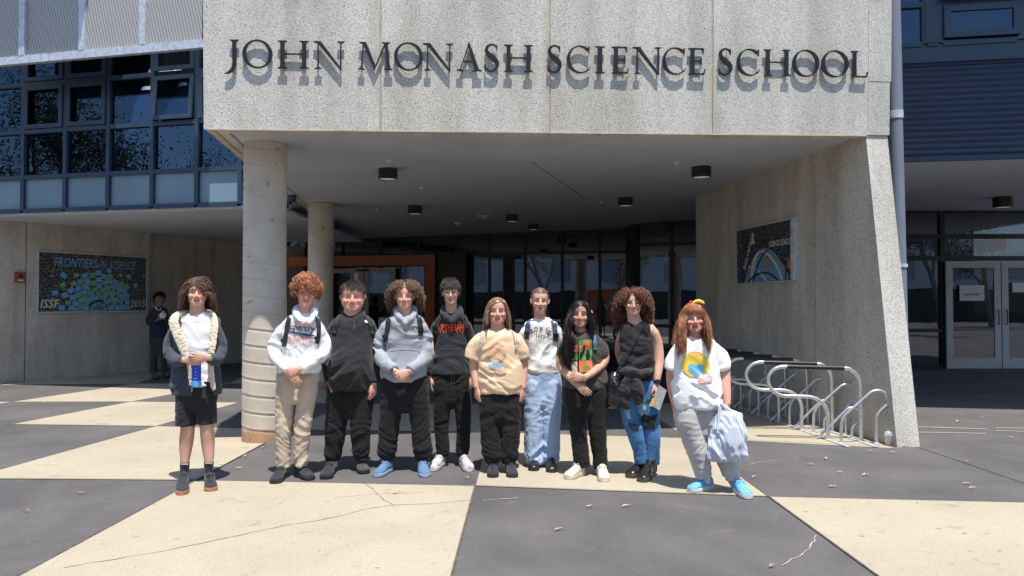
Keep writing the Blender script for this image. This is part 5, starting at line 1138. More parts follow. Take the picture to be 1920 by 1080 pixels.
def shoe(P, ank, toe, root, m, sole_m, name='shoe', L=0.285, hgt=0.085, wid=0.050, lace=None, sole_h=0.026, boot=0.0, toecap=None, stripe=None):
    """ank: (px, dy) horizontal position of the ankle ; toe: ground pixel of the toe tip"""
    a = P.w(ank[0], ank[1], ank[2] if len(ank) > 2 else 0.0); a.z = 0; t = gp(*toe, z=0.012); t.z = 0; d = (t-a); d.z = 0; d.normalize(); s = V(-d.y, d.x, 0); tip = t; heel = t-d*L
    if (a-heel).length > 0.13: heel = a-d*0.065; L = (tip-heel).length
    prof = [(0.0, .50, .80, .62), (0.04, .68, .95, .95), (0.14, .78, 1.0, 1.05), (0.28, .76, 1.0, 1.10), (0.40, .78, .98, .98), (0.52, .86, .97, .80), (0.66, .98, .97, .62), (0.80, 1.0, .95, .50), (0.90, .90, .85, .42), (0.97, .62, .6, .32), (1.0, .30, .3, .20)]
    mb = MB(); rings = []
    for f, w, _, h in prof:
        c = heel+d*(L*f); r = []; hh = hgt*h; n = 20
        for j in range(n):
            an = 2*math.pi*j/n; ca, sa = math.cos(an), math.sin(an); r.append(c+s*(wid*w*(abs(ca)**.75)*(1 if ca > 0 else -1)*(1-0.22*max(0, sa)))+V(0, 0, sole_h*.8+hh*0.5+hh*0.5*(abs(sa)**.8)*(1 if sa > 0 else -1)))
        rings.append(r)
    loft(mb, rings)
    top = a.lerp(heel+d*0.07, 0.6); top.z = 0
    mb.tube([top+V(0, 0, 0.03), top+V(0, 0, 0.06), top+V(0, 0, 0.085+boot), top+V(0, 0, 0.095+boot)], [wid*.85, wid*.88, wid*.84, wid*.78], 16)
    me = voxel(mb, 0.006, 2); crease(me, 0.004, P.seed+3, base=.5, freq=(20, 20, 20)); o = link(name, me, m, root, smooth=True)
    sb = MB(); rr = []
    for z, g in ((0.0, .97), (sole_h*.4, 1.04), (sole_h, 1.02), (sole_h+.004, .9)):
        r = []
        for k_ in range(len(prof)): r.append((prof[k_][0], prof[k_][1]))
        pts = [heel+d*(L*(f*1.015-.006))+s*(wid*w*1.04*g) for f, w in r]+[heel+d*(L*(f*1.015-.006))-s*(wid*w*1.04*g) for f, w in r[::-1]]
        rr.append([p+V(0, 0, z+0.006) for p in pts])
    loft(sb, rr); sb.build('sole', sole_m, o, False)
    if lace is not None:
        lb = MB()
        for i in range(5):
            f = .44+i*.075; c = heel+d*(L*f); h = sole_h*.8+hgt*np.interp(f, [q[0] for q in prof], [q[3] for q in prof])+.003; w = wid*.42
            lb.tube([c-s*w+V(0, 0, h-.010), c-s*w*.5+V(0, 0, h-.002)+d*.006, c+s*w*.5+V(0, 0, h-.002)-d*.006, c+s*w+V(0, 0, h-.010)], .0028, 6)
        c = heel+d*(L*.42); h = sole_h*.8+hgt*1.0
        for sg in (-1, 1): lb.tube([c+V(0, 0, h), c+s*sg*.022+V(0, 0, h+.010), c+s*sg*.034+V(0, 0, h-.008), c+s*sg*.012+d*.02+V(0, 0, h-.006)], .0026, 6)
        lb.build('laces', lace, o)
    return o
def torso_rings(P, sil, depth=0.62, cap=0.135, dy=0.0, n=32, belly=None, e=2.35):
    rings = []; q = spline(sil, 4)
    for y, xl, xr in q:
        c = P.w((xl+xr)/2, y, dy); rx = (xr-xl)*P.k/2; ry = min(rx*depth, cap); off = 0
        if belly: g = math.exp(-((y-belly[0])/belly[1])**2); ry += belly[2]*g; off = -belly[2]*g*0.6
        ring(rings, (c.x, c.y+off, c.z), rx, ry, n, e)
    return rings
def hollow_hem(rings, up_=0.03):
    """close the lower end with an inward cavity so that a hem shows"""
    last = rings[-1]; c = sum(last, V(0, 0, 0))/len(last)
    rings.append([c+(p-c)*0.93+V(0, 0, 0.002) for p in last]); rings.append([c+(p-c)*0.86+V(0, 0, up_) for p in last]); return rings
def bvh_of(me, root): 
    w = world_of(root); vs = [w @ v.co for v in me.vertices]; return BVHTree.FromPolygons(vs, [tuple(p.vertices) for p in me.polygons])
def front(P, bvh, px, py, off=0.004):
    """point of the garment front seen at this pixel"""
    o = V(0, 0, H); d = ray(px, py).normalized(); h = bvh.ray_cast(o, d, 50)
    if h[0] is None:
        q = P.w(px, py); n_ = bvh.find_nearest(q, 0.3); return (n_[0]+n_[1]*off) if n_[0] is not None else q
    return h[0]+h[1]*off-d*off*0.3
def ribbon(P, bvh, pts, wpx, m, root, name='strap', th=0.006, lift=0.004, per=8):
    q = spline(pts, per); L = []; R = []; N_ = []
    for i, p in enumerate(q):
        a = q[max(0, i-1)]; b = q[min(len(q)-1, i+1)]; d = np.array([b[0]-a[0], b[1]-a[1]], float); d /= np.linalg.norm(d)+1e-9; w = wpx if len(p) < 3 else p[2]; nx, ny = -d[1]*w/2, d[0]*w/2
        L.append(front(P, bvh, p[0]+nx, p[1]+ny, lift)); R.append(front(P, bvh, p[0]-nx, p[1]-ny, lift))
    mb = MB(); vs = []
    for l_, r_ in zip(L, R):
        if (l_-r_).length > wpx*P.k*1.8: r_ = l_+(r_-l_).normalized()*wpx*P.k
        vs += [l_, r_, r_+V(0, -th, th*.2), l_+V(0, -th, th*.2)]
    n = len(L); fs = [(4*i+j, 4*i+(j+1) % 4, 4*i+4+(j+1) % 4, 4*i+4+j) for i in range(n-1) for j in range(4)]+[(0, 1, 2, 3), (4*n-4, 4*n-3, 4*n-2, 4*n-1)]
    mb.add(vs, fs); return mb.build(name, m, root, True)
def decal(P, bvh, polys, m, root, name='print', off=0.004, sub=2.6):
    """flat print: polygons in photo pixels wrapped onto the garment front"""
    bm = bmesh.new()
    for poly in polys:
        vs = [bm.verts.new((x, y, 0)) for x, y in poly]
        try: bm.faces.new(vs)
        except ValueError: pass
    bmesh.ops.triangulate(bm, faces=bm.faces)
    for _ in range(7):
        es = [e for e in bm.edges if e.calc_length() > sub]
        if not es: break
        bmesh.ops.subdivide_edges(bm, edges=es, cuts=1); bmesh.ops.triangulate(bm, faces=bm.faces)
    for v in bm.verts: p = front(P, bvh, v.co.x, v.co.y, off+.002); v.co = p
    me = bpy.data.meshes.new(name); bm.to_mesh(me); bm.free(); return link(name, me, m, root)
def text_decal(P, bvh, txt, x0, x1, y0, y1, m, root, bold=0.01, shear=0.0, arc=0.0, rot=0.0, off=0.0065, space=1.0):
    vs, fs = text_mesh(txt, 1, shear, bold, space); vs = fit(vs, x0, x1, -y1, -y0); cx, cy = (x0+x1)/2, (y0+y1)/2; out = []
    for a, b in vs:
        y = -b+arc*((a-cx)/((x1-x0)/2))**2; a2 = cx+(a-cx)*math.cos(rot)-(y-cy)*math.sin(rot); y2 = cy+(a-cx)*math.sin(rot)+(y-cy)*math.cos(rot); out.append((a2, y2))
    me = bpy.data.meshes.new('lettering'); me.from_pydata([front(P, bvh, x, y, off) for x, y in out], [], fs); me.update(); return link('lettering', me, m, root)
def joined(mbs, vox, smooth):
    bm = bmesh.new()
    for b_ in mbs:
        q = voxel(b_, vox, smooth); bm.from_mesh(q); bpy.data.meshes.remove(q)
    r = bpy.data.meshes.new('garment'); bm.to_mesh(r); bm.free(); return r
def garment(P, mb, root, name, m, vox=0.008, amp=0.006, zones=(), base=0.45, freq=(7, 7, 15), smooth=3, seed=0):
    me = joined(mb, vox, smooth) if isinstance(mb, list) else voxel(mb, vox, smooth); z = [(tuple(P.w(*a[:2], a[4] if len(a) > 4 else 0)), a[2], a[3]) for a in zones]; crease(me, amp, P.seed+seed, z, base, freq); me2 = me; o = link(name, me, m, root, smooth=True); return o, bvh_of(me, root)
def make(P, hd, neck, arms, legs, skin, name='person', group='students posing in a row', fat=0.0, torso=None, cov=False):
    """body: one continuous skin surface"""
    if cov:
        for am in arms: am['cov'] = 1
    g_ = P.w(P.cx, 700); root = thing(name, P.label, 'person', (g_.x, P.Y, 0), group); mb = MB(); hd.geo(mb, fat)
    # neck: from inside the jaw to the chest
    a = hd.L(0, .000, -.03); b = hd.L(0, -.012, -.115); c = P.w(neck[0], neck[1], neck[3] if len(neck) > 3 else 0.0); r = neck[2]*P.k/2
    mb.tube([a, b, b.lerp(c, .6), c, c+V(0, .0, -.06)], [r*.95, r, r*1.03, r*1.15, r*1.15], 20)
    ch = c+V(0, 0.01, -.07); mb.tube([c+V(0, .01, -.02), ch, ch+V(0, 0, -.2), ch+V(0, .0, -.42)], [r*1.1, .080, .080, .07], 16)
    sh = []
    for am in arms:
        ap = am['p']; ap = [(x, y, w*(.5 if am.get('cov') and i_ < len(ap)-1 else 1), dy) for i_, (x, y, w, dy) in enumerate(ap)]
        q = spline([(*P.w(x, y, dy), w*P.k/2) for x, y, w, dy in ap], 5); pts = [Vector(t[:3]) for t in q]; rs = [t[3] for t in q]
        mb.tube([ch+(pts[0]-ch)*.15]+pts+[pts[-1]+(pts[-1]-pts[-2]).normalized()*.01], [.05]+rs+[rs[-1]*.9], 16)
        if 'd' in am:
            hand(mb, pts[-1], V(*am['d']), V(*am['n']), V(*am['s']), am.get('c', (.3, .35, .4, .45)), am.get('t', .5), am.get('k', 1.0))
    hp = P.w(*legs[0][0][:2]); 
    for lg in legs:
        q = spline([(*P.w(x, y, dy), w*P.k/2) for x, y, w, dy in lg], 5); pts = [Vector(t[:3]) for t in q]; mb.tube([ch+V(0, 0, -.38)]+pts, [.06]+[t[3]*(.72 if pts[0].z-p_.z < .10 else 1) for t, p_ in zip(q, pts)], 16)
    me = voxel(mb, 0.0042, 2); hd.colour(me); body = link('body', me, SK[skin] if isinstance(skin, str) else skin, root, smooth=True)
    P.root = root; P.bb = None; return root
K = (0.022, 0.022, 0.024)
FB = {}
def fab(key, col, **k):
    if key not in FB: FB[key] = fabric(key, col, **k)
    return FB[key]
BLK = fab('black_fabric', (0.012, 0.012, 0.013), sheen=0.15); SOLEW = mat('white_rubber', (0.62, 0.62, 0.60), 0.6, var=0.05); SOLEB = mat('black_rubber', (0.02, 0.02, 0.021), 0.6); SOLET = mat('tan_gum_rubber', (0.42, 0.17, 0.10), 0.6)
SHB = fab('black_mesh_shoe', (0.028, 0.028, 0.031)); LACEB = fab('black_lace', (0.02, 0.02, 0.02)); LACEW = fab('white_lace', (0.6, 0.6, 0.58))
STR = fab('black_webbing', (0.02, 0.02, 0.024), weave=400)
H_ = lambda n_, c_: hairmat(n_, c_)
HB = H_('brown_hair', (0.115, 0.066, 0.040)); HR = H_('copper_hair', (0.42, 0.165, 0.085)); HD = H_('dark_brown_hair', (0.055, 0.042, 0.034)); HM = H_('sun_bleached_brown_hair', (0.20, 0.125, 0.075)); HK = H_('black_hair', (0.012, 0.010, 0.010)); HA = H_('auburn_hair', (0.34, 0.145, 0.068)); HC = H_('light_brown_hair', (0.23, 0.135, 0.085)); HG = H_('red_brown_curls', (0.17, 0.070, 0.042))
CL, CR = (0.1, 0, 0), (-0.1, 0, 0)
HANG_L = dict(d=(.04, -.12, -1), n=(.75, .6, 0), s=(.62, -.75, 0), c=(.25, .32, .38, .45), t=.35)
HANG_R = dict(d=(-.04, -.12, -1), n=(-.75, .6, 0), s=(-.62, -.75, 0), c=(.25, .32, .38, .45), t=.35)
def trousers(P, root, m, sil, legs, vox=0.007, amp=0.009, zones=(), hollow=0.02, name='trousers', base=.4, freq=(7, 7, 16), depth=.68, cap=.14, smooth=2, dy=0.0):
    y_, a_, b_ = sil[-1]; sil = list(sil[:-1])+[(y_, a_+(b_-a_)*.03, b_-(b_-a_)*.03), (y_+9, a_+(b_-a_)*.14, b_-(b_-a_)*.14), (y_+18, a_+(b_-a_)*.3, b_-(b_-a_)*.3)]
    m0 = MB(); loft(m0, torso_rings(P, sil, depth, cap*.72, dy=dy+.004)); mb = [m0]
    for lg in legs:
        x_, y_, w_, d_ = lg[0]; m1 = MB(); limb(m1, P, [(x_, y_-22, w_*.95, d_-.004)]+[(a_, b_, c_, e_-.006) for a_, b_, c_, e_ in lg], hollow=hollow, n=22, flat=(1, .98, 1)); mb.append(m1)
    return garment(P, mb, root, name, m, vox, amp*.72, zones, base, freq, smooth, 5)
def top(P, root, m, sil, sleeves, vox=0.007, amp=0.006, zones=(), name='shirt', hollow=0.03, base=.45, freq=(6, 6, 11), depth=.6, cap=.13, belly=None, shollow=0.03, smooth=3, collar=None, dy=0.0):
    m0 = MB(); r = torso_rings(P, sil, depth, cap*.92, belly=belly, dy=dy); hollow_hem(r, hollow); loft(m0, r); mb = [m0]
    for sl in sleeves:
        x_, y_, w_, d_ = sl[0]; m1 = MB(); kk = .87 if len(sl) > 3 else .95; limb(m1, P, [(x_, y_+w_*.07+2, w_*.8, d_)]+[(a_, b_, c_*(kk if j_ < len(sl)-2 else .95), e_) for j_, (a_, b_, c_, e_) in enumerate(sl[1:])], hollow=shollow, n=20); mb.append(m1)
    if collar: collar(m0)
    return garment(P, mb, root, name, m, vox, amp, zones, base, freq, smooth, 2)
def mk(P, cx): P.cx = cx; return P
def neckring(P, c, r, m, root, name='neckband', th=0.006, tiltf=0.02, ry=0.8, drop=0.0):
    s = MB(); s.tube([c+V(r*math.cos(a), r*ry*math.sin(a), drop+tiltf*math.sin(a)) for a in np.linspace(0, 2*math.pi, 33)], th, 8, cap=False); return s.build(name, m, root, True)
def backpack(P, label, root_xy, bvh, Ls, wpx, m, mb_size=None, buckle=True, bag=(0.30, 0.15, 0.42), top=615, seed=0):
    c = P.w(root_xy, top, 0.0); b = thing('backpack', label, 'backpack', (c.x, P.Y+0.2, c.z-0.4)); s = MB(); w, dpt, h = bag
    rings = []
    for t, g in ((0, .7), (.04, .92), (.2, 1), (.6, 1), (.88, .93), (.97, .75), (1, .4)):
        ring(rings, (c.x, P.Y+0.155+dpt/2, c.z-.03-h*(1-t)), w/2*g, dpt/2*g, 24, 3.2)
    loft(s, rings); me = voxel(s, .012, 2); crease(me, .006, seed, base=.6); link('bag_body', me, m, b, smooth=True)
    for L in Ls:
        ribbon(P, bvh, L, wpx, m, b, 'strap', 0.010)
        if buckle: x, y = L[-1][:2]; ribbon(P, bvh, [(x, y-14), (x, y-8)], wpx*1.25, M['black'], b, 'buckle', 0.014, per=2)
    return b
# ---------------------------------------------------------------- 1 : boy in fleece-lined jacket
P = mk(Person(6.44, 'person with shoulder-length brown hair, open fleece-lined navy jacket and black shorts, holding a blue bottle', seed=1), 368)
hd = Head(P, 370, 521, 574.5, yaw=0.04, tilt=0.02, smile=0.25)
SHL = [(345, 614, 18, 0.0), (322, 640, 17, .03), (321, 662, 16, .01), (334, 677, 13, -.12), (348, 675, 10.5, -.205)]
SHR = [(390, 614, 18, 0.0), (414, 640, 17, .03), (417, 662, 16, .01), (402, 674, 13, -.12), (389, 670, 10.5, -.225)]
r = make(P, hd, (370.5, 592, 26), [dict(p=SHL, d=(.95, -.18, -.05), n=(0.1, 1, -.2), s=(.1, -.1, 1), c=(.35, .4, .45, .5), t=.5), dict(p=SHR, d=(-.95, -.22, .0), n=(-.1, 1, -.2), s=(-.1, -.1, 1), c=(.3, .35, .4, .45), t=.45)],
    [[(355, 735, 28, 0.02), (352, 775, 26, .01), (352, 800, 25.5, -.01), (349, 832, 24.5, 0.01), (346.5, 868, 15.5, 0), (345, 895, 14, 0)], [(384, 735, 28, 0.02), (387, 775, 26, .01), (388, 800, 25.5, -.01), (390, 832, 24, 0.01), (392, 868, 15.5, 0), (392, 893, 14, 0)]], 'fair', fat=0.0, cov=True)
hd.features(r, HB)
ts, bv = top(P, r, fab('white_cotton', (0.86, 0.86, 0.86)), [(584, 360, 382), (589, 350, 394), (597, 338, 404), (610, 331, 408), (640, 334, 404), (680, 338, 401), (724, 336, 403)], [], amp=.008, zones=[(362, 715, .12, .8, -.1), (390, 640, .1, .5, -.1)], name='t_shirt', cap=.105)
neckring(P, P.w(370.5, 592, -.012), .066, fab('grey_rib', (0.13, 0.15, 0.20)), r, th=.009, tiltf=.026)
# jacket : body shell opened at the front, sleeves, fleece lapels
mb = MB(); rr = torso_rings(P, [(588, 350, 394), (595, 334, 408), (604, 326, 412), (625, 326, 411), (655, 329, 408), (690, 325, 411), (725, 323, 414), (739, 324, 413)], .6, .125, dy=.015); loft(mb, rr); mbs = [mb]
for q in ([(336, 613, 26, .01), (324, 640, 29, .03), (322, 660, 27, .01), (333, 676, 23, -.09), (345, 675, 17, -.17)], [(399, 613, 26, .01), (409, 640, 29, .03), (410, 658, 27, .01), (403, 674, 23, -.09), (392, 670, 17, -.17)]): m1 = MB(); limb(m1, P, q, hollow=.03, n=20); mbs.append(m1)
me = joined(mbs, .008, 3)
bm = bmesh.new(); bm.from_mesh(me); kill = []
def px_of(p): 
    c, s_ = math.cos(TH), math.sin(TH); x, y, z = p.x, p.y, p.z-H; dpt = y*c+z*s_; v = (-y*s_+z*c)/dpt; return 960+1400*x/dpt, 540-1400*v
for f in bm.faces:
    c = f.calc_center_median(); x, y = px_of(c)
    if c.y < P.Y+0.03 and y < 745:
        lo = np.interp(y, [585, 600, 640, 680, 720, 745], [340, 337, 345, 353, 357, 358]); hi = np.interp(y, [585, 600, 640, 680, 720, 745], [402, 404, 401, 396, 398, 400])
        arm = (y > 655 and y < 695 and c.y < P.Y-.10)
        if lo < x < hi and not arm: kill.append(f)
    if y < 596 and abs(x-371) < 20: kill.append(f)
bmesh.ops.delete(bm, geom=list(set(kill)), context='FACES')
bmesh.ops.solidify(bm, geom=bm.faces[:], thickness=0.008); bm.to_mesh(me); bm.free()
NAVY = fab('charcoal_navy_jersey', (0.050, 0.058, 0.078), weave=160)
crease(me, .008, 4, [(tuple(P.w(318, 655)), .1, .9), (tuple(P.w(418, 655)), .1, .9), (tuple(P.w(330, 725)), .08, .4)], .5, (7, 7, 13)); jk = link('jacket', me, NAVY, r, smooth=True)
FLE = fab('cream_fleece', (0.66, 0.58, 0.44), fleece=True, weave=60)
mb = MB()
for pts in ([(354, 586, 10, .04), (341, 590, 16, -.02), (328, 602, 22, -.07), (334, 625, 21, -.095), (344, 655, 16, -.11), (352, 676, 11, -.115), (356, 700, 7, -.11), (357, 735, 5, -.105)], [(388, 586, 10, .04), (398, 592, 13, -.02), (403, 608, 13, -.075), (400, 640, 12, -.105), (395, 672, 11, -.115), (396, 700, 11, -.11), (400, 728, 9, -.105)]): limb(mb, P, pts, n=16, flat=(1, .26, 1))
limb(mb, P, [(348, 588, 13, .03), (360, 584, 12, .09), (380, 584, 12, .09), (393, 588, 13, .03)], n=14)
me = voxel(mb, .006, 1); crease(me, .0028, 8, base=1.0, freq=(55, 55, 55)); link('fleece_lining', me, FLE, r, smooth=True)
sh_, _ = trousers(P, r, fab('black_shorts', (0.020, 0.020, 0.022)), [(716, 337, 402), (725, 334, 404), (745, 331, 406), (757, 333, 404)], [[(351, 738, 37, 0), (349, 765, 37, 0), (348.5, 797, 37, 0)], [(386, 738, 37, 0), (387, 765, 36, 0), (387.5, 794, 36, 0)]], amp=.009, name='shorts', hollow=.05, zones=[(368, 750, .12, .8, -.1)], depth=.62)
SOCK = fab('charcoal_sock', (0.035, 0.036, 0.042))
for q in ([(346.5, 868, 17.5, 0), (346, 880, 16.5, 0), (345, 896, 17, 0)], [(391.5, 866, 17.5, 0), (391.5, 878, 16.5, 0), (391.5, 893, 17, 0)]):
    mb = MB(); limb(mb, P, q, n=16); so_ = link('sock', voxel(mb, .006, 1), SOCK, r, smooth=True)
    s = MB(); c = P.w(q[0][0], q[0][1]+2.5, -.042); 
    for i in range(5): s.box((c.x-.030+i*.0125, c.y-.0035, c.z-.004), (c.x-.022+i*.0125, c.y+.006, c.z+.005))
    s.build('sock_lettering', SOLEW, so_)
shoe(P, (345, 905, .02), (341, 927), r, SHB, SOLET, lace=LACEB, wid=.05, L=.29); shoe(P, (392, 905, .03), (396, 920), r, SHB, SOLET, lace=LACEB, wid=.05, L=.29)
hair(hd, r, HB, n=2000, length=.29, seg=14, rad=.0020, wave=.013, cfreq=30, part=-.3, vol=.010, lift=.15, grav=.45, hairline=.34, bvh=None, back=-.7, clump=1, lenf=lambda v: .15+.08*max(0, -v.y)+(.05 if abs(v.x) > .4 else .0), seed=11, fly=.006, jitter=.08, out=.02, env=(.118, .134, .138))
# bottle
M['bottle'] = mat('blue_bottle', (0.01, 0.07, 0.60), 0.25, var=.05); M['bottlet'] = mat('pale_blue_bottle', (0.10, 0.42, 0.80), 0.2, var=.1)
c = P.w(368, 726, -.165); bt = thing('water_bottle', 'bright blue water bottle held in front of the white t-shirt', 'bottle', c)
s = MB(); s.lathe([(.012, 0), (.034, .002), (.037, .012), (.037, .055)], c.x, c.y, 28, c.z); s.build('bottle_base', M['bottlet'], bt, True)
s = MB(); s.lathe([(.0372, .055), (.0378, .06), (.0378, .225), (.033, .245), (.024, .258)], c.x, c.y, 28, c.z); s.build('bottle_body', M['bottle'], bt, True)
s = MB(); s.lathe([(.026, .256), (.028, .26), (.028, .285), (.022, .292)], c.x, c.y, 24, c.z); s.build('cap', M['bottlet'], bt, True)
s = MB()
for i in range(5): s.box((c.x+.004, c.y-.0392, c.z+.075+i*.026), (c.x+.013, c.y-.034, c.z+.080+i*.026))
s.build('mark', SOLEW, bt)
# ---------------------------------------------------------------- 2 : boy with copper curls
P = mk(Person(6.68, 'person with a mop of copper curls in a white printed hoodie and beige trousers', seed=2), 556)
hd = Head(P, 574.5, 524, 575.5, yaw=0.10, tilt=0.10, smile=0.3, wide=.93)
a_l = [(545, 604, 19, 0), (519, 635, 17, .03), (513, 660, 15, 0), (526, 681, 12, -.10), (543, 694, 10, -.18)]
a_r = [(586, 604, 19, 0), (607, 635, 17, .03), (606, 660, 15, 0), (585, 680, 12, -.12), (561, 693, 10.5, -.19)]
r = make(P, hd, (571, 590, 23), [dict(p=a_l, d=(.52, -.10, -.85), n=(.2, 1, 0), s=(.85, 0, .5), c=(.2, .25, .3, .35), t=.45), dict(p=a_r, d=(-.95, -.12, -.30), n=(0, 1, -.1), s=(-.3, 0, .95), c=(.45, .5, .55, .6), t=.6)],
    [[(537, 720, 34, 0), (533, 795, 20, 0), (531, 880, 13, 0)], [(578, 720, 34, 0), (567, 795, 20, 0), (564, 880, 13, 0)]], 'pink', cov=True)
hd.features(r, HR, squint=.7)
HW = fab('pale_grey_marl', (0.70, 0.71, 0.73), var=.06, scale=60)
slv = [[(541, 605, 32, 0), (523, 635, 30, .03), (518, 660, 28, .0), (527, 679, 24, -.09), (540, 690, 19, -.155), (543, 693, 15, -.17)], [(589, 605, 32, 0), (602, 635, 30, .03), (603, 660, 28, .0), (587, 677, 24, -.10), (568, 690, 21, -.165), (564, 692, 16.5, -.18)]]
def hood(pts, rad):
    def f(mb): limb(mb, P, pts, n=16)
    return f
def hood2(mb): 
    limb(mb, P, [(571, 607, 8, -.125), (560, 596, 11, -.095), (555, 584, 12, -.03), (561, 577, 15, .06), (578, 576, 15, .08), (589, 581, 13, .0), (589, 592, 11, -.075), (579, 605, 8, -.12)], n=16)
tp, bv = top(P, r, HW, [(586, 556, 586), (592, 544, 594), (600, 535, 599), (620, 532, 601), (650, 530, 600), (676, 525, 600), (690, 519, 600), (697, 521, 598)], slv, amp=.015, zones=[(515, 660, .13, 1.4), (607, 660, .13, 1.4), (560, 690, .1, .5, -.1)], name='hoodie', collar=hood2, cap=.125, shollow=.02)
text_decal(P, bv, 'VINTAGE', 553, 577, 602, 608.5, fab('orange_print', (0.62, 0.14, 0.07)), tp, rot=.1)
PN = fab('navy_print', (0.045, 0.06, 0.10)); PO = FB['orange_print']
text_decal(P, bv, 'Superdry', 538, 590, 607, 624, PN, tp, bold=.01, rot=.13, shear=.15)
decal(P, bv, [[(538, 620), (590, 628), (588, 631), (545, 625)]], PN, tp)
text_decal(P, bv, 'ORIGINAL', 559, 587, 629, 634, PN, tp, bold=.005, rot=.05); text_decal(P, bv, 'REAL SHIRT STORE', 535, 586, 632, 640, PO, tp, bold=.004, rot=.1); text_decal(P, bv, 'OSAKA, JAPAN', 543, 573, 643, 648.5, PO, tp, bold=.004, rot=.1)
for x0, x1 in ((569, 567), (576, 577)):
    s = MB(); s.tube([front(P, bv, x0+(x1-x0)*t, 598+28*t, .006) for t in np.linspace(0, 1, 8)], .0035, 6); s.build('drawstring', LACEW, tp)
TAN = fab('beige_cotton', (0.50, 0.41, 0.31))
trousers(P, r, TAN, [(690, 523, 597), (705, 519, 598), (725, 519, 594), (740, 521, 590)], [[(538, 728, 39, 0), (534, 765, 33, 0), (532, 795, 29, -.01), (531, 835, 27, 0), (530.5, 876, 25, 0)], [(576, 728, 38, 0), (572, 765, 32, 0), (568, 795, 29, -.01), (565, 835, 27, 0), (563, 874, 24, 0)]], amp=.013, zones=[(532, 800, .1, .8), (568, 800, .1, .8), (530, 868, .08, .5), (564, 868, .08, .5)], base=.45, freq=(8, 8, 17), cap=.11)
shoe(P, (531, 880, 0), (514, 906), r, SHB, SOLEB, lace=LACEB, wid=.051); shoe(P, (564, 880, .02), (584, 898.5), r, SHB, SOLEB, lace=LACEB, wid=.051)
hair(hd, r, HR, n=1150, length=.12, seg=26, rad=.0030, curl=.018, cfreq=130, vol=.02, lift=.8, grav=.12, hairline=.36, back=-.3, clump=1, seed=22,  jitter=.25, lenf=lambda v: .07+.04*max(0, v.z)+.02*max(0, v.y), fwd=.4, env=(.142, .12, .172, .145))
backpack(P, 'backpack with black straps over the white printed hoodie', 566, bv, [[(545, 587), (542, 600), (539, 615), (536, 632), (533, 650)], [(594, 590), (597, 603), (598, 618), (597, 632), (595, 645)]], 7.5, STR, seed=3, bag=(.27, .13, .38))
# ---------------------------------------------------------------- 3 : broad boy in black
P = mk(Person(6.93, 'broad short-haired person in a black quarter-zip pullover and black trousers', seed=3), 656)
hd = Head(P, 661.5, 530, 583.5, yaw=0.0, tilt=0.0, smile=1.2, wide=1.12)
a_l = [(630, 606, 24, 0), (609, 640, 22, .03), (604, 672, 19, .02), (612, 700, 15, -.04), (619, 716, 12, -.07)]
a_r = [(690, 606, 24, 0), (708, 640, 22, .03), (712, 672, 19, .02), (706, 702, 15, -.03), (701, 718, 12, -.06)]
r = make(P, hd, (662, 594, 33), [dict(p=a_l, **HANG_L, k=1.02), dict(p=a_r, **HANG_R, k=1.02)], [[(635, 740, 40, 0), (629, 795, 26, 0), (625, 865, 15, 0)], [(680, 740, 40, 0), (675, 795, 26, 0), (678, 862, 15, 0)]], 'pink', fat=.7, cov=True)
hd.features(r, HD, teeth=True, squint=.55)
slv = [[(633, 610, 38, 0), (619, 640, 35, .03), (613, 672, 29, .02), (617, 700, 24, -.04), (620, 715, 19, -.065)], [(688, 610, 38, 0), (699, 640, 35, .03), (703, 672, 29, .02), (702, 702, 24, -.03), (701, 717, 19, -.055)]]
def col3(mb): limb(mb, P, [(648, 592, 13, -.03), (655, 601, 12, -.09), (662, 605, 10, -.11), (669, 601, 12, -.09), (677, 592, 13, -.03), (674, 585, 14, .06), (650, 585, 14, .06), (648, 591, 13, -.02)], n=14)
tp, bv = top(P, r, fab('black_fleece', (0.022, 0.022, 0.025), sheen=.4), [(588, 645, 680), (594, 633, 692), (602, 624, 699), (618, 622, 701), (650, 622, 700), (680, 620, 700), (705, 618, 701), (729, 619, 699)], slv, amp=.012, zones=[(608, 672, .12, .7), (660, 715, .2, .5, -.1)], name='pullover', collar=col3, depth=.66, cap=.165, belly=(685, 45, .045), shollow=.02)
ZP = mat('zip', (0.30, 0.30, 0.31), .35, .7)
s = MB(); s.tube([front(P, bv, 664, y, .003) for y in np.linspace(602, 619, 8)], .003, 6); s.build('zip', ZP, tp)
decal(P, bv, [[(683, 601), (687, 600), (692, 603), (692, 607), (688, 606), (684, 605)]], SOLEW, tp)
trousers(P, r, BLK, [(722, 620, 697), (735, 615, 700), (755, 613, 700), (768, 615, 698)], [[(635, 745, 46, 0), (631, 785, 40, 0), (628, 820, 35, 0), (624, 850, 29, 0), (624, 862, 25, 0)], [(677, 745, 46, 0), (676, 785, 40, 0), (676, 820, 34, 0), (677, 850, 29, 0), (679, 860, 24, 0)]], amp=.013, zones=[(626, 850, .09, .9), (678, 850, .09, .9), (630, 800, .12, .5), (676, 800, .12, .5)], cap=.15)
shoe(P, (627, 872, .03), (609, 897), r, SHB, SOLEB, lace=LACEB, wid=.054); shoe(P, (676, 866, .04), (684, 887), r, fab('grey_black_shoe', (0.055, 0.052, 0.05)), SOLEB, lace=LACEB, wid=.054)
hair(hd, r, HD, n=1800, length=.05, seg=6, rad=.0016, vol=.012, lift=.45, grav=.1, hairline=.5, back=-.45, seed=33, jitter=.3, fwd=.8, lenf=lambda v: .030+.035*max(0, v.z), side=.5, wave=.003, cfreq=60, env=(.100, .085, .145, .125))
backpack(P, 'backpack with grey-black straps over the black pullover', 662, bv, [[(640, 590), (634, 598), (630, 609), (627, 625)], [(684, 590), (692, 600), (696, 612), (698, 626)]], 7, fab('grey_webbing', (0.035, 0.035, 0.042)), seed=4)
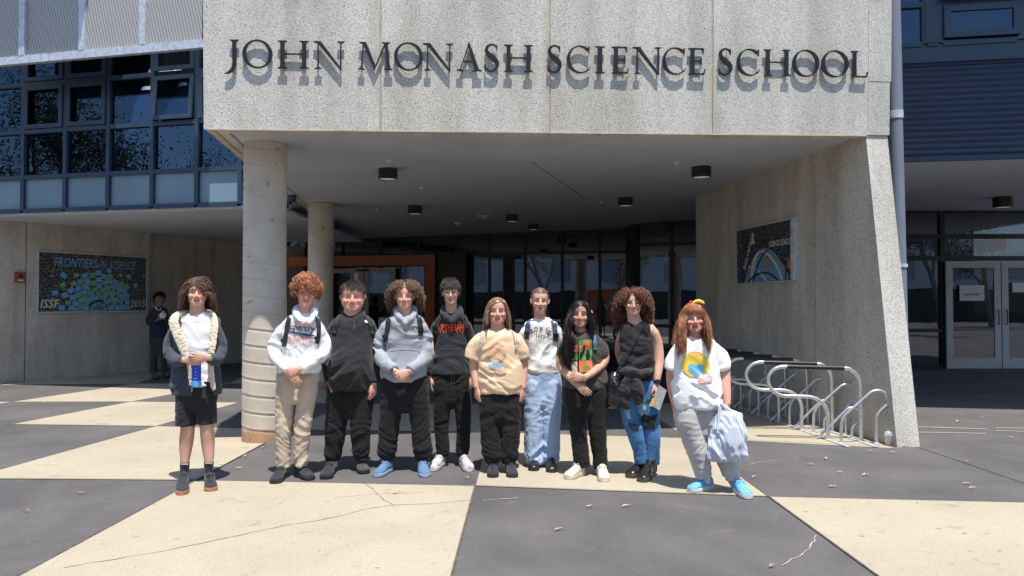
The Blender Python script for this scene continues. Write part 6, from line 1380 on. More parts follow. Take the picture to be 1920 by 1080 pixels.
# ---------------------------------------------------------------- 4 : boy in grey hoodie
P = mk(Person(6.9, 'person with wide wavy hair in a pale grey hoodie and blue suede shoes', seed=4), 757)
hd = Head(P, 759, 531, 579.5, yaw=-.03, tilt=.0, smile=.8)
a_l = [(728, 606, 20, 0), (711, 635, 18, .03), (706, 662, 16, 0), (722, 686, 13, -.11), (741, 697, 11, -.19)]
a_r = [(788, 606, 20, 0), (806, 635, 18, .03), (808, 660, 16, 0), (788, 684, 13, -.12), (767, 697, 11, -.20)]
r = make(P, hd, (760, 593, 25), [dict(p=a_l, d=(.75, -.12, -.55), n=(.1, 1, 0), s=(.55, 0, .8), c=(.4, .45, .5, .55), t=.5), dict(p=a_r, d=(-.85, -.15, -.45), n=(0, 1, -.1), s=(-.4, 0, .9), c=(.55, .6, .65, .7), t=.5)], [[(738, 740, 38, 0), (732, 795, 24, 0), (730, 862, 14, 0)], [(778, 740, 38, 0), (785, 795, 24, 0), (792, 862, 14, 0)]], 'pink', cov=True)
hd.features(r, HB, teeth=True, squint=.5)
GH = fab('grey_marl', (0.31, 0.33, 0.37), var=.08, scale=70)
slv = [[(728, 609, 33, 0), (717, 637, 31, .03), (714, 662, 28, .0), (724, 682, 24, -.10), (739, 693, 18, -.17)], [(788, 609, 33, 0), (797, 637, 31, .03), (799, 662, 28, .0), (787, 680, 24, -.11), (769, 693, 18, -.18)]]
def hood4(mb): limb(mb, P, [(760, 606, 8, -.115), (749, 596, 11, -.085), (744, 586, 12, -.01), (750, 579, 15, .07), (771, 579, 15, .07), (777, 586, 12, .0), (773, 595, 11, -.08), (762, 606, 8, -.115)], n=16)
tp, bv = top(P, r, GH, [(588, 744, 776), (594, 732, 788), (602, 724, 795), (618, 723, 794), (650, 723, 793), (680, 719, 796), (700, 715, 798), (713, 717, 796)], slv, amp=.015, zones=[(707, 660, .13, 1.4), (807, 660, .13, 1.4), (750, 700, .1, .5, -.1)], name='hoodie', collar=hood4, cap=.135)
decal(P, bv, [[(777, 616), (779, 613), (780, 617), (782, 620), (779, 619)]], SOLEW, tp)
for seg_ in ([(728, 660), (726, 675), (722, 690)], [(786, 658), (790, 672)], [(728, 659), (757, 656), (785, 658)]):
    s = MB(); s.tube([front(P, bv, a_, b_, .001) for a_, b_, in spline(seg_, 6)], .0016, 5); s.build('seam', fab('seam_grey', (0.20, 0.21, 0.24)), tp)
trousers(P, r, BLK, [(705, 717, 797), (718, 713, 799), (740, 712, 802), (755, 714, 800)], [[(736, 735, 46, 0), (732, 780, 39, 0), (728, 820, 34, 0), (725, 845, 35, 0), (729, 861, 22, 0)], [(780, 735, 46, 0), (787, 780, 38, 0), (790, 820, 34, 0), (793, 845, 36, 0), (790, 862, 22, 0)]], amp=.013, zones=[(728, 848, .09, .9), (792, 848, .09, .9), (760, 740, .12, .6), (732, 800, .12, .4)], cap=.14)
_, bt4 = tp, None
BLS = fab('blue_suede', (0.09, 0.16, 0.29)); 
shoe(P, (729, 870, .0), (705, 893), r, BLS, mat('pale_blue_rubber', (0.30, 0.42, 0.60), .6), lace=fab('blue_lace', (0.25, 0.38, 0.58)), wid=.051); shoe(P, (791, 870, 0), (798, 893.5), r, BLS, mat('pale_blue_rubber', (0.30, 0.42, 0.60), .6), lace=FB['blue_lace'], wid=.051)
hair(hd, r, HM, n=1800, length=.19, seg=26, rad=.0022, curl=.018, cfreq=75, part=0.0, vol=.012, lift=.3, grav=.34, hairline=.48, back=-.6, clump=1, seed=44,  jitter=.15, lenf=lambda v: .14+.06*abs(v.x)-.02*max(0, v.y), out=.07, env=(.155, .160, .142, .13))
backpack(P, 'backpack with black straps over the pale grey hoodie', 760, bv, [[(737, 589), (730, 598), (727, 612), (725, 628), (722, 642)], [(783, 589), (787, 600), (789, 614), (789, 630)]], 8, STR, seed=5)
s = MB(); c = P.w(738, 694, -.165); d_ = V(.75, -.25, -.45).normalized(); s.tube([c-d_*.012, c+d_*.012], .036, 18); w_ = s.build('wristwatch', M['black'], r, True); s = MB(); s.tube([c+V(-.01, -.036, 0), c+V(-.012, -.046, .002)], .02, 16); s.build('watch_face', mat('watch_face', (.03, .05, .07), .15), w_)
# ---------------------------------------------------------------- 5 : boy with glasses
P = mk(Person(7.14, 'slim person in glasses and a black hoodie with jagged orange lettering', seed=5), 848)
hd = Head(P, 845, 525.5, 571.5, yaw=0.0, tilt=-.04, smile=.5, wide=.92)
a_l = [(820, 604, 18, .0), (809, 635, 16, .04), (805, 665, 14, .03), (805, 692, 11, 0), (805, 707, 9, -.02)]
a_r = [(874, 604, 18, .0), (884, 635, 16, .04), (887, 665, 14, .03), (885, 692, 11, 0), (884, 707, 9, -.02)]
r = make(P, hd, (846, 590, 21), [dict(p=a_l, **HANG_L, k=.9), dict(p=a_r, **HANG_R, k=.9)], [[(832, 730, 34, 0), (830, 790, 20, 0), (830, 858, 12, 0)], [(864, 730, 34, 0), (868, 790, 20, 0), (869, 858, 12, 0)]], 'fair', cov=True)
hd.features(r, HD, glasses=mat('clear_plastic_frame', (0.55, 0.52, 0.50), .2), squint=.8)
BH = fab('washed_black', (0.028, 0.030, 0.036), sheen=.4)
slv = [[(822, 607, 29, 0), (814, 637, 27, .04), (810, 665, 24, .03), (808, 690, 21, .0), (806, 704, 16, -.015)], [(872, 607, 29, 0), (878, 637, 27, .04), (881, 665, 24, .03), (882, 690, 21, .0), (883, 704, 16, -.015)]]
def hood5(mb): limb(mb, P, [(846, 604, 8, -.11), (836, 594, 11, -.08), (831, 584, 12, -.01), (837, 577, 14, .06), (855, 577, 14, .06), (862, 584, 12, .0), (857, 593, 11, -.075), (848, 604, 8, -.11)], n=16)
tp, bv = top(P, r, BH, [(586, 832, 862), (592, 824, 872), (600, 818, 876), (620, 818, 875), (650, 818, 875), (680, 815, 878), (701, 813, 880)], slv, amp=.010, zones=[(845, 690, .12, .5, -.1), (806, 665, .12, 1.2), (887, 665, .12, 1.2)], name='hoodie', collar=hood5, cap=.12)
OR2 = fab('orange_red_print', (0.80, 0.10, 0.03))
text_decal(P, bv, '#UPTHEBAHS', 817, 873, 607.5, 621, OR2, tp, bold=.018)
decal(P, bv, [[(820+i*5.1, 620.5), (822+i*5.1, 620.5), (821+i*5.1, 624+(i*7 % 4))] for i in range(10)], OR2, tp, off=.0028)
for x0, x1 in ((844, 843), (851, 852)):
    s = MB(); s.tube([front(P, bv, x0+(x1-x0)*t, 599+32*t, .006) for t in np.linspace(0, 1, 8)], .003, 6); s.build('drawstring', LACEB, tp)
for seg_ in ([(826, 656), (816, 680), (812, 694)], [(864, 656), (872, 676), (878, 688)], [(826, 656), (845, 655), (864, 656)]):
    s = MB(); s.tube([front(P, bv, a_, b_, .001) for a_, b_, in spline(seg_, 6)], .002, 5); s.build('seam', fab('seam_dark', (0.075, 0.078, 0.088)), tp)
trousers(P, r, BLK, [(695, 815, 878), (710, 812, 880), (730, 812, 880), (748, 815, 877)], [[(831, 728, 36, 0), (829, 765, 31, 0), (828, 800, 26, 0), (830, 838, 24, 0), (831, 855, 18, 0)], [(865, 728, 36, 0), (868, 765, 31, 0), (869, 800, 26, 0), (868, 838, 24, 0), (867, 854, 18, 0)]], amp=.011, zones=[(829, 845, .08, .7), (868, 845, .08, .7)], cap=.12)
s = MB()
for x in (846, 851): c0 = P.w(x, 704, -.13); s.tube([c0, c0+V(.002, -.004, -.05), c0+V(0, -.002, -.11)], .0025, 5)
s.build('drawstring', LACEB, r)
SNK = fab('grey_white_suede', (0.42, 0.42, 0.43), var=.5, scale=14)
shoe(P, (829, 862, .02), (810, 882), r, SNK, SOLEW, lace=LACEW, wid=.05, sole_h=.034); shoe(P, (867, 862, .02), (881, 883), r, SNK, SOLEW, lace=LACEW, wid=.05, sole_h=.034)
hair(hd, r, HD, n=2000, length=.08, seg=9, rad=.0016, vol=.016, lift=.45, grav=.16, hairline=.46, back=-.45, seed=55, jitter=.16, fwd=.8, lenf=lambda v: .045+.05*max(0, v.z)+.01*max(0, v.y), wave=.004, cfreq=50, env=(.105, .085, .150, .125))
backpack(P, 'backpack with thin black straps over the hoodie with orange lettering', 846, bv, [[(829, 590), (823, 599), (819, 612), (817, 626)], [(865, 590), (871, 600), (874, 612), (876, 624)]], 7, STR, seed=6, bag=(.26, .13, .38))
# ---------------------------------------------------------------- 6 : peach t-shirt
P = mk(Person(6.85, 'person with shoulder-length light brown hair in an oversized peach t-shirt and black trousers', seed=6), 937)
hd = Head(P, 932.5, 558.5, 607, yaw=0.02, tilt=0.0, smile=.3, wide=1.06)
a_l = [(905, 632, 21, 0), (891, 660, 20, .03), (889, 690, 18, .02), (892, 712, 14, -.01), (894, 726, 11.5, -.03)]
a_r = [(963, 632, 21, 0), (978, 660, 20, .03), (981, 690, 18, .02), (981, 712, 14, -.01), (981, 727, 11.5, -.03)]
r = make(P, hd, (934, 620, 27), [dict(p=a_l, **HANG_L, k=.92), dict(p=a_r, **HANG_R, k=.92)], [[(920, 760, 40, 0), (921, 810, 24, 0), (925, 868, 14, 0)], [(958, 760, 40, 0), (957, 810, 24, 0), (957, 868, 14, 0)]], 'pink', fat=.6)
hd.features(r, HB, squint=.5)
PE = fab('peach_cotton', (0.76, 0.56, 0.37), scale=3)
slv = [[(904, 634, 40, 0), (893, 655, 37, .02), (886, 673, 33, .02)], [(964, 634, 40, 0), (973, 655, 36, .02), (977, 672, 30, .02)]]
tp, bv = top(P, r, PE, [(616, 920, 948), (621, 908, 960), (628, 899, 969), (645, 896, 973), (680, 899, 976), (710, 898, 978), (730, 900, 979), (736, 902, 978)], slv, amp=.014, zones=[(905, 700, .14, .8, -.05), (975, 700, .14, .8, -.05), (935, 725, .15, .7, -.1)], name='t_shirt', cap=.15, shollow=.07, base=.4, hollow=.06)
neckring(P, P.w(934, 622, -.02), .070, PE, r, th=.007, tiltf=.03)
pr1 = fab('faded_orange_print', (0.72, 0.40, 0.22), var=.2, scale=40); pr2 = fab('faded_blue_print', (0.42, 0.50, 0.60), var=.2, scale=40); pr3 = fab('faded_cream_print', (0.70, 0.60, 0.45), var=.2, scale=40)
decal(P, bv, [[(930+19*math.cos(a), 661+19*math.sin(a)) for a in np.linspace(0, 2*math.pi, 25)[:-1]]], pr1, tp, off=.002)
decal(P, bv, [[(930+rr_*math.cos(a0), 661+rr_*math.sin(a0)), (930+rr_*math.cos(a1), 661+rr_*math.sin(a1)), (930+(rr_-1.6)*math.cos(a1), 661+(rr_-1.6)*math.sin(a1)), (930+(rr_-1.6)*math.cos(a0), 661+(rr_-1.6)*math.sin(a0))] for rr_ in (17, 12.5, 8, 4) for a0, a1 in [(i*.42, i*.42+.34) for i in range(15)]], pr3, tp, off=.0034)
decal(P, bv, [[(916, 680), (930, 677), (942, 682), (946, 690), (934, 694), (920, 690)]], pr2, tp, off=.0036); decal(P, bv, [[(925, 692), (940, 686), (950, 690), (948, 700), (934, 702)]], pr1, tp, off=.0030)
trousers(P, r, BLK, [(728, 903, 974), (745, 900, 974), (765, 902, 972), (780, 905, 971)], [[(918, 765, 38, 0), (919, 800, 36, 0), (921, 835, 36, 0), (924, 858, 32, 0), (926, 868, 23, 0)], [(958, 765, 38, 0), (957, 800, 36, 0), (956, 835, 35, 0), (955, 856, 32, 0), (954, 867, 23, 0)]], amp=.014, zones=[(924, 855, .1, .9), (955, 855, .1, .9), (937, 770, .12, .5)], cap=.14)
shoe(P, (925, 875, .01), (924, 894.5), r, SHB, SOLEB, lace=LACEB, wid=.05, L=.25, toecap=1); shoe(P, (956, 875, .01), (962, 894.5), r, SHB, SOLEB, lace=LACEB, wid=.05, L=.25)
hair(hd, r, HC, n=1900, length=.24, seg=14, rad=.0016, wave=.004, cfreq=22, part=0.02, vol=.008, lift=.08, grav=.7, hairline=.50, back=-.75, clump=1, seed=66, jitter=.07, bvh=bv, front=.2, lenf=lambda v: .235-.03*max(0, v.y), out=.0, env=(.100, .122, .134))
backpack(P, 'backpack with peach and blue patterned straps over the peach t-shirt', 935, bv, [[(908, 618), (903, 630), (902, 645), (902, 655)], [(960, 618), (966, 630), (968, 645), (968, 655)]], 5.5, fab('pastel_webbing', (0.55, 0.46, 0.40), var=.5, scale=60), seed=7, buckle=False, bag=(.24, .12, .32), top=640)
# ---------------------------------------------------------------- 7 : white tee, pale blue wide trousers
P = mk(Person(7.09, 'tall person with tied-back hair in a white t-shirt and wide pale blue trousers', seed=7), 1017)
hd = Head(P, 1012.5, 540.5, 587.5, yaw=0.05, tilt=0.04, smile=.5, wide=.95)
a_l = [(988, 618, 17, 0), (976, 645, 15, .06), (977, 668, 13, .12), (992, 688, 10, .16), (1004, 694, 8, .17)]
a_r = [(1040, 618, 17, 0), (1053, 645, 15, .06), (1053, 668, 13, .12), (1035, 688, 10, .16), (1022, 694, 8, .17)]
r = make(P, hd, (1014, 602, 21), [dict(p=a_l, d=(.9, 0, -.3), n=(0, -1, 0), s=(0, 0, 1), k=.9), dict(p=a_r, d=(-.9, 0, -.3), n=(0, -1, 0), s=(0, 0, 1), k=.9)], [[(1000, 730, 34, 0), (1003, 800, 20, 0), (1003, 870, 12, 0)], [(1034, 730, 34, 0), (1034, 800, 20, 0), (1033, 870, 12, 0)]], 'fair')
hd.features(r, HB, squint=.7)
WT = fab('off_white_cotton', (0.84, 0.83, 0.80))
slv = [[(990, 618, 31, 0), (980, 640, 29, .05), (975, 655, 27, .09)], [(1040, 618, 31, 0), (1050, 638, 29, .05), (1054, 650, 27, .08)]]
tp, bv = top(P, r, WT, [(596, 1002, 1028), (602, 992, 1037), (608, 984, 1045), (630, 984, 1045), (655, 989, 1043), (680, 990, 1047), (699, 990, 1049)], slv, amp=.009, zones=[(1020, 690, .15, .8, -.1), (1045, 660, .1, .6, -.1)], name='t_shirt', cap=.115, shollow=.05)
neckring(P, P.w(1014, 604, -.018), .062, WT, r, th=.006, tiltf=.026)
GP = fab('dark_grey_print', (0.08, 0.085, 0.08))
for ch, x, y, rt in (('B', 997, 621, -.5), ('O', 1005, 617.5, -.2), ('W', 1014.5, 617, .05), ('E', 1029.5, 624.5, .6)): text_decal(P, bv, ch, x-3.4, x+3.4, y-4.6, y+4.6, GP, tp, bold=.035, rot=rt)
decal(P, bv, [[(1027, 612.5), (1022.5, 618), (1024.5, 618.5), (1020.5, 623), (1027.5, 617.5), (1025.5, 617)]], fab('red_print', (0.62, 0.06, 0.05)), tp)
text_decal(P, bv, '1973', 1005.5, 1021.5, 628.5, 635, GP, tp, bold=.03, space=1.2)
PB = fab('pale_blue_cotton', (0.36, 0.47, 0.66))
trousers(P, r, PB, [(694, 992, 1047), (705, 986, 1051), (725, 983, 1053), (750, 984, 1052)], [[(1002, 740, 37, 0), (1001, 775, 35, 0), (1001, 815, 34, 0), (1002, 850, 33.5, 0), (1003, 866, 33, 0)], [(1034, 740, 37, 0), (1034, 775, 34, 0), (1033, 815, 33, 0), (1032, 850, 32, 0), (1031.5, 863, 31.5, 0)]], amp=.015, zones=[(1003, 850, .13, 1.4), (1032, 850, .12, .8), (1005, 780, .15, .6)], cap=.12, hollow=.05, freq=(9, 9, 9))
LBK = mat('black_leather', (0.015, 0.014, 0.015), .28)
shoe(P, (1003, 864, 0), (1000, 882), r, LBK, SOLEB, wid=.05, L=.25); shoe(P, (1032, 864, -.02), (1035, 885), r, LBK, SOLEB, wid=.05, L=.25)
hair(hd, r, HC, n=1600, length=.12, seg=10, rad=.0015, part=0.0, vol=.002, lift=.0, grav=.12, hairline=.50, back=-.5, seed=77, jitter=.02, lenf=lambda v: .10, fwd=-.9, tiefn=None, env=(.092, .085, .130))
mb = MB(); rnd = random.Random(4)
for i in range(160):
    a = hd.L(rnd.gauss(0, .012), -.095, .01+rnd.gauss(0, .012)); sx = rnd.choice((-1, 1)); p1 = hd.L(rnd.gauss(.02*sx, .02), -.10, -.07); p2 = hd.L(sx*.055+rnd.gauss(0, .012), -.02, -.13+rnd.gauss(0, .02)); mb.tube([Vector(t) for t in spline([tuple(a), tuple(p1), tuple(p2)], 4)], [.0022]*8+[.001], 3, cap=False)
link('ponytail', mb.mesh(), HC, r, smooth=True)
backpack(P, 'backpack with navy blue straps over the white t-shirt', 1015, bv, [[(996, 600), (990, 610), (988, 622), (988, 636)], [(1036, 600), (1040, 610), (1041, 624), (1042, 640)]], 8.5, fab('navy_webbing', (0.045, 0.075, 0.15)), seed=8, bag=(.27, .14, .38), top=625)
# ---------------------------------------------------------------- 8 : long black hair
P = mk(Person(6.74, 'person with long black hair in a dark t-shirt printed with red and green panels', seed=8), 1096)
hd = Head(P, 1087.5, 564, 613.5, yaw=-.02, tilt=.04, smile=1.3, wide=1.02)
a_l = [(1064, 640, 21, 0), (1053, 665, 20, .03), (1053, 686, 19, .0), (1070, 708, 15, -.13), (1083, 722, 11, -.19)]
a_r = [(1120, 640, 21, 0), (1132, 662, 20, .03), (1131, 680, 18, -.01), (1112, 698, 14, -.13), (1096, 708, 11, -.21)]
r = make(P, hd, (1089, 624, 24), [dict(p=a_l, d=(.75, -.1, -.62), n=(.2, 1, 0), s=(.65, 0, .75), c=(.15, .2, .25, .35), t=.45, k=.92), dict(p=a_r, d=(-.92, -.1, -.02), n=(0, 1, -.2), s=(-.1, 0, 1), c=(.5, .55, .6, .65), t=.5, k=.92)], [[(1075, 750, 40, 0), (1083, 805, 24, 0), (1091, 872, 13, 0)], [(1118, 750, 40, 0), (1120, 805, 24, 0), (1127, 875, 13, 0)]], 'olive', fat=.3)
hd.features(r, HK, teeth=True, squint=.8)
FD = fab('faded_black_cotton', (0.062, 0.052, 0.046))
slv = [[(1067, 641, 34, 0), (1061, 655, 33, .02), (1058, 668, 31, .02)], [(1118, 641, 34, 0), (1124, 655, 33, .02), (1126, 668, 30, .02)]]
tp, bv = top(P, r, FD, [(620, 1077, 1102), (626, 1066, 1114), (634, 1058, 1125), (650, 1058, 1128), (675, 1062, 1130), (700, 1058, 1136), (720, 1056, 1138), (727, 1058, 1137)], slv, amp=.011, zones=[(1125, 700, .12, .8, -.05), (1100, 715, .15, .6, -.1)], name='t_shirt', cap=.14, shollow=.06)
neckring(P, P.w(1089, 626, -.02), .064, FD, r, th=.007, tiltf=.026)
pg = fab('green_print', (0.10, 0.33, 0.09)); po = fab('vermilion_print', (0.72, 0.16, 0.06)); pk = fab('black_print', (0.015, 0.015, 0.015)); pc = fab('bone_print', (0.50, 0.46, 0.38))
decal(P, bv, [[(1083.5, 639), (1110, 636), (1110, 675), (1084, 676)]], pg, tp, off=.002); decal(P, bv, [[(1084, 676.5), (1110, 675.5), (1110, 696), (1085, 699)], [(1086, 652), (1094, 641), (1106, 640), (1108, 652), (1100, 656)], [(1065, 655), (1083, 646), (1083, 662), (1066, 668)]], po, tp, off=.0035)
decal(P, bv, [[(1065, 668), (1083, 663), (1083, 676), (1066, 676)]], pg, tp, off=.0034)
decal(P, bv, [[(1086, 672), (1089, 661), (1093, 655), (1092, 650), (1097, 646), (1097, 653), (1095, 660), (1092, 668), (1090, 674)], [(1099, 675), (1098, 665), (1101, 656), (1105, 658), (1106, 668), (1104, 675)], [(1066, 666), (1073, 657), (1080, 660), (1078, 668), (1072, 675)], [(1083, 640), (1085, 640), (1086, 699), (1084, 700)]], pk, tp, off=.0048)
decal(P, bv, [[(1092, 690), (1096, 684), (1102, 686), (1101, 694), (1096, 696), (1093, 696)]], pg, tp, off=.0048); decal(P, bv, [[(1070, 679), (1082, 677), (1083, 700), (1074, 700)]], pc, tp, off=.0035)
text_decal(P, bv, 'SLAY', 1097, 1108, 639, 643.5, pk, tp, bold=.03, off=.006) if False else None
trousers(P, r, BLK, [(718, 1058, 1137), (730, 1055, 1139), (750, 1056, 1139), (765, 1060, 1137)], [[(1077, 745, 43, 0), (1081, 785, 35, 0), (1086, 825, 30, 0), (1090, 855, 30, 0), (1092, 874, 29, 0)], [(1117, 745, 43, 0), (1119, 785, 36, 0), (1122, 825, 31, 0), (1125, 855, 28, 0), (1127, 877, 26.5, 0)]], amp=.010, zones=[(1090, 860, .08, .5), (1126, 860, .08, .5)], cap=.14, hollow=.04)
CRS = fab('cream_sneaker', (0.60, 0.52, 0.42), var=.2, scale=30); SOLEC = mat('cream_rubber', (0.60, 0.55, 0.46), .6)
shoe(P, (1090, 880, .01), (1063, 898), r, CRS, SOLEC, lace=LACEW, wid=.05, L=.26, sole_h=.036); shoe(P, (1127, 882, .0), (1134, 903), r, CRS, SOLEC, lace=LACEW, wid=.05, L=.26, sole_h=.036)
hair(hd, r, HK, n=2300, length=.46, seg=20, rad=.0017, wave=.016, cfreq=26, part=0.05, vol=.012, lift=.10, grav=.7, hairline=.47, back=-.75, clump=1, seed=88, jitter=.07, bvh=bv, front=.5, frr=.1, fly=.006, lenf=lambda v: (.48 if v.x < -.05 else .38)-.04*max(0, v.y), env=(.108, .150, .137, .13))
s = MB(); q0 = hd.L(.088, .02, .02)
for i in range(5): a = i*1.256; s.tube([q0, q0+V(.012*math.cos(a), -.012, .014*math.sin(a))], [.004, .007], 8)
s.build('hair_flower', LACEW, r, True)
s = MB(); c = P.w(1095, 709, -.215); d_ = V(-.9, -.1, -.4).normalized(); s.tube([c+d_.cross(V(0, 1, 0)).normalized()*.029*math.cos(a)+V(0, 1, 0)*.029*math.sin(a) for a in np.linspace(0, 2*math.pi, 25)], .0035, 6, cap=False); s.build('bracelet', mat('beads', (0.5, 0.42, 0.3), .4, var=.6, scale=90), r, True)
backpack(P, 'small backpack with a denim blue strap over the faded dark t-shirt', 1095, bv, [[(1110, 618), (1114, 632), (1115, 645), (1116, 656)]], 6.5, fab('denim_webbing', (0.11, 0.19, 0.33)), seed=9, buckle=False, bag=(.24, .12, .32), top=650)
# ---------------------------------------------------------------- 9 : curly hair, sleeveless black, jeans
P = mk(Person(6.74, 'person with big red-brown curls and glasses in a sleeveless black top and blue jeans', seed=9), 1198)
hd = Head(P, 1187, 545, 591, yaw=0.03, tilt=-.02, smile=1.1, wide=.98)
a_l = [(1172, 618, 20, 0), (1162, 645, 18, .08), (1163, 670, 16, .14), (1175, 690, 12, .18), (1186, 700, 9, .19)]
a_r = [(1221, 620, 25, 0), (1231, 645, 23, .02), (1235, 676, 20, .0), (1233, 702, 15, -.05), (1231, 719, 11, -.07)]
r = make(P, hd, (1190, 603, 24), [dict(p=a_l, d=(.9, 0, -.3), n=(0, -1, 0), s=(0, 0, 1), k=.9), dict(p=a_r, d=(.05, -.25, -.95), n=(-.8, .4, -.2), s=(-.5, -.8, 0), c=(.7, .75, .8, .85), t=.55, k=.92, tcurl=.6)], [[(1180, 750, 38, 0), (1188, 802, 24, 0), (1203, 880, 13, 0)], [(1215, 750, 38, 0), (1222, 802, 24, 0), (1222, 885, 13, 0)]], 'fair', fat=.3)
hd.features(r, HG, teeth=True, glasses=mat('gold_wire', (0.55, 0.40, 0.22), .3, .8), squint=.8)
BT = fab('black_tank', (0.024, 0.023, 0.026))
tp, bv = top(P, r, BT, [(603, 1178, 1206), (607, 1170, 1213), (614, 1163, 1220), (632, 1161, 1224), (655, 1163, 1226), (680, 1161, 1226), (700, 1160, 1226), (714, 1160, 1227)], [], amp=.011, zones=[(1200, 660, .14, .8, -.1), (1175, 690, .1, .6, -.1)], name='sleeveless_top', cap=.13, base=.5)
neckring(P, P.w(1190, 607, -.02), .066, BT, r, th=.007, tiltf=.03)
mb = MB(); limb(mb, P, [(1164, 702, 11, -.03), (1173, 695, 14, -.115), (1186, 697, 17, -.14), (1199, 702, 14, -.13), (1214, 697, 12, -.11), (1225, 694, 10, -.02)], n=16)
limb(mb, P, [(1187, 700, 11, -.14), (1194, 720, 18, -.14), (1197, 740, 18, -.13), (1197, 751, 13, -.13)], n=14, flat=(1, .6, 1)); limb(mb, P, [(1182, 700, 11, -.14), (1174, 722, 17, -.13), (1171, 745, 17, -.115), (1173, 762, 13, -.11)], n=14, flat=(1, .6, 1))
limb(mb, P, [(1165, 700, 12, .0), (1180, 706, 18, .11), (1210, 706, 18, .11), (1224, 700, 12, .0)], n=14)
garment(P, mb, r, 'tied_jacket', fab('charcoal_jersey', (0.034, 0.033, 0.036)), .007, .010, [], .9, (10, 10, 14), 2, 9)
DN = fab('blue_denim', (0.055, 0.17, 0.36), var=.28, scale=6, weave=300)
jn, bj = trousers(P, r, DN, [(708, 1163, 1225), (722, 1160, 1232), (745, 1161, 1236), (760, 1165, 1235)], [[(1180, 745, 42, 0), (1184, 785, 33, 0), (1192, 815, 29, -.01), (1200, 845, 26, 0), (1203, 868, 25, 0)], [(1217, 745, 40, 0), (1220, 785, 33, 0), (1223, 815, 30, -.01), (1223, 848, 28, 0), (1222.5, 870, 28, 0)]], amp=.010, zones=[(1190, 800, .09, .7), (1222, 800, .09, .6)], cap=.13, name='jeans', hollow=.04)
star = [(1207, 775), (1213, 784), (1220, 781), (1233, 776), (1227, 790), (1229, 805), (1219, 805), (1208, 806), (1210, 793), (1203, 787)]
decal(P, bj, [star], pk, jn, off=.004); decal(P, bj, [[(1179, 792), (1187, 795), (1194, 797), (1198, 806), (1186, 807), (1181, 801)]], pk, jn, off=.004)
decal(P, bj, [[(1195, 757), (1209, 755), (1214, 780), (1205, 787), (1198, 772)], [(1168, 760), (1180, 762), (1184, 786), (1176, 784)]], fab('faded_denim', (0.20, 0.33, 0.50), var=.3, scale=12), jn, off=.0025)
for q in ([(1203, 862, 21, 0), (1203, 880, 20, 0)], [(1222, 866, 21, 0), (1222, 882, 20, 0)]):
    mb = MB(); limb(mb, P, q, n=16); link('sock', voxel(mb, .007, 1), BLK, r, smooth=True)
shoe(P, (1203, 878, .05), (1179, 895), r, LBK, mat('brown_sole', (0.07, 0.05, 0.04), .6), lace=LACEB, wid=.054, L=.28, boot=.05, hgt=.095, sole_h=.034, name='boot'); shoe(P, (1224, 880, .03), (1203, 903), r, LBK, mat('brown_sole', (0.07, 0.05, 0.04), .6), lace=LACEB, wid=.054, L=.28, boot=.06, hgt=.095, sole_h=.034, name='boot')
hair(hd, r, HG, n=1875, length=.26, seg=30, rad=.0022, curl=.020, cfreq=85, part=-.1, vol=.015, lift=.3, grav=.36, hairline=.48, back=-.7, clump=1, seed=99,  jitter=.15, bvh=bv, lenf=lambda v: .20+.07*abs(v.x)+.03*max(0, -v.y)-.04*max(0, v.y), out=.07, env=(.165, .185, .142, .13))
s = MB(); c = P.w(1231.5, 715, -.068); s.tube([c+V(0, 0, .012), c+V(0, 0, -.012)], .0345, 18); w_ = s.build('wristwatch', M['black'], r, True); s = MB(); s.box((c.x-.018, c.y-.044, c.z-.018), (c.x+.016, c.y-.030, c.z+.020)); s.build('watch_face', mat('watch_glass', (.02, .03, .04), .12), w_)
bg = thing('shoulder_bag', 'black shoulder bag hanging on a long strap beside the curly haired person in jeans', 'bag', P.w(1150, 730, -.02))
mb = MB(); rr = []
for y, xl, xr, dd in ((697, 1150, 1160, .02), (703, 1143, 1163, .05), (725, 1138, 1165, .07), (755, 1137, 1168, .08), (763, 1141, 1165, .06)): c = P.w((xl+xr)/2, y, -.05); ring(rr, c, (xr-xl)*P.k/2, dd, 20, 3)
loft(mb, rr); me = voxel(mb, .008, 2); crease(me, .008, 3, base=.8); bag_o = link('bag_body', me, LBK, bg, smooth=True)
ribbon(P, bv, [(1210, 603), (1203, 615), (1190, 640), (1177, 664), (1165, 690)], 5, STR, bg, 'strap', .005); s = MB(); s.tube([P.w(1165, 688, -.14), P.w(1160, 693, -.13), P.w(1156, 700, -.10)], .010, 8); s.build('strap', STR, bg)
s = MB(); rnd = random.Random(2)
for i in range(7):
    c = P.w(1151+rnd.uniform(-5, 5), 712+rnd.uniform(-6, 9), -.14); s.lathe([(.004, -.004), (.010, -.002), (.010, .002), (.004, .004)], c.x, c.y, 10, c.z)
s.build('charm', mat('silver_charm', (.6, .6, .6), .25, .9), bg, True)
c = P.w(1237, 744, -.12); nb_ = thing('notebook', 'grey spiral notebook with a yellow edge in the hand of the curly haired person', 'notebook', c)
def q_(x, y, dy=-.13): return P.w(x, y, dy)
s = MB(); s.quadbox([q_(1221, 760), q_(1237, 770), q_(1250, 732, -.11), q_(1236, 722, -.11)], V(0, .010, 0)); s.build('cover', mat('grey_cover', (0.34, 0.35, 0.37), .6, var=.3, scale=60), nb_); s = MB(); s.quadbox([q_(1218, 760.5, -.132), q_(1221.5, 762.5, -.132), q_(1228, 747.5, -.126), q_(1224.5, 745, -.126)], V(0, .012, 0)); s.build('yellow_tab', mat('yellow_tab', (0.75, 0.45, 0.03), .5), nb_)
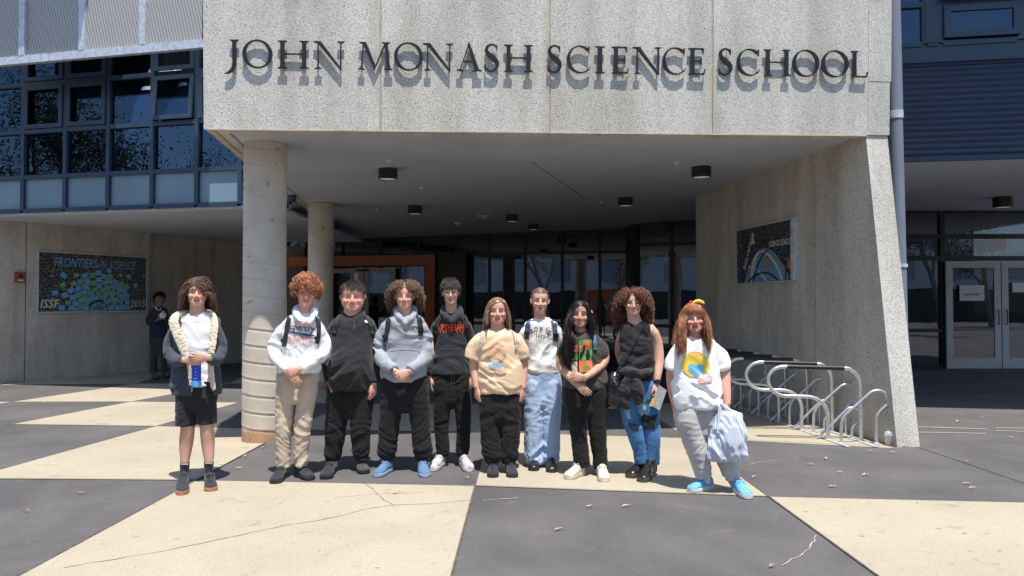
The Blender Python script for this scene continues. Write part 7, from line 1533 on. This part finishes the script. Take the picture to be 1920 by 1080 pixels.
# ---------------------------------------------------------------- 10 : auburn hair, white tee, sweatpants
P = mk(Person(6.2, 'person with long auburn hair in an oversized white t-shirt and pale grey sweatpants', seed=10), 1312)
hd = Head(P, 1300.5, 569, 622.5, yaw=0.08, tilt=-.05, smile=.6, wide=1.06)
a_l = [(1278, 648, 23, 0), (1262, 680, 21, .03), (1258, 710, 18, .05), (1259, 735, 13, .08), (1262, 752, 10, .10)]
a_r = [(1334, 648, 25, 0), (1354, 680, 24, .02), (1358, 708, 23, .0), (1362, 738, 17, -.05), (1364, 757, 12, -.08)]
r = make(P, hd, (1302, 636, 28), [dict(p=a_l, d=(.1, .1, -1), n=(1, 0, 0), s=(0, -1, 0), k=.9), dict(p=a_r, d=(-.05, -.2, -1), n=(-.7, .7, 0), s=(-.7, -.7, 0), c=(.8, .85, .9, .95), t=.5, k=.95)], [[(1290, 790, 42, 0), (1308, 838, 26, 0), (1322, 895, 15, 0)], [(1330, 790, 42, 0), (1352, 838, 26, 0), (1374, 905, 15, 0)]], 'pink', fat=.6)
hd.features(r, HA, squint=.6)
WC = fab('bright_white_cotton', (0.88, 0.88, 0.88))
slv = [[(1278, 651, 38, 0), (1268, 675, 37, .02), (1263, 693, 34, .02)], [(1333, 651, 40, 0), (1346, 672, 39, .02), (1351, 692, 36, .02)]]
tp, bv = top(P, r, WC, [(629, 1288, 1316), (635, 1276, 1330), (643, 1269, 1340), (665, 1266, 1344), (700, 1264, 1346), (735, 1262, 1350), (755, 1264, 1352), (764, 1268, 1350)], slv, amp=.017, zones=[(1330, 720, .15, .9, -.1), (1280, 730, .15, .9, -.1), (1305, 750, .2, .6, -.1)], name='t_shirt', cap=.17, shollow=.08, base=.45, hollow=.06, freq=(7, 7, 8))
neckring(P, P.w(1302, 636, -.02), .072, WC, r, th=.007, tiltf=.03)
YP = fab('yellow_print', (0.80, 0.62, 0.07)); BP = fab('sky_blue_print', (0.12, 0.42, 0.72)); RP = fab('pink_print', (0.78, 0.42, 0.38)); OP = fab('orange_print_soft', (0.82, 0.36, 0.10))
def blob(cx, cy, rx, ry, n=22, w=.06): return [(cx+rx*(1+w*math.sin(5*a))*math.cos(a), cy+ry*(1+w*math.sin(4*a))*math.sin(a)) for a in np.linspace(0, 2*math.pi, n+1)[:-1]]
decal(P, bv, [blob(1304, 684, 27, 22)], YP, tp, off=.002); decal(P, bv, [blob(1303, 664, 14, 5, w=.02)], OP, tp, off=.0034); decal(P, bv, [[(1306, 707), (1292, 696), (1290, 686), (1297, 681), (1305, 686), (1313, 681), (1320, 686), (1318, 697)]], BP, tp, off=.0036); decal(P, bv, [[(1308, 709), (1336, 704), (1334, 716), (1312, 719)]], RP, tp, off=.0034)
SG = fab('pale_grey_fleece', (0.50, 0.49, 0.47))
trousers(P, r, SG, [(752, 1268, 1350), (770, 1265, 1352), (790, 1268, 1352), (805, 1273, 1350)], [[(1289, 785, 50, 0), (1299, 820, 42, 0), (1309, 850, 37, 0), (1316, 878, 31, 0), (1321, 893, 25, 0)], [(1330, 785, 46, .02), (1345, 820, 42, .02), (1357, 850, 36, .01), (1368, 880, 31, 0), (1373, 897, 26, 0)]], amp=.012, zones=[(1318, 880, .09, .9), (1368, 885, .09, .9)], cap=.125, name='sweatpants', dy=.02)
for q in ([(1323, 893, 15, 0), (1325, 903, 15, .0)], [(1375, 899, 15, 0), (1376, 909, 15, 0)]): mb = MB(); limb(mb, P, q, n=14); link('sock', voxel(mb, .007, 1), fab('white_sock', (.6, .6, .6)), r, smooth=True)
SKY = fab('sky_blue_knit', (0.13, 0.40, 0.66), var=.35, scale=40)
shoe(P, (1324, 905, .03), (1293, 922), r, SKY, SOLEW, lace=fab('light_blue_lace', (0.25, 0.55, 0.8)), wid=.05, L=.265, sole_h=.03); shoe(P, (1376, 912, .02), (1404, 934), r, SKY, SOLEW, lace=FB['light_blue_lace'], wid=.05, L=.265, sole_h=.03)
hair(hd, r, HA, n=1700, length=.34, seg=16, rad=.0017, wave=.012, cfreq=22, part=0.0, vol=.012, lift=.12, grav=.6, hairline=.50, back=-.75, clump=1, seed=101, jitter=.09, bvh=bv, front=.5, frr=.6, lenf=lambda v: .33-.03*max(0, v.y), env=(.105, .165, .135, .13))
mb = MB(); rnd = random.Random(8)
for i in range(130):
    x = rnd.uniform(-.046, .046); pts = [hd.L(x*.8, .062, .108), hd.L(x, .088, .092), hd.L(x*1.08+rnd.gauss(0, .003), .101, .062), hd.L(x*1.12+rnd.gauss(0, .005), .100-abs(x)*.15, .034+abs(x)*-.2+rnd.gauss(0, .006))]; mb.tube([Vector(t) for t in spline([tuple(p) for p in pts], 4)], [.0018]*10+[.0014, .0010, .0006], 3, cap=False)
link('fringe', mb.mesh(), HA, r, smooth=True)
hb = MB(); hb.tube([hd.L(.080*math.cos(a), -.0+.0, .022+.104*math.sin(a)) for a in np.linspace(0.1, math.pi-.1, 20)], .004, 8); hbo = hb.build('headband', OR2, r, True)
s = MB(); c = hd.L(-.012, .01, .128); s.lathe([(.004, -.014), (.013, -.008), (.0155, 0), (.013, .009), (.004, .014)], c.x, c.y, 16, c.z); s.build('headband_ball', fab('red_felt', (0.65, 0.05, 0.03)), hbo, True)
s = MB(); s.tube([hd.L(.0, .02, .122), hd.L(.018, .02, .135), hd.L(.042, .02, .136), hd.L(.066, .02, .124), hd.L(.078, .02, .112)], [.007, .012, .015, .014, .006], 12); s.build('headband_ear', fab('yellow_felt', (0.80, 0.58, 0.08)), hbo, True)
# tote bag
tb = thing('tote_bag', 'pale blue and white pinstriped cloth bag hanging from a hand', 'bag', P.w(1362, 820, -.08))
def stripes():
    m, n, l, b = nt('pinstripe_cloth'); b.inputs['Roughness'].default_value = .85; tc = n.new('ShaderNodeTexCoord'); mp = n.new('ShaderNodeMapping'); mp.inputs['Rotation'].default_value = (0, math.radians(-6), 0); l.new(tc.outputs['Object'], mp.inputs[0]); w = n.new('ShaderNodeTexWave'); w.bands_direction = 'X'; w.inputs['Scale'].default_value = 25; w.inputs['Distortion'].default_value = .5; w.inputs['Detail Scale'].default_value = .4; l.new(mp.outputs[0], w.inputs['Vector']); r_ = ramp(n, [(.30, (0.36, 0.44, 0.58)), (.5, (0.66, 0.69, 0.76))]); l.new(w.outputs['Fac'], r_.inputs['Fac']); l.new(r_.outputs[0], b.inputs['Base Color']); return m
STP = stripes(); mb = MB(); rr = []
for y, xl, xr, dd in ((775, 1352, 1391, .012), (779, 1348, 1393, .022), (800, 1341, 1394, .04), (825, 1333, 1397, .05), (848, 1327, 1400, .05), (858, 1328, 1401, .035), (862, 1334, 1400, .012)): c = P.w((xl+xr)/2, y+(2 if xr > 1395 else 0), -.13); ring(rr, c, (xr-xl)*P.k/2, dd, 28, 2.6)
loft(mb, rr); me = voxel(mb, .007, 1); crease(me, .016, 6, [(tuple(P.w(1365, 800, -.15)), .15, .8)], .7, (12, 12, 4), lim=.022); link('bag_body', me, STP, tb, smooth=True)
s = MB()
for pts in ([(1358, 779, -.13), (1350, 768, -.14), (1347, 760, -.13), (1352, 757, -.12), (1362, 768, -.12), (1366, 774, -.11)], [(1391, 778, -.13), (1380, 774, -.12), (1368, 769, -.12), (1356, 761, -.12)]): s.tube([P.w(*t) for t in spline(pts, 5)], .013, 10, flat=None)
s.tube([P.w(*t) for t in spline([(1350, 762, -.15), (1347, 790, -.16), (1346, 812, -.17)], 5)], .014, 10)
s.build('handle', STP, tb, True)
# ---------------------------------------------------------------- background person
P = mk(Person(15.9, 'person in a dark school jumper standing in the shade by the left mosaic, eating', seed=12), 296)
hd = Head(P, 299.6, 549, 572, yaw=.25, smile=.3, dy=-.03)
a_l = [(283, 586, 7.5, 0), (279, 600, 7, .03), (282, 607, 6, -.05), (292, 602, 5, -.2), (299, 597.5, 4, -.27)]; a_r = [(309, 586, 7.5, 0), (314, 600, 7, .0), (316, 607, 6, -.08), (311, 600, 5, -.22), (307, 597, 4, -.3)]
r = make(P, hd, (299, 577, 9), [dict(p=a_l, d=(.9, -.3, .3), n=(0, .3, 1), s=(-.2, -.3, .9), c=(.6, .6, .6, .6)), dict(p=a_r, d=(-.8, -.3, .4), n=(0, .3, 1), s=(0, -.3, .9), c=(.6, .6, .6, .6))], [[(291, 640, 13, 0), (289, 665, 9, 0), (288, 700, 6, 0)], [(303, 640, 13, 0), (306, 665, 9, 0), (308, 697, 6, 0)]], 'dark', group=None, cov=True)
hd.features(r, HK)
JN = fab('dark_navy_knit', (0.018, 0.024, 0.045)); slv = [[(283, 586, 13, 0), (279, 600, 12, .03), (282, 607, 11, -.05), (291, 603, 9, -.18)], [(309, 586, 13, 0), (314, 600, 12, .0), (316, 607, 11, -.08), (311, 601, 8.5, -.2)]]
tp, bv = top(P, r, JN, [(575, 294, 305), (578, 286, 310), (583, 280, 314), (600, 281, 314), (615, 281, 313), (632, 281, 311)], slv, name='jumper', vox=.012, amp=.01)
decal(P, bv, [[(288, 571), (294, 577), (298, 583), (294, 581), (287, 575)], [(298, 583), (301, 577), (303, 578), (301, 582)]], fab('shirt_blue', (0.45, 0.52, 0.65)), tp, sub=3)
trousers(P, r, fab('grey_trousers', (0.05, 0.048, 0.05)), [(628, 282, 311), (636, 281, 312), (648, 281, 312)], [[(290, 645, 16, 0), (289, 670, 12, 0), (288, 700, 11, 0)], [(304, 645, 15, 0), (306, 670, 12, 0), (308, 697, 11, 0)]], vox=.012, amp=.01)
shoe(P, (288, 704, 0), (290, 711.5), r, SHB, SOLEB); shoe(P, (308, 702, 0.2), (313, 708), r, SHB, SOLEB)
hair(hd, r, HK, n=450, length=.06, seg=6, rad=.004, vol=.012, lift=.4, hairline=.42, back=-.4, seed=13, fwd=.6)
c = P.w(306, 591, -.33); o_ = thing('sandwich', 'sandwich in white paper in the hands of the jumper-wearing person in the shade', 'food', c)
s = MB(); s.tube([c+V(-.01, 0, -.06), c+V(0, 0, .0), c+V(.0, 0, .045)], [.05, .075, .06], 12); s.build('wrapper', M['paper'], o_, True); s = MB(); s.tube([c+V(0, 0, .04), c+V(.005, 0, .09)], [.045, .035], 10); s.build('bread', fab('bread', (0.5, 0.32, 0.18)), o_, True)
